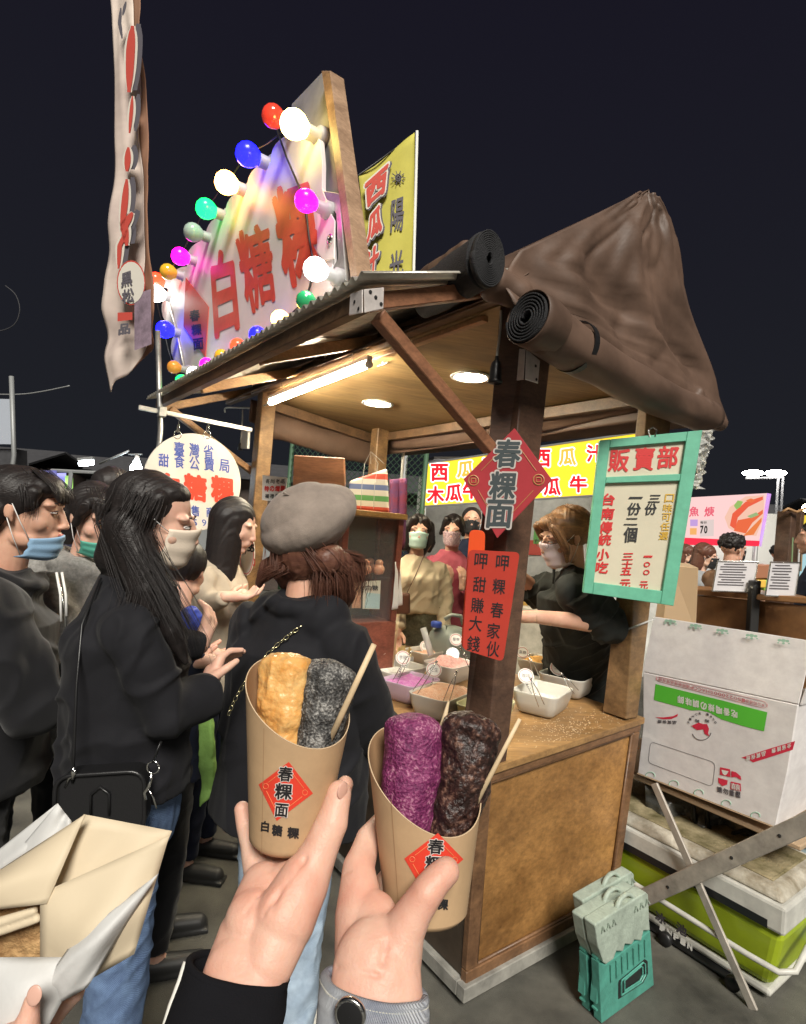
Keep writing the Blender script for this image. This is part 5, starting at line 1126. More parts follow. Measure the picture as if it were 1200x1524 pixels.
# ------------------------------------------------------------------ folded step stools leaning by the side panel
m_mint = mat('faded mint plastic', (.38, .45, .38), rough=.55, var=.25, vscale=18, bump=.2, bscale=90); m_teal = mat('teal plastic', (.045, .165, .13), rough=.5, var=.4, vscale=9, vcol=(.10, .38, .30), bump=.2, bscale=60)
VS = -.30; sf = lambda x, y, o_=0: onV(x, y, VS-o_)
C2z = lambda x, y: (860+x/3.53, 1190+y/3.53)
def stool(label, shift):
    t = thing('step_stool', label, 'step stool', sf(905, 1540)+shift, 'folded step stools by the stall'); t.location.z = 0
    def P(x, y, o_=0): return sf(*C2z(x, y), o_)+shift
    b = MB(); top_ = [(92, 665), (98, 655), (360, 488), (372, 500), (378, 640), (382, 690)]; zz = [(348, 690), (335, 745), (300, 738), (285, 765), (250, 760), (240, 800), (205, 798), (190, 840), (150, 868), (138, 860), (110, 780)]
    pts = [P(*q) for q in top_+zz]; b.prism(pts, EV*.045); b.build('seat_panel', m_mint, t, bevel=.004, seg=2)
    b = MB(); pts = [P(*q, -.006) for q in ((112, 860), (150, 868), (382, 690), (400, 1000), (395, 1040), (250, 1110), (205, 1240), (150, 1300), (118, 1310))]
    zmin = min(p.z for p in pts); 
    for p in pts: p.z = max(p.z, .004)
    b.prism(pts, EV*.032); b.build('leg_panel', m_teal, t, bevel=.004, seg=2)
    b = MB(); w_ = [(215, 975), (218, 955), (355, 840), (368, 850), (370, 915), (345, 965), (215, 1050)]; q = [P(*a, -.004) for a in w_]; b.prism(q, EV*.002); b.build('recess_shade', m_dark, t)  # flat dark sheet on the leg panel; its colour paints a recess's shade
    for k in (.82, .62):
        cx_ = sum(a[0] for a in w_)/7; cy_ = sum(a[1] for a in w_)/7; q = [P(cx_+(a[0]-cx_)*k, cy_+(a[1]-cy_)*k, -.001) for a in w_]; b = MB(); b.tube(q+[q[0]], .003, 5); b.build('recess_rib', m_teal, t)
    for i in range(9):
        a, c = (130+i*29, 700-i*18), (130+i*29+4, 672-i*18)
        if 215 < a[0] < 300: continue
        b = MB(); b.tube([P(*a, .004), P(*c, .006), P(a[0]+16, a[1]-10, .004)], .0035, 5); b.build('hinge_rib', m_mint, t)
    for i in range(7): 
        x = 175+i*30; b = MB(); b.tube([P(x, 870-i*22, .0), P(x+3, 870-i*22+90, .0)], .0022, 5); b.build('panel_rib', m_teal, t)
    b = MB(); C_ = []
    for k in range(15):
        q = R(180-180*k/14); C_.append(P(248+52*math.cos(q)*1.0, 600-(math.cos(q))*30-100*math.sin(q), -.012))
    b.tube(C_, .009, 8, flat=(EV, .8)); b.build('handle', m_mint, t, smooth=True)
    b = MB(); b.box(P(98, 900, -.03), EU*.006, EV*.012, EZ*.10); 
    for k in range(7): b.box(P(98, 820+k*45, -.03)-EU*.006, EU*.006, EV*.010, EZ*.003)
    b.build('side_teeth', m_teal, t); return t
stool('frontmost folded teal step stool with mint seat by the side panel', Vector((0, 0, 0)))
stool('middle folded teal step stool leaning behind the frontmost one', EV*.052+EU*.005-EZ*.010)
stool('rearmost folded teal step stool, closest to the side panel', EV*.10+EU*.07+EZ*.0)
# ================================================================== people
def cloth(name, col, rough=.8, sheen=.04, bump=.35, bscale=500, var=.12, vscale=12, **k): return mat(name, col, rough=rough, sheen=sheen, bump=bump, bscale=bscale, var=var, vscale=vscale, dist=.0015, spec=.2, **k)
m_skinp = mat('face skin', (0.62, 0.37, 0.26), rough=.5, var=.08, vcol=(0.56, 0.29, 0.20), vscale=14, sss=.15, spec=.4)
m_skinl = mat('pale face skin', (0.70, 0.45, 0.34), rough=.5, var=.08, vcol=(0.64, 0.35, 0.26), vscale=14, sss=.15, spec=.4)
m_eyew = mat('eye white', (0.62, 0.58, 0.55), rough=.2)
m_iris = mat('dark iris', (0.012, 0.008, 0.006), rough=.1, coat=.6)
m_lip = mat('lips', (0.48, 0.13, 0.11), rough=.4)
m_brow = mat('brow hair', (0.03, 0.02, 0.016), rough=.8)
def hairmat(name, col, hi, rough=.48):
    m = mat(name, col, rough=rough, var=.3, vcol=hi, vscale=70, stretch=((0, 0, 1), 12), bump=.6, bscale=330, dist=.002, spec=.35)
    m.node_tree.nodes['Principled BSDF'].inputs['Anisotropic'].default_value = .5; return m
m_hblack = hairmat('black hair', (0.012, 0.010, 0.010), (0.022, 0.017, 0.016))
m_hbrown = hairmat('dark auburn hair', (0.075, 0.030, 0.022), (0.15, 0.065, 0.04), .42)
m_hblond = hairmat('brown dyed hair', (0.26, 0.13, 0.05), (0.10, 0.05, 0.03), .45)
m_cblack = cloth('black coat cloth', (0.013, 0.013, 0.016))
m_cblack2 = cloth('black hoodie cloth', (0.010, 0.010, 0.012), sheen=.15)
m_cgrey = cloth('grey hoodie cloth', (0.30, 0.29, 0.27), var=.3, vscale=90)
m_cdkshirt = cloth('black polo cloth', (0.020, 0.022, 0.020))
m_cbeige = cloth('cream sweater knit', (0.56, 0.47, 0.33), bump=.6, bscale=160)
m_ctan = cloth('beige top', (0.50, 0.42, 0.32))
m_cpink = cloth('pink jacket', (0.45, 0.10, 0.14))
m_cbrown = cloth('brown jacket', (0.20, 0.11, 0.06))
m_cgreyc = cloth('grey coat', (0.30, 0.31, 0.32))
m_cnavy = cloth('navy jacket', (0.02, 0.025, 0.05))
m_cblue = cloth('bright blue jacket', (0.03, 0.06, 0.40), rough=.5)
m_jean = denim('blue jeans', (0.16, 0.25, 0.42), (0.10, 0.16, 0.30), 120)
m_jeanl = denim('light blue jeans', (0.50, 0.62, 0.74), (0.38, 0.50, 0.64), 120)
m_skirt = cloth('checked skirt', (0.14, 0.14, 0.10), var=.4, vscale=60)
m_leather = mat('black leather', (0.012, 0.012, 0.013), rough=.35, bump=.3, bscale=300, dist=.001)
def maskmat(n_, c): return mat(n_, c, rough=.7, bump=.1, bscale=300)
m_mblue, m_mgreen, m_mbeige, m_mpink, m_mmint, m_mblack = maskmat('blue mask', (.28, .46, .66)), maskmat('green mask', (.10, .42, .32)), maskmat('peach mask', (.80, .68, .55)), maskmat('pink mask', (.80, .66, .68)), maskmat('mint mask', (.50, .70, .64)), maskmat('black mask', (.02, .02, .022))
m_loop = mat('ear loop', (.75, .74, .72), rough=.7)
m_shoe = mat('shoe leather', (.03, .03, .03), rough=.5); m_shoew = mat('white shoe', (.6, .6, .57), rough=.6)
class Hd:
    """head frame: centre, azimuth of the gaze (radians, 0 = away from camera, + right), pitch, tilt, scale"""
    def __init__(s, c, az, pitch=0, tilt=0, k=1.0):
        s.c = Vector(c); f = Vector((math.sin(az)*math.cos(pitch), math.cos(az)*math.cos(pitch), math.sin(pitch)))
        r = Vector((math.cos(az), -math.sin(az), 0)); u = r.cross(f); q = Matrix.Rotation(tilt, 3, f)
        s.f, s.r, s.u, s.k = f, q @ r, q @ u, k
    def __call__(s, x, y, z): return s.c+(s.r*x+s.f*y+s.u*z)*s.k
    def e(s, mb, c, r, n=18, m=12): mb.ell(s(*c), s.r*r[0]*s.k, s.f*r[1]*s.k, s.u*r[2]*s.k, n, m)
    def cap(s, mb, a, ra, b_, rb, n=14): mb.capsule(s(*a), ra*s.k, s(*b_), rb*s.k, n, 5)
def head_shape(mb, h):
    h.e(mb, (0, -.018, .028), (.073, .092, .084), 24, 16)
    h.e(mb, (0, .020, -.018), (.060, .068, .080), 24, 16)
    h.e(mb, (0, .030, -.062), (.048, .052, .045), 20, 14)
    h.e(mb, (0, .066, -.094), (.022, .020, .017))
    for q in (-1, 1):
        h.e(mb, (q*.036, .047, -.026), (.025, .024, .026)); h.e(mb, (q*.033, .066, .026), (.024, .016, .010))
        h.e(mb, (q*.044, .018, -.068), (.014, .035, .022))
        h.e(mb, (q*.009, .094, -.032), (.0075, .009, .007))
        h.cap(mb, (q*.073, -.008, .012), .007, (q*.071, -.004, -.022), .005); h.e(mb, (q*.076, -.012, .002), (.005, .013, .022))
    h.cap(mb, (0, .080, .018), .009, (0, .100, -.022), .009); h.e(mb, (0, .101, -.029), (.0105, .011, .009))
    h.e(mb, (0, .080, -.058), (.026, .014, .018)); h.e(mb, (0, .0905, -.0530), (.020, .0065, .0052)); h.e(mb, (0, .0890, -.0635), (.017, .0070, .0062))
def face_parts(h, root, eyes=True, lips=False, shut=.0, brow=m_brow):
    for q in (-1, 1):
        b = MB(); h.e(b, (q*.031, .0775, .006), (.0135, .0085, .0052 if shut < .5 else .0024), 16, 10); e = b.build('eye', m_eyew, root, smooth=True)
        b = MB(); h.e(b, (q*.030, .0842, .0055), (.0058, .0028, .0048 if shut < .5 else .002), 12, 8); b.build('iris', m_iris, e, smooth=True)
        b = MB(); b.tube([h(q*.0165, .0805, .0045), h(q*.025, .0855, .0108), h(q*.034, .0850, .0115), h(q*.0455, .0765, .0075)], [.0007*h.k, .0015*h.k, .0016*h.k, .0008*h.k], 6); b.build('eyelashes', m_brow, e, smooth=True)
        b = MB(); b.tube([h(q*.014, .0815, .0275), h(q*.028, .0830, .0325), h(q*.050, .0690, .0285)], [.0017*h.k, .0024*h.k, .0008*h.k], 6, flat=(h.u, .5)); b.build('eyebrow', brow, root, smooth=True)
    if lips:
        b = MB(); h.e(b, (0, .0915, -.0528), (.019, .0068, .0048)); h.e(b, (0, .0902, -.0632), (.0165, .0072, .0058)); b.build('lips', m_lip, root, smooth=True)
def mask_on(h, root, m_, low=0.0, pleats=True, loops=True, out=0.0):
    """face mask; low > 0 pulls it below the mouth to the chin"""
    nu, nv_ = 22, 14
    def fn(t, s):
        a = (s-.5)*2; z0, z1 = .002-low*.062, -.105-low*.018; z = z0+(z1-z0)*t
        w_ = .060-.010*t; x = a*(w_+.004); base = .106+out-(.018*low)-.012*t*0-.020*(t**3)
        y = base-.062*abs(a)**2.1-(.012 if t > .9 else 0)*(t-.9)*10
        if t < .35: y += .008*(1-abs(a))**3*(1-t/.35)*0
        y += .0018*math.sin(t*16) if pleats else 0
        zz = z+(.010*(1-abs(a))**2)*(1-t)-.0+(.012*abs(a)**2)*(t-.4)
        return h(x, y, zz)
    mb = MB(); mb.loft(grid(fn, nv_, nu), cap=False, closed=False); o = mb.build('face_mask', m_, root, smooth=True, solid=.0022)
    if loops:
        for q, s_ in ((-1, 0), (1, 1)):
            b = MB(); P0, P1 = fn(.08, s_), fn(.92, s_); E_ = h(q*.078, -.006, .022); b.tube([P0, P0.lerp(E_, .5)+h.r*q*.004*h.k, E_], .0012*h.k, 5); E2_ = h(q*.076, -.014, -.016); b.tube([P1, P1.lerp(E2_, .5)+h.r*q*.005*h.k, E2_], .0012*h.k, 5)
            b.build('ear_loop', m_loop, o, smooth=True)
    return o
def hair_grooves(h, freq=260, amp=.0022, vert=None, seed=2):
    """strand relief running along the hair's fall"""
    def f(P, N):
        Q = P-np.array(h.c); r, f_, u = np.array(h.r), np.array(h.f), np.array(h.u); x, y, z = Q@r, Q@f_, Q@u
        ang = np.arctan2(x, -y+1e-6); A = np.stack([np.where(z > .02, x*freq*.55, ang*freq*.07), 0*x, z*2.5], 1)
        A2 = np.stack([x*freq*.5+y*freq*.5, z*3, x*0], 1)
        return noise3(A2, seed)*amp+noise3(A2*[2.3, 1.5, 1], seed+3)*amp*.5+noise3(np.stack([x*22, y*22, z*12], 1), seed+7)*amp*1.1
    return f
def strands(root, nm, m_, guides, n=90, r=.0012, spread=.02, seed=3, taper=.2):
    """fine loose strands following guide curves (lists of points)"""
    rnd = random.Random(seed); mb = MB()
    for i in range(n):
        g_ = guides[rnd.randrange(len(guides))]; o1 = Vector((rnd.gauss(0, 1), rnd.gauss(0, 1), rnd.gauss(0, .4)))*spread; o2 = o1*rnd.uniform(.7, 1.9); L = rnd.uniform(.75, 1.0)
        pts = []; m = len(g_)
        for k in range(m):
            t = k/(m-1); P = Vector(g_[k]); pts.append(P+o1*(1-t)+o2*t+Vector((rnd.gauss(0, 1), rnd.gauss(0, 1), 0))*spread*.12)
        # refine
        fine = [pts[0]]
        for k in range(m-1):
            for q in (.5, 1): fine.append(pts[k].lerp(pts[k+1], q))
        fine = fine[:max(3, int(len(fine)*L))]; mm = len(fine)
        mb.tube(fine, [r*(1-(1-taper)*(j/(mm-1))) for j in range(mm)], 4)
    o = mb.build(nm, m_, root, smooth=True); o['kind'] = 'stuff'; return o
def folds(seed, a1=.006, f1=9, a2=.003, f2=26, sz=.45):
    a1 *= 1.5
    def f(P, N):
        A = P*np.array([f1, f1, f1*sz]); W_ = P+noise3(P*5, seed+9)[:, None]*.04
        W_ = W_+noise3(P*11, seed+19)[:, None]*.02
        r1 = (1-np.abs(noise3(W_*np.array([f1*1.6, f1*1.6, f1*sz*1.3]), seed))*2.6).clip(-.6, 1)
        D1 = np.stack([W_[:, 0]*.7+W_[:, 2]*.7, W_[:, 1]*.6, W_[:, 2]*.7-W_[:, 0]*.7], 1)*np.array([f1*.9, f1, f1*2.4]); r2 = (1-np.abs(noise3(D1, seed+5))*3).clip(0, 1)
        return noise3(A, seed+1)*a1+r1*a1*.55+r2*a1*.7+noise3(W_*f2*np.array([1, 1, .6]), seed+2)*a2*.6-a1*.3
    return f
def ring_ell(c, r, f, rx, ry, n=28, sq=1.0):
    o_ = []
    for j in range(n):
        q = 2*math.pi*j/n; cx_, sy = math.cos(q), math.sin(q)
        if sq != 1: cx_ = math.copysign(abs(cx_)**sq, cx_); sy = math.copysign(abs(sy)**sq, sy)
        o_.append(Vector(c)+Vector(r)*cx_*rx+Vector(f)*sy*ry)
    return o_
def hand_small(mb, W_, dirn, palm_n, k=1.0, curl=.5):
    """a small five fingered hand added to a body mesh"""
    d = Vector(dirn).normalized(); n_ = Vector(palm_n); n_ = (n_-d*n_.dot(d)).normalized(); s = d.cross(n_)
    W_ = Vector(W_); mb.capsule(W_, .024*k, W_+d*.05*k, .026*k, 14, 4); 
    for q in (-1, 0, 1): mb.capsule(W_+d*.03*k, .02*k, W_+d*.08*k+s*q*.024*k, .0145*k, 10, 4)
    for i, (q, L) in enumerate(((-1.5, .062), (-.5, .075), (.5, .072), (1.5, .055))):
        A = W_+d*.085*k+s*q*.019*k; B_ = A+(d*(1-curl*.45)+n_*curl*.7).normalized()*L*.5*k; C_ = B_+(d*(1-curl)+n_*curl*1.3).normalized()*L*.5*k
        mb.capsule(A, .0098*k, B_, .009*k, 10, 4); mb.capsule(B_, .009*k, C_, .0075*k, 10, 4)
    A = W_+d*.03*k-s*.022*k; B_ = A+(d*.6-s*.6+n_*.5).normalized()*.04*k; C_ = B_+(d*.8-s*.1+n_*.5).normalized()*.03*k
    mb.capsule(A, .014*k, B_, .011*k, 10, 4); mb.capsule(B_, .011*k, C_, .009*k, 10, 4)
def person(label, h, foot, face_az, hgt=1.62, skin_=None, top=None, topn='jacket', legs=None, arms=(), group=None, vox=.006, voxb=.011, topvox=.007, sh=.185, chest=(.17, .115), waist=(.14, .10), hip=(.175, .125), hem=None, hemw=None, collar=None, sleeve_r=(.058, .047, .040), lean=(0, 0), shoes=None, fold=None, legpose=None, neckr=.047, body_extra=None, top_extra=None, handk=1.0, curl=.5, keepz=None, cat='person', armk=1.0):
    skin_ = skin_ or m_skinp
    root = thing('person', label, cat, (foot[0], foot[1], 0), group)
    f = Vector((math.sin(face_az), math.cos(face_az), 0)); r = Vector((math.cos(face_az), -math.sin(face_az), 0)); f0 = Vector((foot[0], foot[1], 0))
    neck = h(0, -.022, -.10); nb_ = neck-EZ*.075-h.f*.01; zs = nb_.z-.035       # shoulder height
    shc = Vector((nb_.x, nb_.y, zs)); hipc = Vector((foot[0]+lean[0], foot[1]+lean[1], zs*.625)); 
    shl = {q: shc+r*q*sh-EZ*.015 for q in (-1, 1)}
    body = MB(); head_shape(body, h); 
    body.capsule(h(0, -.02, -.05), neckr*h.k, nb_, neckr*1.12, 18, 5)
    hd = blob(body, 'body', skin_, root, vox*.68, 8)
    bb = MB()
    bb.capsule(nb_+EZ*.03, neckr*1.0, nb_-EZ*.06, .07, 16, 4); 
    def at(t): return shc.lerp(hipc, t)
    tr = [(0.02, sh*.62, .055), (.10, sh*.92, .085), (.3, chest[0]*.92, chest[1]*.88), (.7, waist[0]*.9, waist[1]*.88), (1.0, hip[0]*.88, hip[1]*.88), (1.12, hip[0]*.7, hip[1]*.7)]
    bb.loft([ring_ell(at(t), r, f, a, b_) for t, a, b_ in tr])
    LP_ = legpose or {}
    legj = {}
    for q in (-1, 1):
        hj = hipc+r*q*.085-EZ*.04; kn, an = LP_.get(q, (None, None)); an = Vector(an) if an is not None else f0+r*q*.10+EZ*.07; kn = Vector(kn) if kn is not None else hj.lerp(an, .5)+f*.015
        bb.capsule(hj, .078, kn, .052, 14, 4); bb.capsule(kn, .050, an, .034, 14, 4); bb.capsule(an-EZ*.03, .03, an+f*.13-EZ*.045, .028, 12, 4); legj[q] = (hj, kn, an)
    wr = {}
    for A in arms:
        q, el, wv, hdir, pn = A[:5]; el, wv = Vector(el), Vector(wv); bb.capsule(shl[q]-r*q*.04-EZ*.035, .040, el, .034, 14, 4); bb.capsule(el, .034*armk, wv, .024*armk, 14, 4)
        hb = MB(); hb.capsule(wv-(wv-el).normalized()*.03, .024, wv, .023, 14, 4); hand_small(hb, wv, hdir, pn, handk, curl); hb_ = blob(hb, 'hb', skin_, root, .0036, 3); join_into(hd, hb_)
    if body_extra: body_extra(bb)
    b_o = blob(bb, 'bb', skin_, root, voxb, 3); join_into(hd, b_o)
    # top garment
    if top is not None:
        tm = MB(); hem_z = hem if hem is not None else hipc.z-.08; hw = hemw or (hip[0]+.02, hip[1]+.02)
        tz = (shc.z-hem_z)/(shc.z-hipc.z)
        rr = [(-.12, sh*.34, .060), (-.03, sh*.62, .078), (.05, sh*.93, .095), (.09, sh*1.0, .105), (.16, chest[0]+.028, chest[1]+.01), (.35, chest[0]+.02, chest[1]+.015), (.68, waist[0]+.02, waist[1]+.02), (.92, hip[0]+.015, hip[1]+.015)]
        rr = [x for x in rr if x[0] < tz-.05]+[(tz, hw[0], hw[1])]
        tm.loft([ring_ell(shc.lerp(hipc, t), r, f, a, b_) for t, a, b_ in rr])
        for A in arms:
            q, el, wv = A[0], Vector(A[1]), Vector(A[2]); cut = A[5] if len(A) > 5 else 1.0
            sp_ = shl[q]-r*q*.035-EZ*.030; tm.capsule(sp_, sleeve_r[0], sp_.lerp(el, .35)+r*q*.008, sleeve_r[0]*.97, 18, 5); tm.capsule(sp_.lerp(el, .35)+r*q*.008, sleeve_r[0]*.97, el, sleeve_r[1], 18, 5)
            if cut >= .5: tm.capsule(el, sleeve_r[1], el.lerp(wv, .96 if cut == 1 else cut), sleeve_r[2], 18, 5, dome=.3)
        if top_extra: top_extra(tm, shc, hipc, r, f, nb_)
        tg = blob(tm, topn, top, root, topvox, 5, disp=fold or folds(3))
        if collar: collar(root, tg, h, nb_, r, f, shc)
    if legs is not None:
        lm = MB(); kind_, cut = legs[1], (legs[2] if len(legs) > 2 else .07)
        if kind_ == 'skirt':
            lm.loft([ring_ell(shc.lerp(hipc, t), r, f, a, b_) for t, a, b_ in ((.50, waist[0]+.006, waist[1]+.006), (1.0, hip[0]+.01, hip[1]+.01), (1.5, hip[0]+.035, hip[1]+.04), (1.9, hip[0]+.05, hip[1]+.05))])
        else:
            lm.loft([ring_ell(shc.lerp(hipc, t), r, f, a, b_) for t, a, b_ in ((.80, waist[0]+.0, waist[1]+.0), (1.0, hip[0]*.98, hip[1]*.98), (1.14, hip[0]*.9, hip[1]*.9))])
            for q in (-1, 1):
                hj, kn, an = legj[q]; lm.capsule(hj, .092, kn, .066, 18, 5); lm.capsule(kn, .066, kn.lerp(an, 1-cut), .058, 18, 5, dome=.2)
        blob(lm, {'skirt': 'skirt', 'jeans': 'jeans', 'trousers': 'trousers'}[kind_], legs[0], root, topvox+.001, 4, disp=folds(8, .004, 12, .0025, 40, .8))
    sm = shoes or m_shoe
    for q in (-1, 1):
        an = legj[q][2]; b = MB(); b.capsule(an-EZ*.035-f*.02, .040, an+f*.15-EZ*.040, .034, 16, 5, flat=(EZ, .9)); b.box(an+f*.065-EZ*.062, f*.125, r*.036, EZ*.008); blob(b, 'shoe', sm, root, .005, 2)
    root['_'] = 0; del root['_']
    return root, dict(sh=shc, hip=hipc, r=r, f=f, shl=shl, neck=nb_, legs=legj)
def collar_ring(root, mtl, P, r, f, rx, ry, h_, th=.010, nm='collar', tilt=.0, seed=1, open_=0.0):
    n = 40; rings = []
    for k in range(9):
        t = k/8; rings.append([P+EZ*(h_*t+tilt*math.sin(q)*.5*(1))+(r*math.cos(q)*rx+f*math.sin(q)*ry)*(1-.12*t+.06*math.sin(q*3+seed)*t) for q in [open_+(2*math.pi-2*open_)*j/n for j in range(n+1)]])
    mb = MB(); mb.loft(rings, cap=False, closed=False); return mb.build(nm, mtl, root, smooth=True, solid=th)
def gz(px, d): # ground point under an image column at a depth
    P = D(px, 900, d); return (P.x, P.y)
az = math.radians
# ---------------------------------------------------------------- long black hair, black jacket, beige mask (facing right)
hC = Hd(D(234, 776, 1.42), az(79), az(-10), az(4), .99)
def C_top(tm, shc, hipc, r, f, nb_): tm.capsule(shc-r*.05, .07, shc+r*.05, .07, 16, 5)
eC, wC = D(238, 1062, 1.30), D(306, 1030, 1.42)
eC2, wC2 = D(268, 960, 1.62), D(298, 962, 1.66)
pC, jC = person('woman with long straight black hair, beige face mask and black jacket, facing the stall', hC, gz(212, 1.46), az(62), skin_=m_skinl, top=m_cblack, legs=(m_jean, 'jeans', .22), arms=[(1, eC, wC, (D(318, 1000, 1.46)-wC), EU), (-1, eC2, wC2, (D(312, 925, 1.70)-wC2), (-1, .3, .2))], topvox=.006, vox=.0052, hem=.93, hemw=(.20, .155), hip=(.18, .14), waist=(.165, .125), chest=(.17, .125), sleeve_r=(.066, .056, .048), fold=folds(12, .009, 7, .004, 20, .35), top_extra=C_top, curl=.6, legpose=None)
face_parts(hC, pC); mask_on(hC, pC, m_mbeige)
hb = MB(); hC.e(hb, (0, -.034, .036), (.083, .095, .087), 26, 18); hC.e(hb, (0, .012, .076), (.062, .050, .034))
for q in (-1, 1): hC.cap(hb, (q*.062, .005, .06), .022, (q*.074, -.030, -.02), .020)
hC.cap(hb, (0, -.052, .02), .070, (0, -.058, -.10), .066)
bk = [hC(-.01, -.058, -.08), D(214, 900, 1.37), D(190, 980, 1.36), D(176, 1045, 1.36)]
for i, (ra, rb) in enumerate(((.072, .088), (.088, .08), (.08, .04))): hb.capsule(bk[i], ra, bk[i+1], rb, 20, 5, flat=(_F, .62))
fr = [hC(.072, -.045, -.04), D(242, 880, 1.33), D(256, 940, 1.31), D(276, 985, 1.31)]
for i, (ra, rb) in enumerate(((.036, .034), (.034, .024), (.024, .008))): hb.capsule(fr[i], ra, fr[i+1], rb, 16, 5)
sd = [hC(.066, -.05, -.02), D(222, 880, 1.33), D(226, 950, 1.31)]
for i, (ra, rb) in enumerate(((.05, .05), (.05, .03))): hb.capsule(sd[i], ra, sd[i+1], rb, 16, 5)
blob(hb, 'hair', m_hblack, pC, .0038, 6, disp=hair_grooves(hC, 430, .0013), keep=None)
gd = [[hC(x, y, z), hC(x*1.15, y*1.1, -.02)]+[D(px+dx, py, d) for px, py, d in ((215, 880, 1.31), (196, 960, 1.30), (182, 1035, 1.30))] for (x, y, z, dx) in ((.05, -.06, .08, 2), (.078, -.03, .04, 14), (.03, -.085, .04, -8), (.078, -.01, .04, 26), (.0, -.10, .03, -14))]
gd += [[hC(.074, -.02, .06), hC(.082, -.035, -.03), D(246, 880, 1.30), D(280, 945, 1.28), D(292, 1000, 1.28)]]*2
strands(pC, 'loose_strands', m_hblack, gd, 520, .0011, .016, 5)
# crossbody bag
bagc = D(150, 1192, 1.20); bg_ = thing('crossbody_bag', 'small black quilted crossbody bag with rounded corners and silver clips', 'bag', bagc)
ba, bu_, bn2 = (CR*.98+_F*.15).normalized(), (EZ*.98).normalized(), None; bn2 = ba.cross(bu_).normalized(); bu_ = bn2.cross(ba); ba = bu_.cross(bn2)
qd = [bagc-ba*.088-bu_*.075, bagc+ba*.088-bu_*.075, bagc+ba*.088+bu_*.058, bagc-ba*.088+bu_*.058]
MB().prism(rounded(qd, .035, 6), bn2*.055 if bn2.dot(_F) > 0 else -bn2*.055).build('bag_body', m_leather, bg_, bevel=.008, seg=3, smooth=False)
b = MB(); rq = rounded([p-_F*.003 for p in qd], .035, 6); b.tube(rq+[rq[0]], .0045, 8); b.build('piping', m_leather, bg_, smooth=True)
b = MB(); q2 = [bagc+ba*x+bu_*z-_F*.003 for x, z in ((-.018, -.03), (-.018, .015), (.0, .03), (.018, .015), (.018, -.03))]; b.tube(q2, .003, 6); b.build('stitched_emblem', m_leather, bg_, smooth=True)
strap = [D(108, 1165, 1.19), D(110, 1120, 1.19), D(114, 1020, 1.20), D(122, 930, 1.26), D(150, 860, 1.34)]
b = MB(); b.tube(strap, .0032, 6); b.build('strap', m_leather, bg_, smooth=True)
m_chrome = mat('chrome clip', (.8, .8, .78), rough=.15, metal=1)
b = MB(); P = D(109, 1150, 1.185); b.tube([P+EZ*.012, P, P-EZ*.014], [.003, .0045, .003], 8); b.tube([D(97, 1172, 1.19), D(103, 1158, 1.188), D(110, 1156, 1.186), D(112, 1146, 1.185)], .0028, 6); b.build('clip', m_chrome, bg_, smooth=True)
b = MB(); P = D(228, 1142, 1.17); b.tube(circle_pts(P, CR*.0125, CU*.0125, 20)+[P+CR*.0125], .0018, 6); b.tube([D(226, 1152, 1.17), D(222, 1170, 1.17), D(215, 1180, 1.17), D(217, 1190, 1.17)], .0034, 7); b.tube([D(219, 1172, 1.17), D(228, 1186, 1.17), D(233, 1203, 1.17)], .0018, 6); b.build('clip', m_chrome, bg_, smooth=True)
b = MB(); b.tube([D(228, 1135, 1.172), D(234, 1118, 1.175), D(240, 1104, 1.18)], .006, 8, flat=(_F, .4)); b.build('strap', m_leather, bg_, smooth=True)
# ---------------------------------------------------------------- girl in the black hoodie at the far left (mask under her chin)
hA = Hd(D(38, 762, 1.56), az(76), az(-2), az(0), 1.02)
def hood_top(tm, shc, hipc, r, f, nb_):
    for i in range(12):
        q = 2*math.pi*i/12; q2 = 2*math.pi*(i+1)/12; c_ = nb_-EZ*.005
        tm.capsule(c_+r*math.cos(q)*.088+f*math.sin(q)*.085-EZ*(.02*math.sin(q)), .030, c_+r*math.cos(q2)*.088+f*math.sin(q2)*.085-EZ*(.02*math.sin(q2)), .030, 12, 4)
    tm.ell(nb_-f*.11-EZ*.03, r*.12, f*.06, EZ*.085)
eA, wA = D(52, 1050, 1.42), D(108, 1045, 1.60)
pA, jA = person('girl in black zip hoodie at the left edge, blue mask pulled under her chin', hA, gz(-5, 1.62), az(62), top=m_cblack2, topn='hoodie', legs=(m_cblack2, 'trousers'), arms=[(1, eA, wA, EU, EU), (-1, D(60, 1010, 1.85), D(110, 1040, 1.80), EU, EU)], hem=.80, hemw=(.21, .17), hip=(.19, .15), waist=(.185, .15), chest=(.19, .14), sleeve_r=(.082, .070, .055), fold=folds(21, .010, 6, .005, 16, .4), top_extra=hood_top, vox=.005)
face_parts(hA, pA, lips=True, shut=1); mask_on(hA, pA, m_mblue, low=1.0, out=.012)
hb = MB(); hA.e(hb, (0, -.028, .040), (.084, .096, .084), 26, 18); hA.e(hb, (0, .035, .070), (.066, .048, .036))
for q in (-1, 1): hA.cap(hb, (q*.070, .038, .055), .018, (q*.074, .030, .020), .010); hA.cap(hb, (q*.06, -.05, .0), .035, (q*.055, -.065, -.05), .022)
for x in (-.03, -.01, .012, .032): hA.cap(hb, (x, .078, .062), .012, (x*1.1, .089, .036), .006)
hA.e(hb, (0, -.105, -.01), (.045, .05, .05))
blob(hb, 'hair', m_hblack, pA, .0040, 4, disp=hair_grooves(hA, 320, .0026, seed=5))
gd = [[hA(x, .02, .115), hA(x*1.2, .070, .080), hA(x*1.3, .090, .055), hA(x*1.35, .092, .028)] for x in (-.045, -.02, .0, .02, .045)]+[[hA(.07, .02, .07), hA(.080, .036, .035), hA(.080, .040, .0), hA(.079, .036, -.03)]]
strands(pA, 'loose_strands', m_hblack, gd, 110, .0011, .008, 6)
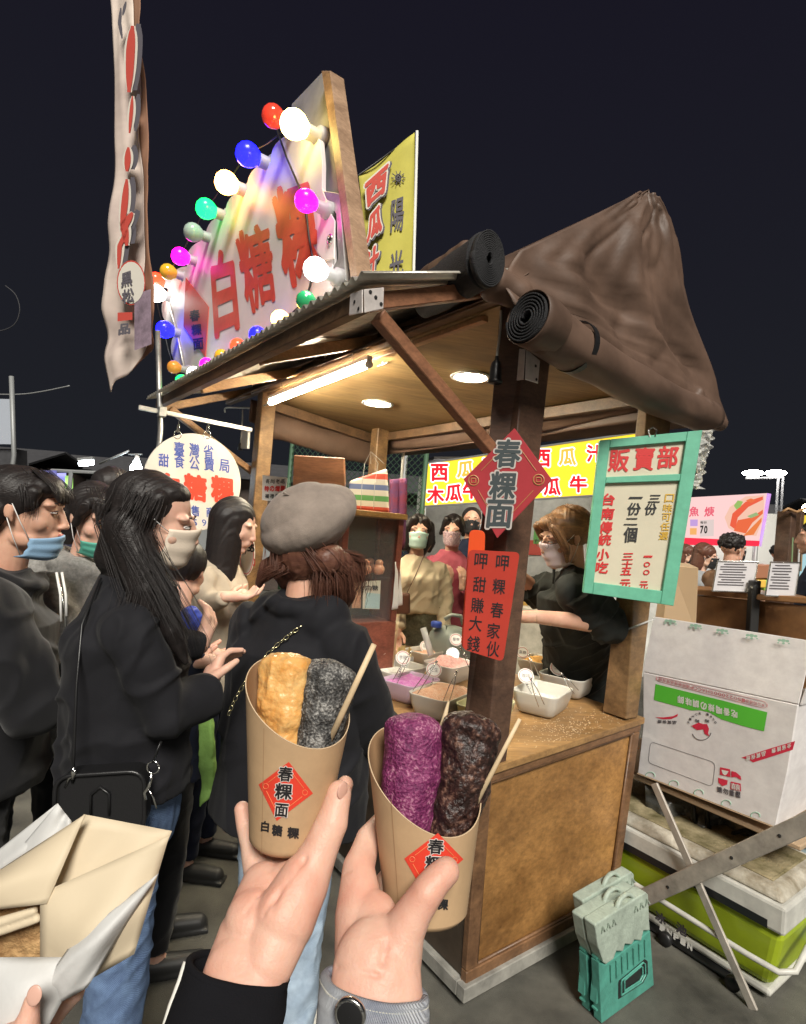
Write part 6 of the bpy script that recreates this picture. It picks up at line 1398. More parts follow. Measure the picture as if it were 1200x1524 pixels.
b = MB(); zp = [D(86, 858, 1.40), D(96, 905, 1.385), D(100, 960, 1.38)]; b.tube(zp, .0025, 6); b.build('zip', m_chrome, pA, smooth=True)
for x0 in (84, 92):
    b = MB(); b.tube([D(x0, 852, 1.39), D(x0+6, 885, 1.375), D(x0+7, 925-(x0-84), 1.37)], .003, 6); b.build('drawstring', m_loop, pA, smooth=True)
# ---------------------------------------------------------------- grey hoodie girl behind
hB = Hd(D(143, 772, 1.98), az(120), az(-14), az(4), 1.0)
pB, jB = person('girl in grey hoodie between two black-clad girls, green mask under her chin', hB, gz(140, 2.05), az(100), skin_=m_skinl, top=m_cgrey, topn='hoodie', legs=(m_cblack2, 'trousers'), arms=[(1, D(120, 1000, 1.85), D(170, 1010, 1.80), EU, EU), (-1, D(170, 990, 2.15), D(190, 1000, 2.0), EU, EU)], fold=folds(31, .007, 8, .004, 20), top_extra=hood_top, sleeve_r=(.075, .065, .052), vox=.0055)
face_parts(hB, pB, lips=True, shut=1); mask_on(hB, pB, m_mgreen, low=1.0, out=.012)
hb = MB(); hB.e(hb, (0, -.028, .038), (.084, .096, .086), 26, 18); hB.e(hb, (0, .032, .075), (.070, .050, .034))
for q in (-1, 1): hB.cap(hb, (q*.068, .040, .055), .020, (q*.078, .020, -.01), .012); hB.cap(hb, (q*.06, -.05, .0), .035, (q*.05, -.06, -.08), .03)
for x in (-.045, -.02, .0, .022, .045): hB.cap(hb, (x, .072, .070), .014, (x*1.1, .090, .030), .008)
blob(hb, 'hair', m_hblack, pB, .0045, 4, disp=hair_grooves(hB, 300, .0028, seed=6))
gd = [[hB(x, .02, .115), hB(x*1.2, .072, .082), hB(x*1.4, .092, .050), hB(x*1.5, .094, .018)] for x in (-.05, -.025, .0, .025, .05)]
strands(pB, 'loose_strands', m_hblack, gd, 80, .0013, .009, 7)
# a dark head behind her
hE0 = Hd(D(168, 735, 2.6), az(-10), 0, 0, 1.0)
pE0, _ = person('person with dark bun seen from behind, over the shoulder of the grey hoodie girl', hE0, gz(165, 2.65), az(-10), top=m_cnavy, topn='jacket', legs=(m_cblack2, 'trousers'), arms=[(1, D(190, 960, 2.6), D(190, 1040, 2.5), -EZ, EV), (-1, D(130, 960, 2.6), D(130, 1040, 2.5), -EZ, EV)], vox=.009, voxb=.016, topvox=.011)
hb = MB(); hE0.e(hb, (0, -.028, .036), (.086, .098, .088), 22, 14); hE0.cap(hb, (0, -.06, 0), .07, (0, -.06, -.07), .06); blob(hb, 'hair', m_hblack, pE0, .007, 3, disp=hair_grooves(hE0, 220, .003))
# ---------------------------------------------------------------- woman with the beret, seen from behind
hD = Hd(D(462, 822, 1.72), az(22), az(-8), az(-6), 1.03)
def D_top(tm, shc, hipc, r, f, nb_): 
    for i in range(12):
        q = 2*math.pi*i/12; q2 = 2*math.pi*(i+1)/12; c_ = nb_+EZ*.018
        tm.capsule(c_+r*math.cos(q)*.080+f*math.sin(q)*.075, .026, c_+r*math.cos(q2)*.080+f*math.sin(q2)*.075, .026, 12, 4)
    tm.capsule(shc-r*.09+EZ*.01, .078, shc+r*.09+EZ*.01, .078, 16, 5)
shx = D(455, 960, 1.75)
pD, jD = person('woman seen from behind in grey wool beret and black coat with a chain strap', hD, gz(452, 1.78), az(30), top=m_cblack, topn='coat', legs=(m_jeanl, 'jeans'), arms=[(-1, D(362, 1075, 1.72), D(400, 1150, 1.95), EU, EU), (1, D(556, 1085, 1.72), D(560, 1090, 1.98), EV, EV)], hem=.70, hemw=(.26, .21), sh=.205, hip=(.225, .175), waist=(.20, .155), chest=(.205, .145), sleeve_r=(.078, .070, .056), fold=folds(41, .010, 6, .004, 18, .35), top_extra=D_top, shoes=m_shoew)
m_beret = mat('grey wool felt', (0.27, 0.22, 0.185), rough=.95, sheen=.1, var=.22, vscale=14, bump=.6, bscale=420, dist=.002)
bc_ = D(461, 773, 1.70); bu2 = (CU*.82-CR*.42-_F*.34).normalized(); br2 = bu2.cross(_F).normalized()
if br2.dot(CR) < 0: br2 = -br2
bf2 = bu2.cross(br2)
bm2 = MB(); bm2.ell(bc_, br2*.152, bf2*.148, bu2*.088, 40, 24); bm2.ell(bc_+bu2*.02-br2*.015, br2*.125, bf2*.12, bu2*.092, 36, 20); bm2.ell(bc_-bu2*.055, br2*.098, bf2*.105, bu2*.04, 30, 16)
bo = blob(bm2, 'beret', m_beret, pD, .0035, 6, disp=lambda P, N: noise3(P*16, 5)*.0045+noise3(P*60, 6)*.0008)
b = MB(); P = D(426, 735, 1.62); b.tube([P-CR*.008+CU*.004, P+CR*.002-CU*.001, P+CR*.015-CU*.008], [.0035, .003, .0018], 8); b.build('stalk', m_beret, bo, smooth=True)
hb = MB(); hD.e(hb, (0, -.03, .0), (.088, .098, .095), 24, 16)
for dx, px, py, dd in ((.0, 470, 890, 1.70), (.06, 512, 885, 1.72), (.085, 528, 850, 1.76), (-.05, 430, 862, 1.70)): hb.capsule(hD(dx, -.05, -.03), .05, D(px, py, dd), .036, 16, 5)
hb.capsule(D(505, 870, 1.72), .038, D(512, 905, 1.74), .018, 14, 4); hb.capsule(D(400, 845, 1.70), .028, D(386, 866, 1.70), .014, 14, 4); hb.capsule(hD(-.05, -.05, -.03), .045, D(398, 848, 1.70), .026, 14, 4)
blob(hb, 'hair', m_hbrown, pD, .0045, 3, disp=lambda P, N: noise3(P*[70, 70, 12], 5)*.004+noise3(P*[190, 190, 26], 6)*.0022)
gd = [[hD(.02, -.09, .02), D(480, 850, 1.63), D(478, 890, 1.62), D(470, 915, 1.64)], [hD(.06, -.07, .0), D(515, 850, 1.66), D(520, 885, 1.68), D(508, 912, 1.70)], [hD(.08, -.03, .0), D(530, 830, 1.72), D(536, 865, 1.74), D(522, 900, 1.75)], [hD(-.05, -.08, .0), D(420, 845, 1.64), D(398, 855, 1.65), D(385, 872, 1.66)], [hD(.05, -.08, .0), D(500, 860, 1.64), D(500, 890, 1.66), D(492, 920, 1.68)]]
strands(pD, 'loose_strands', m_hbrown, gd, 700, .0012, .017, 8)
# chain strap over her back
m_gchain = mat('pale gold chain', (.72, .66, .42), rough=.25, metal=1)
cps = [(490, 911, 1.60), (470, 921, 1.575), (440, 938, 1.56), (412, 960, 1.55), (388, 985, 1.54), (368, 1010, 1.54), (350, 1040, 1.545), (338, 1068, 1.555)]
CPp = []
for i in range(len(cps)-1):
    for k in range(8): t = k/8; CPp.append(D(*[cps[i][j]*(1-t)+cps[i+1][j]*t for j in range(3)]))
L_ = 0; links = [CPp[0]]; 
for a, b_ in zip(CPp[:-1], CPp[1:]):
    L_ += (b_-a).length
    if L_ > .0115: links.append(b_.copy()); L_ = 0
chn = MB()
for i in range(len(links)-1):
    a, b_ = links[i], links[i+1]; d = (b_-a).normalized(); s1_ = d.cross(_F).normalized(); s2_ = _F if i % 2 else s1_
    P = circle_pts((a+b_)/2, d*.0085, (s1_ if i % 2 == 0 else (s1_*.5+_F*.8).normalized())*.0048, 10); chn.tube(P+[P[0]], .0017, 5)
o = chn.build('chain_strap', m_gchain, pD, smooth=True); o['kind'] = 'stuff'
# ---------------------------------------------------------------- beige top person left, behind the round sign
hE = Hd(D(352, 782, 2.6), az(95), az(-18), 0, 1.0)
pE, _ = person('person in beige long sleeved top looking down at a phone, under the round sign', hE, gz(322, 2.65), az(95), skin_=m_skinl, top=m_ctan, topn='top', legs=(m_cnavy, 'trousers'), arms=[(1, D(305, 905, 2.45), D(335, 888, 2.35), (EU), EZ), (-1, D(340, 900, 2.8), D(345, 885, 2.5), EU, EZ)], vox=.008, voxb=.014, topvox=.009, fold=folds(51, .005, 10, .003, 24))
hb = MB(); hE.e(hb, (0, -.028, .036), (.086, .098, .088), 22, 14)
hb.capsule(hE(.02, -.04, .02), .088, D(328, 850, 2.55), .075, 16, 4); hb.capsule(D(328, 850, 2.55), .075, D(322, 905, 2.5), .04, 16, 4); blob(hb, 'hair', m_hblack, pE, .006, 3, disp=hair_grooves(hE, 260, .002))
# ---------------------------------------------------------------- blue jacket child between
hF = Hd(D(276, 850, 2.10), az(5), az(-10), 0, .92)
pF, _ = person('person in navy and bright blue jacket half hidden behind the long haired woman', hF, gz(276, 2.1), az(70), skin_=m_skinl, top=m_cnavy, topn='jacket', legs=(m_cblack2, 'trousers'), arms=[(1, D(284, 980, 1.98), D(292, 985, 1.95), EU, EZ), (-1, D(270, 980, 2.25), D(300, 975, 2.1), EU, EZ)], vox=.008, voxb=.014, topvox=.009, sh=.15, chest=(.14, .12), waist=(.14, .12), hip=(.15, .12))
b = MB(); b.ell(D(284, 925, 1.93), CR*.040, _F*.05, CU*.055); blob(b, 'jacket_panel', m_cblue, pF, .006, 3, disp=folds(3, .003, 20, .002, 40)); 
hb = MB(); hF.e(hb, (0, -.028, .036), (.086, .098, .088), 22, 14); blob(hb, 'hair', m_hblack, pF, .007, 3, disp=hair_grooves(hF, 220, .003))
# ---------------------------------------------------------------- the seller
hS = Hd(D(840, 800, 2.70), az(-104), az(-20), az(-4), 1.20)
eS, wS = D(905, 930, 2.55), D(800, 918, 2.45)
def S_top(tm, shc, hipc, r, f, nb_): tm.capsule(shc-r*.08, .08, shc+r*.08, .08, 16, 5)
pS, jS = person('stall seller in black polo shirt and pink mask, head bowed, behind the counter', hS, gz(872, 3.06), az(-80), skin_=m_skinp, top=m_cdkshirt, topn='polo_shirt', legs=(m_cblack2, 'trousers'), arms=[(-1, eS, wS, -CR, -EZ, .3), (1, D(800, 880, 3.05), D(765, 850, 2.95), -CR, -EZ, .3)], hem=.75, hemw=(.23, .19), sh=.20, chest=(.21, .155), waist=(.20, .16), hip=(.21, .17), sleeve_r=(.098, .088, .05), fold=folds(61, .010, 8, .004, 22, .5), top_extra=S_top, vox=.0055, armk=1.35, handk=1.15)
# short sleeve
face_parts(hS, pS, shut=1); mask_on(hS, pS, m_mpink)
b = MB(); 
for q in (-1, 1): P = circle_pts(hS(q*.033, .100, .003), hS.r*.021, hS.u*.017, 18); b.tube(P+[P[0]], .0014, 5)
b.tube([hS(-.012, .102, .004), hS(.012, .102, .004)], .0014, 5)
for q in (-1, 1): b.tube([hS(q*.054, .098, .005), hS(q*.074, .06, .006), hS(q*.078, -.0, .008)], .0014, 5)
b.build('glasses', m_dark, pS, smooth=True)
sl_ = MB(); sc = jS['shl'][-1]; sl_.capsule(sc, .100, sc.lerp(eS, .72), .098, 22, 5, dome=.2); blob(sl_, 'sleeve', m_cdkshirt, pS, .006, 4, disp=folds(62, .006, 10, .003, 26))
b = MB(); b.prism([jS['neck']+jS['f']*.095+jS['r']*x+EZ*z for x, z in ((-.05, .02), (-.015, -.05), (-.01, .0), (-.03, .045))], jS['f']*.006); b.prism([jS['neck']+jS['f']*.095+jS['r']*x+EZ*z for x, z in ((.05, .02), (.015, -.05), (.01, .0), (.03, .045))], jS['f']*.006); b.build('collar', m_cdkshirt, pS)
hb = MB(); hS.e(hb, (0, -.03, .036), (.086, .10, .088), 26, 18); hS.e(hb, (0, .032, .072), (.070, .052, .036)); hS.cap(hb, (0, -.10, .02), .045, (0, -.115, -.03), .035)
for q in (-1, 1): hS.cap(hb, (q*.060, .065, .06), .022, (q*.078, .045, -.02), .016); hS.cap(hb, (q*.078, .045, -.02), .016, (q*.070, .048, -.075), .008)
blob(hb, 'hair', m_hblond, pS, .0048, 4, disp=hair_grooves(hS, 280, .003, seed=8))
strands(pS, 'loose_strands', m_hblond, [[hS(-.03, .05, .10), hS(-.07, .07, .055), hS(-.084, .055, -.01), hS(-.078, .05, -.07)], [hS(-.02, -.03, .125), hS(-.06, -.06, .085), hS(-.07, -.10, .03), hS(-.05, -.12, -.01)]], 120, .0014, .010, 9)
# ---------------------------------------------------------------- customers beyond the counter
hG = Hd(D(623, 792, 3.75), az(178), az(-2), 0, 1.0)
pG, jG = person('woman in cream sweater and mint mask with a brown shoulder bag beyond the counter', hG, gz(628, 3.85), az(176), skin_=m_skinl, top=m_cbeige, topn='sweater', legs=(m_skirt, 'skirt'), arms=[(1, D(588, 905, 3.75), D(592, 935, 3.62), -EZ, -_F), (-1, D(662, 895, 3.8), D(660, 935, 3.7), -EZ, -_F)], hem=1.07, hemw=(.20, .15), sleeve_r=(.072, .064, .048), chest=(.18, .13), waist=(.185, .14), vox=.007, voxb=.014, topvox=.009, fold=folds(71, .007, 10, .004, 24))
face_parts(hG, pG); mask_on(hG, pG, m_mmint)
hb = MB(); hG.e(hb, (0, -.028, .036), (.088, .098, .086), 24, 16)
for q in (-1, 1):
    hG.cap(hb, (q*.070, .01, .05), .034, (q*.086, .010, -.06), .034); hG.cap(hb, (q*.086, .010, -.06), .034, (q*.080, .02, -.115), .018); hG.cap(hb, (q*.035, .062, .085), .026, (q*.072, .045, .03), .014)
hG.cap(hb, (0, -.06, 0), .085, (0, -.06, -.10), .075)
blob(hb, 'hair', m_hblack, pG, .006, 3, disp=hair_grooves(hG, 240, .003))
sbag = thing('shoulder_bag', 'small brown shoulder bag at the hip of the woman in cream sweater', 'bag', D(600, 900, 3.6))
m_brownl = mat('brown leather', (.10, .04, .025), rough=.45); b = MB(); b.box(D(600, 898, 3.6), CR*.045, _F*.03, CU*.065); b.build('bag_body', m_brownl, sbag, bevel=.012, seg=2)
b = MB(); b.tube([D(606, 882, 3.58), D(618, 858, 3.60), D(630, 830, 3.66), D(642, 812, 3.72)], .007, 6, flat=(_F, .4)); b.build('strap', m_brownl, sbag, smooth=True)
hH = Hd(D(674, 790, 4.1), az(190), az(-8), 0, 1.0)
m_floral = mat('floral mask', (.62, .50, .52), rough=.7, var=.4, vcol=(.25, .10, .14), vscale=90)
pH, _ = person('woman in pink jacket with patterned mask holding a cup beyond the counter', hH, gz(678, 4.2), az(188), skin_=m_skinl, top=m_cpink, legs=(m_cnavy, 'trousers'), arms=[(1, D(655, 900, 4.1), D(668, 872, 3.95), EZ, EV), (-1, D(705, 900, 4.1), D(688, 875, 3.95), EZ, EV)], vox=.008, voxb=.015, topvox=.01)
face_parts(hH, pH); mask_on(hH, pH, m_floral)
hb = MB(); hH.e(hb, (0, -.028, .038), (.084, .096, .084), 24, 16)
for q in (-1, 1): hH.cap(hb, (q*.04, .06, .085), .026, (q*.080, .02, -.02), .016)
blob(hb, 'hair', m_hblack, pH, .006, 3, disp=hair_grooves(hH, 240, .003))
hI = Hd(D(702, 776, 4.6), az(185), 0, 0, 1.0)
pI, _ = person('man in black mask and glasses standing behind the woman in the pink jacket', hI, gz(704, 4.7), az(185), top=m_cnavy, topn='jacket', legs=(m_cnavy, 'trousers'), arms=[(1, D(680, 900, 4.6), D(690, 930, 4.5), -EZ, EV), (-1, D(730, 900, 4.6), D(730, 930, 4.5), -EZ, EV)], vox=.008, voxb=.016, topvox=.011)
face_parts(hI, pI); mask_on(hI, pI, m_mblack)
hb = MB(); hI.e(hb, (0, -.028, .042), (.080, .092, .078), 24, 16); blob(hb, 'hair', m_hblack, pI, .006, 3)
# ---------------------------------------------------------------- right background
hJ = Hd(D(1052, 828, 5.4), az(120), az(-10), 0, 1.0)
pJ, _ = person('woman with shoulder length hair and black mask in grey coat, right background', hJ, gz(1048, 5.5), az(120), skin_=m_skinl, top=m_cgreyc, topn='coat', legs=(m_cnavy, 'trousers'), arms=[(1, D(1040, 910, 5.3), D(1060, 905, 5.1), EU, EV), (-1, D(1070, 910, 5.6), D(1075, 905, 5.4), EU, EV)], vox=.009, voxb=.016, topvox=.012)
mask_on(hJ, pJ, m_mblack); face_parts(hJ, pJ)
hb = MB(); hJ.e(hb, (0, -.028, .036), (.088, .10, .088), 22, 14); hJ.cap(hb, (0, -.05, 0), .08, (.02, -.06, -.10), .065); blob(hb, 'hair', m_hbrown, pJ, .007, 3, disp=hair_grooves(hJ, 200, .004))
hK = Hd(D(1092, 818, 4.6), az(75), az(-4), 0, 1.03)
pK, _ = person('man with curly black hair and black mask in brown jacket, right background', hK, gz(1078, 4.7), az(70), top=m_cbrown, topn='jacket', legs=(m_cnavy, 'trousers'), arms=[(1, D(1072, 905, 4.4), D(1115, 895, 4.35), EU, EV), (-1, D(1100, 905, 4.9), D(1130, 890, 4.6), EU, EV)], vox=.008, voxb=.016, topvox=.011, sleeve_r=(.08, .07, .055))
face_parts(hK, pK); mask_on(hK, pK, m_mblack)
hb = MB(); hK.e(hb, (0, -.025, .050), (.088, .098, .080), 22, 14); hK.e(hb, (0, .03, .09), (.06, .05, .03)); blob(hb, 'hair', m_hblack, pK, .006, 2, disp=lambda P, N: noise3(P*60, 3)*.010)
hL = Hd(D(1212, 800, 3.9), az(-60), az(-5), 0, 1.05)
pL, _ = person('person in dark navy jacket cut off by the right edge of the picture', hL, gz(1216, 4.0), az(-60), top=m_cnavy, topn='jacket', legs=(m_cnavy, 'trousers'), arms=[(1, D(1190, 930, 3.9), D(1180, 960, 3.7), -EZ, EV), (-1, D(1230, 930, 3.7), D(1200, 980, 3.6), -EZ, EV)], vox=.009, voxb=.016, topvox=.011)
hb = MB(); hL.e(hb, (0, -.028, .042), (.084, .096, .082), 24, 16); blob(hb, 'hair', m_hblack, pL, .006, 3)
gbg = [(292, 1062, 1.85), (314, 1060, 1.85), (318, 1180, 1.85), (298, 1200, 1.85)]
_P = [D(*q) for q in gbg]; b = MB(); b.prism(_P, _F*.03); o = blob(b, 'green_bag', mat('lime shopping bag', (.28, .50, .12), rough=.6, bump=.4, bscale=60), None, .005, 3, disp=lambda P, N: noise3(P*30, 2)*.006, org=_P[3]); tag(o, 'lime green shopping bag hanging between the long haired woman and the beret woman', 'bag')
# ================================================================== behind the stall: juice stall with lit sign
e_ysign = emis('lit yellow sign', (0.93, 0.60, 0.035), .95)
e_white = emis('white shop light', (1.0, .95, .85), 5)
e_cool = emis('cool lamp', (.85, .95, 1.0), 30)
m_wall = mat('dark shed wall', (.05, .05, .055), rough=.8, var=.3); m_metalg = mat('grey frame', (.28, .29, .29), rough=.5, metal=.3)
js = thing('juice_stall', 'juice stall with lit yellow signboard of red and white characters behind the snack stall', 'market stall', D(760, 1000, 5.6)*1)
js.location.z = 0
YA, YB = D(632, 690, 6.1), D(900, 650, 5.0); yn_ = (YB-YA).cross(EZ).normalized()
yo = lambda x, y, o_=0: onplane(x, y, YA-yn_*(o_ if yn_.dot(_F) > 0 else -o_), yn_)
yd = _F if yn_.dot(_F) > 0 else _F
b = MB(); b.prism([yo(629, 754), yo(960, 733), yo(962, 642), yo(633, 690)], _F*.10); sb_ = b.build('sign_box', e_ysign, js)
b = MB(); q = [yo(629, 754, .004), yo(960, 733, .004), yo(962, 642, .004), yo(633, 690, .004)]; b.tube(q+[q[0]], .012, 4); b.build('sign_frame', m_metalg, js)
er, ew, eo = emis('lit red letters', (.75, .02, .03), .8), emis('lit white outline', (1, .95, .9), 1.1), emis('lit amber letters', (.85, .42, .06), .9)
C9 = lambda x, y: (560+x/3.529, 640+y/3.529)
def ych(ch, x, y, w_, h_, fill, sl=-.06):
    q = lambda k: ((x-w_*k, y+h_*k-sl*w_*-1), (x+w_*k, y+h_*k+sl*w_), (x+w_*k, y-h_*k+sl*w_), (x-w_*k, y-h_*k-sl*w_*-1))
    for kk, m_, o_, wt in ((1.16, ew, .008, .09), (1, fill, .014, .04)):
        b = MB(); char_on(b, ch, q(kk), lambda a, c_: yo(*C9(a, c_), o_), wt, .02); b.build('lettering', m_, sb_)
for ch, x, y, f in (('西', 332, 225, er), ('瓜', 470, 208, eo), ('汁', 600, 195, er), ('西', 870, 150, er), ('瓜', 1005, 142, eo), ('汁', 1150, 125, er), ('木', 312, 342, er), ('瓜', 408, 332, er), ('牛', 500, 320, er), ('奶', 600, 310, er), ('木', 830, 290, er), ('瓜', 925, 300, er), ('牛', 1062, 287, er)): ych(ch, x, y, 46, 46, f)
# posts, counter, back wall with shelves and lamps
def W_(x, y, d): return D(x, y, d)
for px, d in ((632, 6.1), (905, 5.05), (770, 5.5)):
    P = D(px, 740, d); b = MB(); b.tube([Vector((P.x, P.y+.12, 0)), Vector((P.x, P.y+.12, 2.35))], .03, 8); b.build('post', m_metalg, js, smooth=True)
BW = [(620, 8.4), (1000, 7.2)]; A_, B_ = D(620, 760, 8.4), D(1000, 760, 7.2)
b = MB(); b.prism([Vector((A_.x, A_.y, .0)), Vector((B_.x, B_.y, .0)), Vector((B_.x, B_.y, 2.4)), Vector((A_.x, A_.y, 2.4))], _F*.05); b.build('back_wall', mat('pale back wall', (.55, .55, .52), rough=.7, var=.3, vscale=4), js)
b = MB(); P0, P1 = D(640, 760, 6.4), D(960, 745, 5.3); b.prism([Vector((P0.x, P0.y, 2.42)), Vector((P1.x, P1.y, 2.42)), Vector((B_.x, B_.y, 2.6)), Vector((A_.x, A_.y, 2.6))], EZ*.03); b.build('roof', m_wall, js)
for px, d0, d1 in ((760, 6.2, 7.4), (850, 6.0, 7.1), (690, 6.6, 7.8)):
    A1, B1 = D(px-30, 758, d0), D(px+30, 756, d0-.2); A1.z = B1.z = 2.2; b = MB(); b.tube([A1, B1], .03, 8); b.build('tube_lamp', emis('shop tube', (1, .96, .88), 40), js)
b = MB(); P0, P1 = D(660, 900, 5.8), D(960, 900, 5.0); b.prism([Vector((P0.x, P0.y, .0)), Vector((P1.x, P1.y, .0)), Vector((P1.x, P1.y, .95)), Vector((P0.x, P0.y, .95))], _F*.5); b.build('counter', mat('juice counter', (.45, .40, .30), rough=.5, var=.3), js)
rnd = random.Random(8); cols = [(.6, .25, .04), (.55, .06, .04), (.12, .4, .08), (.65, .55, .2), (.7, .68, .6), (.1, .2, .4), (.65, .40, .10)]
mcol = [mat('goods %d' % i, c, rough=.4) for i, c in enumerate(cols)]
for i in range(14):
    t_ = (i+.5)/14; P = Vector((P0.x+(P1.x-P0.x)*t_, P0.y+(P1.y-P0.y)*t_+rnd.uniform(.1, .4), .951)); k = i//7; h_ = rnd.uniform(.15, .32); r_ = rnd.uniform(.03, .05)
    b = MB(); b.lathe(P, [(r_, 0), (r_, h_*.65), (r_*.5, h_*.8), (r_*.4, h_), (.001, h_)] if k == 0 else [(r_*.9, 0), (r_*1.3, h_*.5), (r_*1.3, h_*.55), (.001, h_*.6)], 12)
    o = b.build('juice_bottle' if k == 0 else 'juice_cup', mcol[i % 7], None, smooth=True, org=P); tag(o, ('orange', 'red', 'green', 'pale yellow', 'white', 'blue', 'amber')[i % 7]+(' juice bottle' if k == 0 else ' lidded cup')+' on the counter of the juice stall', 'bottle' if k == 0 else 'cup', 'bottles on the juice counter' if k == 0 else 'cups on the juice counter')
# small round lamps and papers on its wall
for i in range(9):
    t_ = .35+.6*rnd.random(); P = A_.lerp(B_, t_)-_F*.03; P.z = rnd.uniform(1.5, 2.2); b = MB(); b.box(P, (B_-A_).normalized()*rnd.uniform(.08, .16), _F*.004, EZ*rnd.uniform(.08, .14)); b.build('price_paper', rnd.choice(mcol), js)
# ------------------------------------------------------------------ green wire mesh fence
m_fence = mat('green fence wire', (.05, .11, .06), rough=.6); fn_ = thing('wire_fence', 'green diamond mesh fence on thin posts behind the left part of the stall', 'fence', D(520, 1000, 5.3)); fn_.location.z = 0
FA, FB2 = D(430, 700, 5.6), D(636, 700, 5.0); fx = (FB2-FA); fx.z = 0; L_ = fx.length; fx.normalize(); A0 = Vector((FA.x, FA.y, 0))
b = MB(); stp = .06; H_ = 2.6; k = -H_
while k < L_:
    for sg_ in (1, -1):
        pts = []
        for z_ in (.0, H_):
            x_ = k+(z_ if sg_ > 0 else H_-z_); pts.append((x_, z_))
        (x0, z0), (x1, z1) = pts
        # clip to 0..L
        def cl(x, z, xo, zo):
            if x < 0: t_ = (0-x)/(xo-x); return 0, z+(zo-z)*t_
            if x > L_: t_ = (x-L_)/(x-xo); return L_, z+(zo-z)*t_
            return x, z
        a0 = cl(x0, z0, x1, z1); a1 = cl(x1, z1, x0, z0)
        if abs(a0[0]-a1[0]) > .02 and (x0-L_)*(x1-L_) < 1e9: b.tube([A0+fx*a0[0]+EZ*a0[1], A0+fx*a1[0]+EZ*a1[1]], .0035, 3, cap=False)
    k += stp
o = b.build('wire_mesh', m_fence, fn_); o['kind'] = 'stuff'
for px in (432, 602, 633): P = D(px, 700, 5.0+(636-px)*.003); b = MB(); b.tube([Vector((P.x, P.y, 0)), Vector((P.x, P.y, 2.65))], .022, 8); b.build('fence_post', m_metalg if px == 602 else m_fence, fn_, smooth=True)
# ================================================================== right background: wooden counter with menus
m_oldw = mat('brown counter boards', (.24, .115, .04), rough=.5, var=.35, vcol=(.13, .055, .02), vscale=5, detail=8)
wc = thing('wooden_counter', 'reddish brown wooden counter with a dark clamp behind the white carton', 'counter', D(1120, 1000, 2.9)); wc.location.z = 0
qs_ = [(1030, 885, 3.25), (1115, 893, 3.0), (1210, 903, 2.7)]
for i in (0, 1):
    A1, B1 = D(*qs_[i]), D(*qs_[i+1]); zt_ = max(A1.z, B1.z); nm = 'front_panel'
    b = MB(); b.prism([Vector((A1.x, A1.y, .1)), Vector((B1.x-.004, B1.y, .1)), Vector((B1.x-.004, B1.y, B1.z)), Vector((A1.x, A1.y, A1.z))], Vector((.2, 1, 0)).normalized()*.025); b.build(nm, m_oldw, wc, bevel=.003)
A1, B1 = D(1022, 884, 3.27), D(1215, 900, 2.66); b = MB(); b.prism([A1, B1, B1+EZ*.03, A1+EZ*.03], Vector((.25, 1, 0))*.35); b.build('counter_top', m_oldw, wc, bevel=.004)
b = MB(); P = D(1122, 893, 2.93); b.box(P-EZ*.10, CR*.022, _F*.02, EZ*.20); b.capsule(P+EZ*.06, .03, P+EZ*.02, .02, 12, 4); b.build('clamp', m_dark, wc, bevel=.003)
for (px, py, w_, h_, d, lb, tilt) in ((1094, 858, .095, .080, 2.98, 'white printed menu in a steel stand on the brown counter, nearer the curly haired man', .12), (1165, 862, .065, .085, 2.82, 'narrow white menu in a stand on the brown counter, right of the clamp', .10)):
    P = D(px, py, d); t = thing('menu_stand', lb, 'menu', P-EZ*h_); a_ = (CR*1.0-_F*.25).normalized(); up_ = (EZ+CR*tilt).normalized(); b = MB(); nn = a_.cross(up_); q = [P-a_*w_-up_*h_, P+a_*w_-up_*h_, P+a_*w_+up_*h_, P-a_*w_+up_*h_]; b.prism(q, _F*.004); b.build('menu_sheet', mat('menu paper', (.62, .60, .62), rough=.5), t)
    b = MB(); b.tube([p-_F*.002 for p in q]+[q[0]-_F*.002], .004, 6); b.build('frame', m_steel, t); b = MB()
    for k_ in range(9): z_ = h_*(.8-.17*k_); b.box(P+up_*z_-_F*.0015-a_*w_*.15, a_*w_*(.65 if k_ % 3 else .5), _F*.0005, up_*.0028)
    o = b.build('printed_lines', m_kprint, t); o['kind'] = 'stuff'
# ------------------------------------------------------------------ pink lit food stall
fs = thing('seafood_stall', 'food stall with pink lit signboard showing red crayfish at the right', 'market stall', D(1100, 900, 8)); fs.location.z = 0
e_pink = emis('lit pink sign', (.95, .62, .60), .62); PA, PB2 = D(1020, 780, 8.2), D(1142, 778, 7.6); pn = (PB2-PA).cross(EZ).normalized()
po = lambda x, y, o_=0: onplane(x, y, PA-_F*o_, pn)
b = MB(); b.prism([po(1015, 804), po(1130, 808), po(1142, 734), po(1015, 741)], _F*.25); pb = b.build('sign_box', e_pink, fs)
b = MB(); b.prism([po(1015, 811, .01), po(1130, 813, .01), po(1131, 805, .01), po(1015, 800, .01)], _F*.1); b.build('red_band', emis('lit red band', (.75, .03, .06), .8), fs)
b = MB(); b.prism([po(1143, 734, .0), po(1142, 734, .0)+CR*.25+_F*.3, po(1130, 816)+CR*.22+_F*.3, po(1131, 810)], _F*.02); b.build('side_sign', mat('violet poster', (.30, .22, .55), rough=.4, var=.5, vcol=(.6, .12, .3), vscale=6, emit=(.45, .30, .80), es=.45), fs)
C10 = lambda x, y: (1000+x/5.08, 660+y/5.08)
def blobpoly(pts, m_, nm='picture', o_=.02): b = MB(); P = [po(*C10(*p), o_) for p in pts]; b.add(P, [tuple(range(len(P)))]); b.build(nm, m_, pb)
blobpoly([(400, 560), (440, 480), (560, 400), (700, 390), (695, 560), (640, 700), (520, 690), (430, 640)], emis('pale picture', (.90, .55, .42), .6))
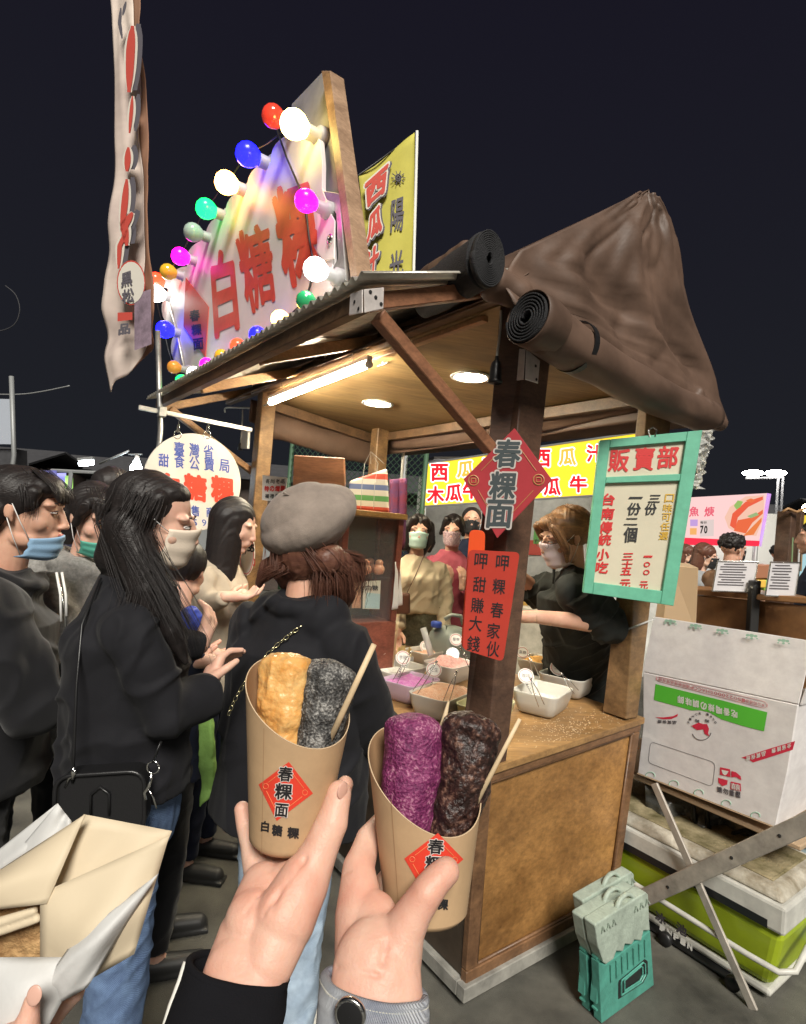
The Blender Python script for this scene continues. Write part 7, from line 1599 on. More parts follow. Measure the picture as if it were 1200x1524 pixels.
for k_, pts in enumerate(([(440, 620), (460, 530), (560, 440), (690, 400), (690, 425), (580, 480), (500, 560), (480, 650)], [(470, 660), (500, 580), (600, 560), (690, 500), (690, 530), (610, 600), (560, 680)], [(560, 430), (600, 415), (640, 430), (600, 450)], [(540, 700), (600, 640), (680, 560), (680, 590), (620, 690)])): blobpoly(pts, emis('crayfish red %d' % k_, (.80, .12+.03*k_, .06), .62), o_=.03)
blobpoly([(470, 470), (500, 430), (540, 440), (520, 480), (490, 500)], emis('leaf green', (.35, .55, .15), .55), o_=.04); blobpoly([(570, 550), (640, 520), (660, 540), (600, 565)], emis('leaf green b', (.40, .55, .25), .5), o_=.04)
blobpoly([(215, 580), (320, 575), (318, 700), (213, 705)], emis('pale label', (.80, .66, .62), .55), o_=.02); blobpoly([(140, 575), (198, 575), (196, 625), (140, 625)], emis('violet label', (.55, .35, .70), .6), o_=.02); blobpoly([(138, 640), (190, 640), (188, 690), (138, 690)], emis('orange label', (.90, .45, .15), .6), o_=.02)
b = MB()
for ch, x in (('魚', 170), ('焿', 285)): char_on(b, ch, ((x-40, 555), (x+35, 550), (x+40, 475), (x-35, 478)), lambda a, c_: po(*C10(a, c_), .05), .03, .02)
b.build('lettering', emis('lit crimson letters', (.62, .10, .14), .8), pb); b = MB()
for ch, x in (('7', 228), ('0', 258)): char_on(b, ch, ((x-14, 682), (x+12, 680), (x+14, 620), (x-12, 622)), lambda a, c_: po(*C10(a, c_), .05), .04, 0)
for ch, x in (('每', 228), ('份', 254)): char_on(b, ch, ((x-12, 608), (x+12, 607), (x+12, 586), (x-12, 587)), lambda a, c_: po(*C10(a, c_), .05), .02, 0)
b.build('lettering', m_ink, pb)
for px in (1018, 1140): P = D(px, 780, 7.9); b = MB(); b.tube([Vector((P.x, P.y+.2, 0)), Vector((P.x, P.y+.2, 2.3))], .035, 8); b.build('post', m_metalg, fs, smooth=True)
A1, B1 = D(1005, 820, 9.3), D(1175, 820, 8.6); b = MB(); b.prism([Vector((A1.x, A1.y, 0)), Vector((B1.x, B1.y, 0)), Vector((B1.x, B1.y, 2.3)), Vector((A1.x, A1.y, 2.3))], _F*.05); b.build('back_wall', mat('pale curtain', (.5, .5, .48), rough=.8), fs)
A1, B1 = D(1005, 860, 8.0), D(1160, 860, 7.5); b = MB(); b.prism([Vector((A1.x, A1.y, 0)), Vector((B1.x, B1.y, 0)), Vector((B1.x, B1.y, .95)), Vector((A1.x, A1.y, .95))], _F*.6); b.build('counter', m_tin, fs)
for px in (1035, 1100): A1 = D(px, 815, 8.3); A1.z = 2.05; b = MB(); b.tube([A1-CR*.3, A1+CR*.3], .03, 8); b.build('tube_lamp', emis('stall tube', (1, .97, .9), 16), fs)
for px, py, c, w_, h_, lb in ((1128, 850, (.35, .15, .08), .16, .12, 'red brown box on the seafood stall counter'), (1118, 868, (.75, .48, .08), .20, .07, 'yellow tray on the seafood stall counter'), (1138, 876, (.30, .55, .08), .07, .16, 'lime green bag hanging at the seafood stall'), (1030, 850, (.6, .6, .55), .12, .1, 'pale steamer box at the left of the seafood stall')):
    P = D(px, py, 6.9); b = MB(); b.box(P, CR*w_*.7, _F*.08, EZ*h_*.7); o = b.build('goods_box', mat('goods '+lb[:8], c, rough=.5), None, bevel=.012, org=P); tag(o, lb, 'box')
# twin floodlights on a pole
fl = thing('floodlight_pole', 'pair of bright white floodlights on a tall double pole at the right', 'floodlight', D(1160, 900, 10.5)); fl.location.z = 0
for px in (1121, 1155): P = D(px, 704, 10.5); b = MB(); b.ell(P, CR*.20, _F*.08, EZ*.055); b.build('lamp_head', emis('floodlight', (1, .97, .88), 60), fl, smooth=True)
for px in (1159, 1166): P = D(px, 706, 10.55); b = MB(); b.tube([Vector((P.x, P.y, 0)), P-EZ*.05], .022, 8); b.build('pole', m_wall, fl, smooth=True)
b = MB(); b.tube([D(1110, 712, 10.55), D(1166, 711, 10.55)], .02, 6); b.build('crossbar', m_wall, fl)
# dark post in front with a yellow lamp and lit stall at the right edge
dp = thing('dark_post', 'thick dark wooden post of the neighbouring stall at the right edge', 'post', D(1178, 900, 4.8)); dp.location.z = 0
for px, w_, d in ((1172, .055, 4.8), (1189, .035, 5.0)):
    P = D(px, 762, d); b = MB(); b.beam(Vector((P.x-.05, P.y, 0)), P, w_*2, w_*2, up=EU); b.build('timber', m_post, dp, bevel=.004)
b = MB(); b.tube([D(1165, 762, 4.7), D(1173, 757, 4.7), D(1186, 762, 4.7), D(1200, 756, 4.7)], .012, 6); b.build('crossbar', m_rafter, dp, smooth=True)
for i, (px, c) in enumerate(((1180, (.2, .3, .15)), (1190, (.6, .6, .6)), (1194, (.3, .2, .1)))): b = MB(); b.tube([D(px, 800+i*8, 4.75), D(px-2, 850, 4.75)], .008, 6); o = b.build('hanging_tool', mat('tool %d' % i, c, rough=.5), None, org=D(px, 850, 4.75)); tag(o, ['dark green', 'white', 'brown'][i]+' handled tool hanging on the dark post', 'tool')
ys = thing('yellow_sign_stall', 'neighbour stall with lit yellow sign cut off by the right edge', 'market stall', D(1215, 900, 7.5)); ys.location.z = 0
P = D(1222, 785, 7.5); b = MB(); b.box(P, CR*.28, _F*.05, EZ*.16); b.build('sign_box', emis('lit ochre sign', (.75, .55, .06), .7), ys); b = MB(); b.box(D(1222, 835, 7.7), CR*.28, _F*.05, EZ*.24); b.build('lit_panel', emis('pale blue lit panel', (.45, .70, .75), .55), ys); P = D(1201, 756, 7.0); b = MB(); b.sph(P, .05, 16, 10); b.build('bulb', emis('warm bulb', (1, .85, .45), 30), ys, smooth=True); b = MB(); P = D(1240, 785, 7.8); b.tube([Vector((P.x, P.y, 0)), Vector((P.x, P.y, 2.3))], .04, 8); b.build('post', m_metalg, ys)
# ================================================================== left background
lb_ = thing('hanging_bulb', 'bare bright cool white bulb hanging from a wire at the left', 'bulb', D(203, 692, 5.0))
P = D(203, 693, 5.0); b = MB(); b.lathe(P-EZ*.075, [(.004, 0), (.035, .012), (.05, .04), (.048, .065), (.03, .10), (.016, .13)], 18); b.build('bulb_glass', e_cool, lb_, smooth=True)
b = MB(); b.lathe(P+EZ*.055, [(.018, 0), (.018, .03), (.006, .035)], 12); b.build('bulb_socket', m_white, lb_, smooth=True)
b = MB(); b.tube([D(191, 676, 5), D(212, 676, 5)], .006, 6); b.tube([D(203, 676, 5), D(203, 684, 5)], .006, 6); b.tube([D(148, 690, 5.1), D(192, 671, 5)], .010, 6); b.build('wire_arm', m_metalg, lb_, smooth=True)
tl2 = thing('far_tube_lamp', 'short cool white tube lamp glowing above the dark bun at the left', 'lamp', D(128, 689, 6)); b = MB(); b.tube([D(119, 690, 6), D(138, 688, 6)], .03, 8); b.build('tube', e_cool, tl2); b = MB(); b.beam(D(117, 684, 6), D(140, 682, 6), .05, .03); b.build('housing', m_metalg, tl2)
fstall = thing('flag_stall', 'stall hung with lilac, green and pink coloured sheets at the far left', 'market stall', D(140, 900, 7)); fstall.location.z = 0
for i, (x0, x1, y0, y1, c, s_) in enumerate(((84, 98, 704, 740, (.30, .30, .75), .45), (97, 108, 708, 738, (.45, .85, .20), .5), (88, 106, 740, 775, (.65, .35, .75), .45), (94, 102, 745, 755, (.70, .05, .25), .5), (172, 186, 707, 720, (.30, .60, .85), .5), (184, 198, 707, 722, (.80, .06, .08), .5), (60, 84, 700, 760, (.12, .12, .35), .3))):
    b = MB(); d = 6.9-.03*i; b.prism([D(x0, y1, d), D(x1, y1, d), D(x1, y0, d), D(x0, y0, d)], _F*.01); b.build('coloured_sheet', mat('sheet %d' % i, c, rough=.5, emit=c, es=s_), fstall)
b = MB(); b.tube([D(76, 700, 6.8), D(200, 706, 6.8)], .02, 6); b.tube([Vector((D(106, 700, 6.8).x, D(106, 700, 6.8).y, 0)), D(106, 702, 6.8)], .025, 6); b.tube([Vector((D(200, 700, 6.8).x, D(200, 700, 6.8).y, 0)), D(200, 706, 6.8)], .025, 6); b.build('frame', m_metalg, fstall)
gs = thing('grey_hoarding', 'pale grey hoarding panel on a thin pole at the far left edge', 'hoarding', D(10, 900, 9)); gs.location.z = 0
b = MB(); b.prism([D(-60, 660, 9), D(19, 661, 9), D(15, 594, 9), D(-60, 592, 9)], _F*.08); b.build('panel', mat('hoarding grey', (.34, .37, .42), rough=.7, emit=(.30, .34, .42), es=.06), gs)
b = MB(); P = D(17, 560, 8.9); b.tube([Vector((P.x+.1, P.y, 0)), D(21, 678, 8.9), P], .035, 8); b.build('pole', m_metalg, gs, smooth=True)
b = MB(); b.prism([D(-100, 790, 9.1), D(24, 790, 9.1), D(22, 668, 9.1), D(-100, 666, 9.1)], _F*.3); b.build('lower_box', m_wall, gs)
wr_ = [D(-40, 520, 12), D(20, 470, 12), D(25, 440, 12), D(10, 420, 12)]; cable('overhead_wire', [D(-60, 585, 12), D(20, 587, 12), D(60, 583, 12), D(104, 574, 12)], .012, m_metalg, None, 'thin overhead wire crossing the dark sky at the left', 'wire')
cable('overhead_wire', [D(-40, 500, 12), D(14, 488, 12), D(29, 465, 12), D(24, 440, 12), D(8, 425, 12)], .010, m_wall, None, 'curling dark wire against the sky at the left edge', 'wire')
# dark sheds and trees that close off the far side of the market
rnd = random.Random(12)
for i, (px, d, w_, h_, c) in enumerate(((-250, 16, 5, 2.7, 0), (-40, 14, 4, 2.8, 1), (120, 17, 5, 3.0, 2), (300, 15, 4.4, 2.9, 0), (470, 14, 4, 2.9, 1), (640, 13, 4.2, 2.8, 2), (840, 15, 4.5, 3.0, 0), (1010, 16, 4.4, 2.9, 1), (1180, 14, 4.4, 2.9, 2), (1360, 13, 5, 3.0, 0), (1560, 13, 5, 3.0, 1), (-500, 15, 6, 3, 1))):
    P = D(px, 780, d); t = thing('far_stall', 'dark closed market stall far behind, ' + ['at the far left', 'left of the hoarding', 'behind the hanging bulb', 'behind the round sign', 'behind the wire fence', 'behind the left half of the yellow sign', 'behind the right half of the yellow sign', 'behind the crayfish sign', 'behind the thick dark post', 'beyond the right edge', 'farthest right', 'farthest left'][i], 'market stall', (P.x, P.y, 0), 'dark stalls at the far side of the market')
    C_ = Vector((P.x, P.y, 0)); mm = mat('far wall %d' % i, [(.05, .055, .07), (.07, .05, .04), (.05, .05, .05)][c], rough=.8, var=.4, vscale=2)
    b = MB(); b.box(C_+EZ*h_*.42, CR*0+Vector((w_/2, 0, 0)), Vector((0, 1.2, 0)), EZ*h_*.42); b.build('body', mm, t, bevel=.02)
    b = MB(); b.prism([C_+Vector((-w_/2-.2, -1.5, h_*.84)), C_+Vector((w_/2+.2, -1.5, h_*.84)), C_+Vector((w_/2+.1, 0, h_)), C_+Vector((-w_/2-.1, 0, h_))], EZ*.05); b.prism([C_+Vector((-w_/2-.2, 1.5, h_*.84)), C_+Vector((w_/2+.2, 1.5, h_*.84)), C_+Vector((w_/2+.1, .02, h_)), C_+Vector((-w_/2-.1, .02, h_))], EZ*.05); b.build('roof', m_wall, t)
    b = MB(); b.box(C_+Vector((0, -1.21, h_*.35)), Vector((w_*.3, 0, 0)), Vector((0, .02, 0)), EZ*h_*.18); b.build('shutter', m_metalg, t)
# a few more people among the far stalls
def crowd(src, px, d, px0, d0, label):
    P, Q = D(px, 900, d), D(px0, 900, d0); c = copy_tree(src, None, src.location+Vector((P.x-Q.x, P.y-Q.y, 0))); c['label'] = label; c['group'] = 'people in the far market'
    return c
crowd(pJ, 1020, 7.2, 1048, 5.5, 'woman in grey coat in front of the crayfish stall, left of the post')
crowd(pK, 1150, 7.0, 1078, 4.7, 'man in brown jacket in front of the crayfish stall, right side')
crowd(pG, 715, 5.6, 628, 3.85, 'woman in cream sweater farther back, right beside the corner post')
crowd(pI, 590, 6.0, 704, 4.7, 'man in navy jacket behind the wire fence')
crowd(pE0, 70, 5.2, 165, 2.65, 'dark clad person far behind the girl in the black hoodie')
crowd(pI, 225, 6.0, 704, 4.7, 'man in navy jacket far behind the round sign')
crowd(pJ, 100, 7.0, 1048, 5.5, 'woman in grey coat by the coloured sheets at the far left')
# ================================================================== cups held up in the foreground
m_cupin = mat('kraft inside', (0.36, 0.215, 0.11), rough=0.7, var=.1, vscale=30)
m_cupedge = mat('kraft cut edge', (0.60, 0.44, 0.28), rough=.7)
m_sticker = mat('red label', (0.72, 0.055, 0.03), rough=.45)
m_line = mat('label line', (0.78, 0.25, 0.10), rough=.5)
m_lblw = mat('label white outline', (0.72, 0.66, 0.62), rough=.5)
m_stick = mat('bamboo stick', (0.62, 0.47, 0.29), rough=.55, var=.25, vscale=20, stretch=((0, 0, 1), 8))
class Cup:
    def __init__(s, name, label, T, B, rt, rb, dT, dB, hcut, rbot_round=.004):
        s.T, s.B = D(T[0], T[1], dT), D(B[0], B[1], dB); s.ax = (s.T-s.B).normalized(); s.L = (s.T-s.B).length; s.rt, s.rb = rt, rb
        s.vw = (CAM-s.T); s.front = (s.vw-s.ax*s.vw.dot(s.ax)).normalized(); s.right = s.front.cross(s.ax)
        if s.right.dot(CR) < 0: s.right = -s.right
        s.hcut = hcut
        s.o = thing(name, label, 'paper cup', s.B)
        n = 72; rings = []
        def P(q, h, dr=0):   # q: angle, h in metres from base along the axis
            r = s.rb+(s.rt-s.rb)*h/s.L+dr
            return s.B+s.ax*h+(s.right*math.cos(q)+s.front*math.sin(q))*r
        s.P = P
        hc = lambda q: s.L+hcut(math.cos(q), math.sin(q))
        qs = [2*math.pi*i/n for i in range(n)]
        for f in [i/14 for i in range(15)]: rings.append([P(q, max(.0, f)*hc(q)) for q in qs])
        rings[0] = [P(q, .004, -.0) for q in qs]
        base = [[P(q, .0005, -.003) for q in qs], [P(q, -.0005, -.008) for q in qs], [P(q, .0, -s.rb+.001) for q in qs]]
        b = MB(); b.loft(base[::-1]+rings, cap=False); b.build('cup_wall', m_kraft, s.o, smooth=True)
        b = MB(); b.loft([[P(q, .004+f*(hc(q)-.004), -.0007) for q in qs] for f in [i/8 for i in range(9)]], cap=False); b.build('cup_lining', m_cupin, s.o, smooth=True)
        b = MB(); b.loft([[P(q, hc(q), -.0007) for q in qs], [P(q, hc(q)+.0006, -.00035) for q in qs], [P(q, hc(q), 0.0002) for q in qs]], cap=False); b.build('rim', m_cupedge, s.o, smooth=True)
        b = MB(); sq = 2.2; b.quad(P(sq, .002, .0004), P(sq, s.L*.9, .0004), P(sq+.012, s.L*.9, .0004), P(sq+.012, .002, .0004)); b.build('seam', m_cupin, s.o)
    def hit(s, px, py, off=.0003):
        r = ray(px, py)
        lo = (s.T-CAM).dot(_F)-s.rt*1.5; hi = (s.T-CAM).dot(_F)+.02; best = None
        N = 60
        def d(t):
            Q = CAM+r*t-s.B; h = Q.dot(s.ax); rad_ = (Q-s.ax*h).length; return rad_-(s.rb+(s.rt-s.rb)*h/s.L+off)
        a = lo; da = d(a); t = lo
        for i in range(1, N+1):
            t = lo+(hi-lo)*i/N; dt = d(t)
            if dt < 0: 
                a_, b_ = a, t
                for _ in range(18):
                    m_ = (a_+b_)/2
                    if d(m_) < 0: b_ = m_
                    else: a_ = m_
                return CAM+r*b_
            a = t; 
            if best is None or dt < best[0]: best = (dt, t)
        return CAM+r*best[1]
    def label(s, quad, chars, sub):
        sf = lambda o_: (lambda x, y: s.hit(x, y, o_))
        N = 14; f = sf(.0004); L_, T_, R_, B_ = quad; b = MB()
        b.loft([[f(*(((L_[0]*(1-u)+T_[0]*u)*(1-v)+(B_[0]*(1-u)+R_[0]*u)*v), ((L_[1]*(1-u)+T_[1]*u)*(1-v)+(B_[1]*(1-u)+R_[1]*u)*v))) for u in [i/N for i in range(N+1)]] for v in [j/N for j in range(N+1)]], cap=False, closed=False)
        o = b.build('red_label', m_sticker, s.o, smooth=True)
        c_ = (sum(p[0] for p in quad)/4, sum(p[1] for p in quad)/4); b = MB()
        for i in range(4):
            p, q = quad[i], quad[(i+1) % 4]; p = (c_[0]+(p[0]-c_[0])*.8, c_[1]+(p[1]-c_[1])*.8); q = (c_[0]+(q[0]-c_[0])*.8, c_[1]+(q[1]-c_[1])*.8)
            pts = [sf(.0006)(p[0]+(q[0]-p[0])*k, p[1]+(q[1]-p[1])*k) for k in [.18+.64*j/6 for j in range(7)]]; b.tube(pts, .00025, 4)
        for k_ in (0, 2):
            p = (c_[0]+(quad[k_][0]-c_[0])*.72, c_[1]+(quad[k_][1]-c_[1])*.72); b.tube([sf(.0006)(p[0]+math.cos(a*.628)*4, p[1]+math.sin(a*.628)*4) for a in range(11)], .0002, 4)
        b.build('gold_border', m_line, o)
        for nm, wt, o_, mm in (('lettering_outline', .075, .0007, m_lblw), ('lettering', .025, .0011, m_ink)):
            t_ = MB()
            for ch, x, y, w_, h_, sl in chars:
                k = 1.1 if 'outline' in nm else 1
                char_on(t_, ch, ((x-w_*k, y+h_*k-sl), (x+w_*k, y+h_*k+sl), (x+w_*k+2, y-h_*k+sl), (x-w_*k+2, y-h_*k-sl)), sf(o_), wt, .035, .00001)
            t_.build(nm, mm, o)
        t_ = MB()
        for ch, x, y, w_, h_ in sub: char_on(t_, ch, ((x-w_, y+h_-1), (x+w_, y+h_+1), (x+w_+1, y-h_+1), (x-w_+1, y-h_-1)), sf(.0005), .04, .035, .00001)
        t_.build('lettering', m_ink, s.o)
c1 = Cup('paper_cup', 'kraft paper cup with golden and black sesame rolls, held by the lower palm at left', (447, 1046), (427, 1252), .0425, .0290, .460, .452, lambda c, s_: -.014*c-.022*s_+.002)
c1.label([(385, 1168), (430, 1134), (466, 1181), (412, 1222)], [('春', 424, 1152, 11, 11, 1), ('粿', 421, 1178, 13, 12, 1), ('面', 418, 1206, 10, 10, 1)], [('白', 394, 1230, 6, 8), ('糖', 412, 1236, 8, 8.5), ('粿', 436, 1240, 9, 8.5)])
c2 = Cup('paper_cup', 'kraft paper cup with purple and dark brown rolls, a thumb across its front', (636, 1152), (634, 1362), .0425, .0285, .425, .405, lambda c, s_: -.016*c-.026*s_-.002)
c2.label([(602, 1278), (652, 1240), (690, 1279), (632, 1330)], [('春', 648, 1260, 12, 11, 1), ('粿', 645, 1286, 13, 12, 1), ('面', 641, 1313, 11, 10, 1)], [('白', 611, 1334, 7, 8), ('糖', 634, 1342, 8, 8.5), ('粿', 658, 1346, 9, 8.5)])
# ------------------------------------------------------------------ the rolls
def food(name, label, pts, rad, m_, amp, freq, seed, crust=0, flatk=.9):
    """pts: (px,py,depth), rad: px"""
    mb = MB(); P = [D(*p) for p in pts]; rr = [r/F*p[2] for r, p in zip(rad, pts)]
    for i in range(len(P)-1): mb.capsule(P[i], rr[i], P[i+1], rr[i+1], 22, 6, dome=.5)
    def disp(Q, N):
        d = noise3(Q*freq, seed)*amp+noise3(Q*freq*2.7, seed+1)*amp*.45+noise3(Q*freq*7, seed+2)*amp*.16
        if crust: d += -np.abs(noise3(Q*[freq*1.3, freq*1.3, freq*.5], seed+5))*crust+crust*.3
        return d
    o = blob(mb, name, m_, None, .0011, 3, disp=disp, org=P[0]); tag(o, label, 'food roll'); return o
m_gold2 = mat('fried golden crust', (0.62, 0.27, 0.055), rough=.38, var=.3, vcol=(0.78, 0.50, 0.20), vscale=45, bump=.35, bscale=260, detail=8, distort=.6, dist=.003, spec=.5, sss=.15, rvar=.15)
def speck(name, base, dark, light, scale=420, rough=.55, glint=.12, lo=.42, hi=.60):
    m = mat(name, base, rough=rough, var=.2, vscale=60, bump=.8, bscale=scale, dist=.0025)
    n = m.node_tree.nodes; l = m.node_tree.links; p = n['Principled BSDF']
    t = n.new('ShaderNodeTexCoord'); v = n.new('ShaderNodeTexNoise'); v.inputs['Scale'].default_value = scale; v.inputs['Detail'].default_value = 3; l.new(t.outputs['Object'], v.inputs['Vector'])
    v2 = n.new('ShaderNodeTexNoise'); v2.inputs['Scale'].default_value = scale*.16; v2.inputs['Detail'].default_value = 4; l.new(t.outputs['Object'], v2.inputs['Vector'])
    ad = n.new('ShaderNodeMath'); ad.operation = 'MULTIPLY_ADD'; l.new(v.outputs['Fac'], ad.inputs[0]); ad.inputs[1].default_value = .55; 
    m3 = n.new('ShaderNodeMath'); m3.operation = 'MULTIPLY'; m3.inputs[1].default_value = .45; l.new(v2.outputs['Fac'], m3.inputs[0]); l.new(m3.outputs[0], ad.inputs[2])
    r = n.new('ShaderNodeValToRGB'); l.new(ad.outputs[0], r.inputs[0]); e = r.color_ramp.elements
    e[0].position = lo; e[0].color = (*dark, 1); e[1].position = hi; e[1].color = (*light, 1); k = e.new((lo+hi)/2); k.color = (*base, 1)
    l.new(r.outputs[0], p.inputs['Base Color'])
    return m
m_sesame = speck('black sesame sugar', (0.085, 0.082, 0.078), (0.018, 0.018, 0.018), (0.36, 0.35, 0.33), 520, lo=.40, hi=.63)
m_purple = speck('purple yam powder', (0.24, 0.035, 0.13), (0.12, 0.012, 0.07), (0.55, 0.25, 0.36), 480, lo=.40, hi=.66)
m_choc = speck('brown powder', (0.055, 0.025, 0.020), (0.018, 0.009, 0.008), (0.24, 0.13, 0.09), 300, rough=.4, lo=.42, hi=.66)
food('golden_roll', 'golden fried rice roll, bare and blistered, in the left cup', [(428, 990, .474), (422, 1050, .468), (412, 1150, .458)], [38, 38, 32], m_gold2, .0026, 60, 11, crust=.003)
food('sesame_roll', 'rice roll coated in grey black sesame sugar in the left cup', [(488, 1004, .478), (479, 1060, .47), (462, 1150, .46)], [43, 41, 33], m_sesame, .0016, 75, 12)
food('purple_roll', 'rice roll coated in purple yam sugar in the right cup', [(616, 1084, .436), (612, 1150, .43), (604, 1240, .42)], [43, 45, 36], m_purple, .0012, 80, 13)
food('brown_roll', 'rice roll coated in dark brown powder in the right cup', [(700, 1082, .442), (690, 1150, .434), (668, 1240, .423)], [43, 43, 34], m_choc, .0024, 75, 14)
def stick(label, a, b_, w0, w1):
    A, B_ = D(*a), D(*b_); mb = MB(); mb.tube([A, A.lerp(B_, .5), B_], [w0/F*a[2], (w0+w1)/2/F*a[2], w1/F*b_[2]], 8, flat=(CR, .55))
    o = mb.build('bamboo_stick', m_stick, None, smooth=True, org=B_); tag(o, label, 'stick')
stick('flat wooden stick leaning over the rim of the cup with the sesame roll', (557, 959, .445), (478, 1130, .452), 4.2, 5.2)
stick('thin bamboo stick leaning over the rim of the cup with the brown roll', (774, 1070, .415), (690, 1232, .418), 3.0, 4.4)
stick('short pointed stick standing between the purple roll and the brown roll', (668, 1043, .455), (650, 1120, .45), 1.5, 9)
# ================================================================== hands in the foreground
def skin(name, base=(0.66, 0.40, 0.30)):
    return mat(name, base, rough=.48, var=.10, vcol=(base[0]*.95, base[1]*.70, base[2]*.66), vscale=16, bump=.30, bscale=520, sss=.22, detail=4, dist=.0012, spec=.4)
m_skinh = skin('hand skin', (0.68, 0.45, 0.35))
m_nail = mat('finger nail', (0.64, 0.38, 0.30), rough=.42)
def hand(name, label, segs, extras=(), voxel=.0013, creases=(), smooth=9):
    """segs: chains of (px,py,depth,radius px[,flat])"""
    base = D(*segs[0][0][:3]); root = thing(name, label, 'hand', base); mb = MB()
    for ch in segs:
        P = [D(*p[:3]) for p in ch]; rr = [p[3]/F*p[2] for p in ch]
        for i in range(len(P)-1):
            fl = (_F, ch[i][4]) if len(ch[i]) > 4 else None
            mb.capsule(P[i], rr[i], P[i+1], rr[i+1], 24, 6, flat=fl)
    cr = [([D(*q) for q in pts], w_, dp) for pts, w_, dp in creases]
    def disp(Q, N):
        d = noise3(Q*90, 3)*.00028+noise3(Q*[35, 35, 35], 4)*.0006
        for pts, w_, dp in cr:
            for a, b_ in zip(pts[:-1], pts[1:]):
                a, b_ = np.array(a), np.array(b_); ab = b_-a; t = np.clip(((Q-a)@ab)/(ab@ab), 0, 1); dist = np.linalg.norm(Q-(a+t[:, None]*ab), axis=1)
                d -= 1.5*dp*np.exp(-(dist/w_)**2)
        return d
    blob(mb, 'skin_surface', m_skinh, root, voxel, smooth, disp=disp)
    return root
def nail(root, c_, n_, up, w_, h_):
    P = D(*c_[:3]); n_ = Vector(n_).normalized(); up = Vector(up); up = (up-n_*up.dot(n_)).normalized(); a = up.cross(n_)
    b = MB(); b.ell(P, a*w_, up*h_, n_*w_*.22, 18, 10); b.build('nail', m_nail, root, smooth=True)
TOC = -_F
h1 = hand('left_hand', 'hand with open palm under the cup of golden and sesame rolls, thumb on its right', [
    [(338, 1580, .350, 66, .55), (362, 1460, .374, 63, .58), (376, 1400, .394, 56, .62)],
    [(370, 1430, .385, 44, .8), (378, 1370, .40, 43, .8), (392, 1318, .425, 34, .85)],
    [(400, 1430, .38, 40, .8), (425, 1365, .397, 46, .9), (452, 1312, .412, 38, .95)],
    [(452, 1318, .412, 36), (474, 1270, .423, 28), (494, 1226, .431, 24.5), (499, 1207, .435, 21), (505, 1182, .440, 18.5)],
    [(400, 1330, .425, 34), (440, 1315, .425, 34)],
    [(388, 1310, .44, 25), (412, 1300, .452, 28), (440, 1292, .452, 28)],
    [(386, 1300, .445, 22), (374, 1258, .462, 16), (366, 1232, .474, 13.5), (360, 1205, .478, 12)],
    [(400, 1300, .455, 22), (392, 1250, .49, 17), (400, 1190, .512, 15), (425, 1150, .518, 13)],
    [(425, 1300, .455, 22), (430, 1240, .495, 17), (455, 1180, .513, 15), (490, 1160, .506, 13)],
    [(450, 1295, .45, 24), (480, 1240, .482, 17), (503, 1195, .492, 15), (514, 1168, .484, 12.5)],
], creases=[([(392, 1420, .36), (398, 1370, .375), (410, 1335, .39)], .0030, .0010), ([(352, 1330, .41), (368, 1318, .415), (392, 1312, .42)], .0011, .0008), ([(372, 1308, .432), (395, 1285, .436), (425, 1284, .436)], .0013, .0011), ([(395, 1360, .386), (415, 1325, .392), (440, 1295, .40), (455, 1278, .41)], .0022, .0013), ([(366, 1360, .39), (385, 1335, .40), (400, 1318, .41)], .0016, .0007), ([(330, 1398, .36), (352, 1404, .362), (385, 1404, .362)], .0013, .0008), ([(332, 1412, .355), (352, 1416, .36)], .001, .0006), ([(486, 1224, .418), (500, 1222, .418), (514, 1218, .425)], .0012, .0006)])
nail(h1, (510, 1177, .4318), (CR*.72-_F*.7), (CU+CR*.1), .0050, .0066)
h2 = hand('right_hand', 'hand gripping the cup of purple and brown rolls, thumb laid across its front', [
    [(556, 1600, .322, 72, .55), (560, 1480, .338, 71, .6), (562, 1440, .346, 66, .74)],
    [(562, 1445, .348, 60, .8), (558, 1405, .362, 52, .8), (552, 1375, .372, 44, .85)],
    [(540, 1420, .362, 42), (536, 1365, .378, 37), (535, 1325, .39, 29), (534, 1292, .402, 24.5), (548, 1250, .428, 20), (572, 1222, .452, 17), (625, 1200, .478, 15), (680, 1205, .478, 13.5)],
    [(590, 1425, .352, 40), (600, 1388, .356, 33), (616, 1358, .358, 27), (634, 1330, .360, 24.5), (650, 1310, .364, 22.5), (664, 1297, .368, 21)],
    [(552, 1385, .378, 36), (565, 1375, .39, 22), (571, 1345, .42, 15), (568, 1318, .445, 14.5), (590, 1290, .463, 14), (640, 1285, .468, 13)],
    [(560, 1395, .378, 30), (575, 1385, .39, 26), (590, 1384, .38, 24)],
    [(545, 1390, .39, 30), (562, 1385, .42, 18), (585, 1355, .446, 14), (640, 1335, .45, 12.5)],
], creases=[([(618, 1326, .345), (634, 1322, .343), (650, 1332, .345)], .0012, .0007), ([(622, 1334, .345), (638, 1331, .343), (650, 1340, .345)], .001, .0006), ([(598, 1375, .34), (575, 1405, .34), (570, 1430, .335)], .003, .0011), ([(510, 1300, .392), (522, 1298, .39)], .0011, .0006), ([(500, 1440, .34), (560, 1452, .33), (620, 1450, .34)], .0016, .0006)])
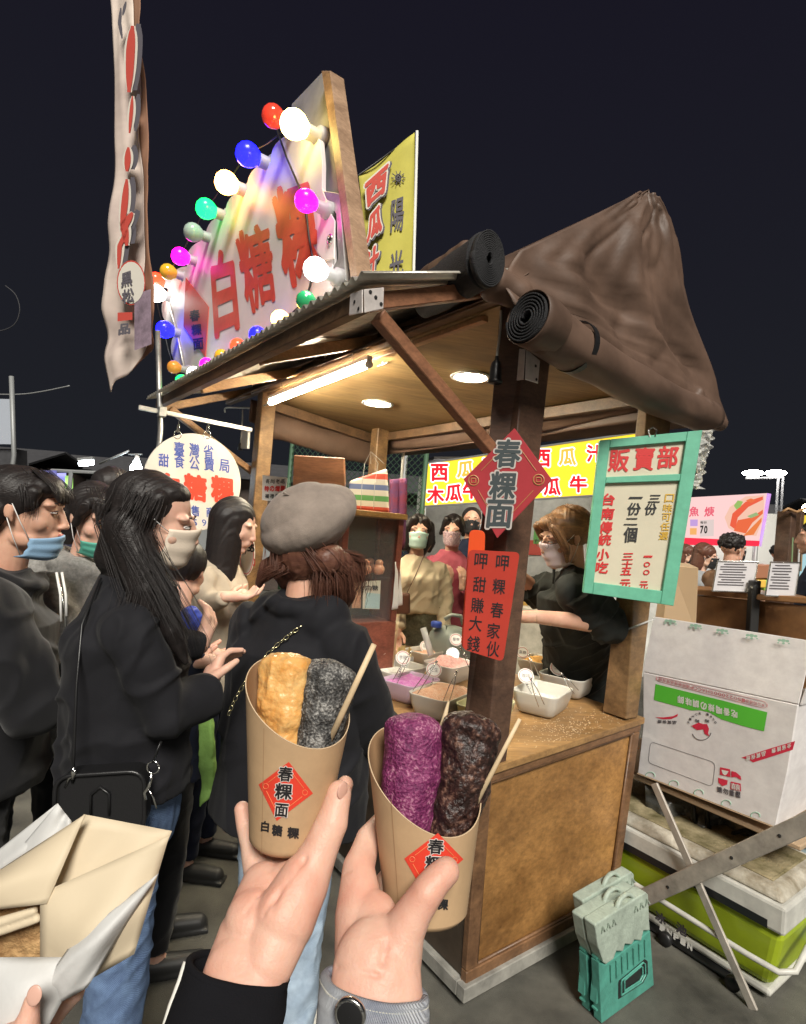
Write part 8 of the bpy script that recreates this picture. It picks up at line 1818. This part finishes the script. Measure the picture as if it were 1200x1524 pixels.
# ------------------------------------------------------------------ sleeves
m_blackcloth = mat('black fleece sleeve', (0.009, 0.009, 0.011), rough=1, spec=.1, bump=.5, bscale=900, dist=.001)
m_piping = mat('white piping', (0.70, 0.69, 0.64), rough=.8)
m_denim = denim('grey washed denim', (0.50, 0.51, 0.52), (0.26, 0.28, 0.34), 420)
def sleeve(root, nm, m_, rings, th=.003, amp=.002, seed=1, n=56):
    """rings: (px_left,py_left, px_right,py_right, depth, depth ratio)"""
    R_ = []
    for k, (xl, yl, xr, yr, d, q) in enumerate(rings):
        A, B_ = D(xl, yl, d), D(xr, yr, d); c_ = (A+B_)/2; a = (B_-A)/2; bb = (_F-CU*.42)*a.length*q
        R_.append((c_, a, bb))
    fine = []; m = len(R_)
    for i in range((m-1)*10+1):
        t = i/10; k = min(int(t), m-2); f = t-k; f2 = f
        c_, a, bb = (R_[k][j].lerp(R_[k+1][j], f2) for j in range(3)); row = []
        for j in range(n):
            w_ = 2*math.pi*j/n; P = c_+a*math.cos(w_)+bb*math.sin(w_)
            row.append(P+(P-c_).normalized()*float(noise3(np.array([[t*2.2, math.cos(w_)*2, math.sin(w_)*2]]), seed)[0])*amp)
        fine.append(row)
    mb = MB(); mb.loft(fine, cap=False); o = mb.build(nm, m_, root, smooth=True, solid=th); return o, fine
s1, f1 = sleeve(h1, 'black_sleeve', m_blackcloth, [(286, 1428, 426, 1466, .374, .78), (262, 1490, 418, 1512, .360, .78), (235, 1580, 402, 1600, .34, .78)], .004, .002, 3)
jj = 30
b = MB(); b.tube([r_[jj]+(r_[jj]-sum((Vector(p) for p in r_), Vector())/len(r_)).normalized()*.0015 for r_ in f1], .0022, 8); b.build('piping', m_piping, s1, smooth=True)
b = MB(); b.tube([p for p in f1[0]]+[f1[0][0]], .0026, 8); b.build('cuff_edge', m_blackcloth, s1, smooth=True)
s2, f2 = sleeve(h2, 'denim_cuff', m_denim, [(483, 1454, 632, 1488, .336, .80), (479, 1490, 634, 1520, .326, .80), (472, 1580, 640, 1600, .308, .80)], .004, .0016, 5)
b = MB(); b.tube([p for p in f2[0]]+[f2[0][0]], .0028, 8); b.build('cuff_edge', m_denim, s2, smooth=True)
m_thread = mat('pale stitching', (0.60, 0.58, 0.52), rough=.8)
row = [f2[1][j].lerp(f2[2][j], .3) for j in range(len(f2[0]))]; cen = sum((Vector(p) for p in row), Vector())/len(row)
b = MB()
for j in range(28, 56):
    for k in (0, 1):
        A, B_ = row[j], row[(j+1) % 56]; P0 = A.lerp(B_, .5*k+.05); P1 = A.lerp(B_, .5*k+.38); o_ = (P0-cen).normalized()*.0022; b.tube([P0+o_, P1+o_], .0005, 4)
o = b.build('stitching', m_thread, s2); o['kind'] = 'stuff'
BC = D(521, 1512, .300); bn_ = (-_F+CR*-.25+CU*.1).normalized()
b = MB(); b.lathe(BC-bn_*.004, [(.006, 0), (.0085, .002), (.0088, .004), (.0078, .0052), (.0070, .0048)], 30, bn_, cap=False); bt = b.build('button_rim', m_steel, s2, smooth=True)
b = MB(); b.lathe(BC-bn_*.004, [(.0001, .0052), (.004, .0052), (.0071, .0045)], 26, bn_, cap=False); b.build('button_face', m_black, s2, smooth=True)
t_ = MB(); ba = CR; bu = bn_.cross(ba).normalized(); ba = bu.cross(bn_)
if bu.dot(CU) < 0: bu = -bu
for i, ch in enumerate('ACOINTE'):
    q = R(150-i*20); rd = ba*math.cos(q)+bu*math.sin(q); put_text(t_, ch, BC+bn_*.0014+rd*.0078, (ba*math.sin(q)-bu*math.cos(q))*.0018, rd*.0018, .01)
t_.build('button_lettering', m_ink, s2)
# ------------------------------------------------------------------ paper-wrapped snack at the lower left
m_paper = mat('translucent white paper', (0.64, 0.64, 0.63), rough=.6, bump=.5, bscale=30, dist=.004, trans=.12)
m_cream2 = mat('cream paper', (0.62, 0.52, 0.37), rough=.65, bump=.25, bscale=24, dist=.003)
m_pan = mat('baked pancake', (0.52, 0.33, 0.15), rough=.7, var=.4, vcol=(0.22, 0.11, 0.04), vscale=60, bump=.5, bscale=120)
def sheet(parent, nm, m_, pts, d, amp=.004, seed=1, n=14, th=.0006):
    """four photo points (bl, br, tr, tl) with depths"""
    def fn(t, s):
        x = (pts[0][0]*(1-s)+pts[1][0]*s)*(1-t)+(pts[3][0]*(1-s)+pts[2][0]*s)*t; y = (pts[0][1]*(1-s)+pts[1][1]*s)*(1-t)+(pts[3][1]*(1-s)+pts[2][1]*s)*t
        dd = (d[0]*(1-s)+d[1]*s)*(1-t)+(d[3]*(1-s)+d[2]*s)*t
        return D(x, y, dd+amp*float(noise3(np.array([[t*3, s*3, 0.]]), seed)[0])-.012*math.sin(math.pi*s)*math.sin(math.pi*t))
    mb = MB(); mb.loft(grid(fn, n, n), cap=False, closed=False); return mb.build(nm, m_, parent, smooth=True, solid=th)
wp = thing('wrapped_pancake', 'round snack in white and cream paper held at the lower left corner', 'wrapped snack', D(60, 1400, .40))
sheet(wp, 'back_paper', m_paper, [(-120, 1440), (120, 1330), (106, 1222), (86, 1196)], [.43, .43, .43, .43], .004, 1)
sheet(wp, 'back_paper', m_paper, [(-160, 1390), (60, 1300), (106, 1222), (84, 1197)], [.44]*4, .003, 8)
sheet(wp, 'cream_paper', m_cream2, [(-100, 1500), (190, 1400), (256, 1237), (125, 1212)], [.40, .41, .42, .42], .005, 2)
sheet(wp, 'cream_paper', m_cream2, [(-140, 1370), (70, 1345), (127, 1212), (-60, 1334)], [.39, .385, .41, .41], .003, 3)
sheet(wp, 'cream_paper', m_cream2, [(60, 1500), (200, 1420), (252, 1244), (60, 1330)], [.38, .385, .40, .385], .004, 9)
b = MB(); b.capsule(D(-90, 1440, .405), .030, D(70, 1368, .41), .028, 24, 6, flat=(_F, .4)); blob(b, 'pancake', m_pan, wp, .0014, 3, disp=lambda P, N: noise3(P*90, 4)*.0016)
b = MB(); b.capsule(D(-60, 1392, .385), .004, D(50, 1356, .39), .003, 12, 4); b.capsule(D(-60, 1404, .385), .004, D(55, 1368, .39), .003, 12, 4); blob(b, 'pancake_edge', m_cream2, wp, .0012, 3)
sheet(wp, 'front_paper', m_paper, [(-60, 1620), (60, 1550), (128, 1425), (-30, 1425)], [.355, .36, .375, .37], .004, 5)
sheet(wp, 'front_paper', m_paper, [(20, 1530), (130, 1470), (236, 1300), (110, 1400)], [.365, .37, .39, .375], .004, 6)
h3 = hand('holding_hand', 'fingertips pinching the paper of the wrapped snack at the lower left corner', [
    [(-60, 1640, .34, 50), (10, 1570, .345, 40), (35, 1540, .348, 24), (44, 1510, .350, 15), (48, 1488, .352, 12)],
    [(0, 1600, .40, 34), (60, 1530, .40, 22), (90, 1495, .398, 17), (112, 1478, .395, 13)],
    [(-10, 1590, .37, 40), (50, 1560, .385, 30)]], voxel=.0014, smooth=6)
nail(h3, (51, 1482, .341), (-_F*.9+CU*.3), (CU), .0046, .0055)
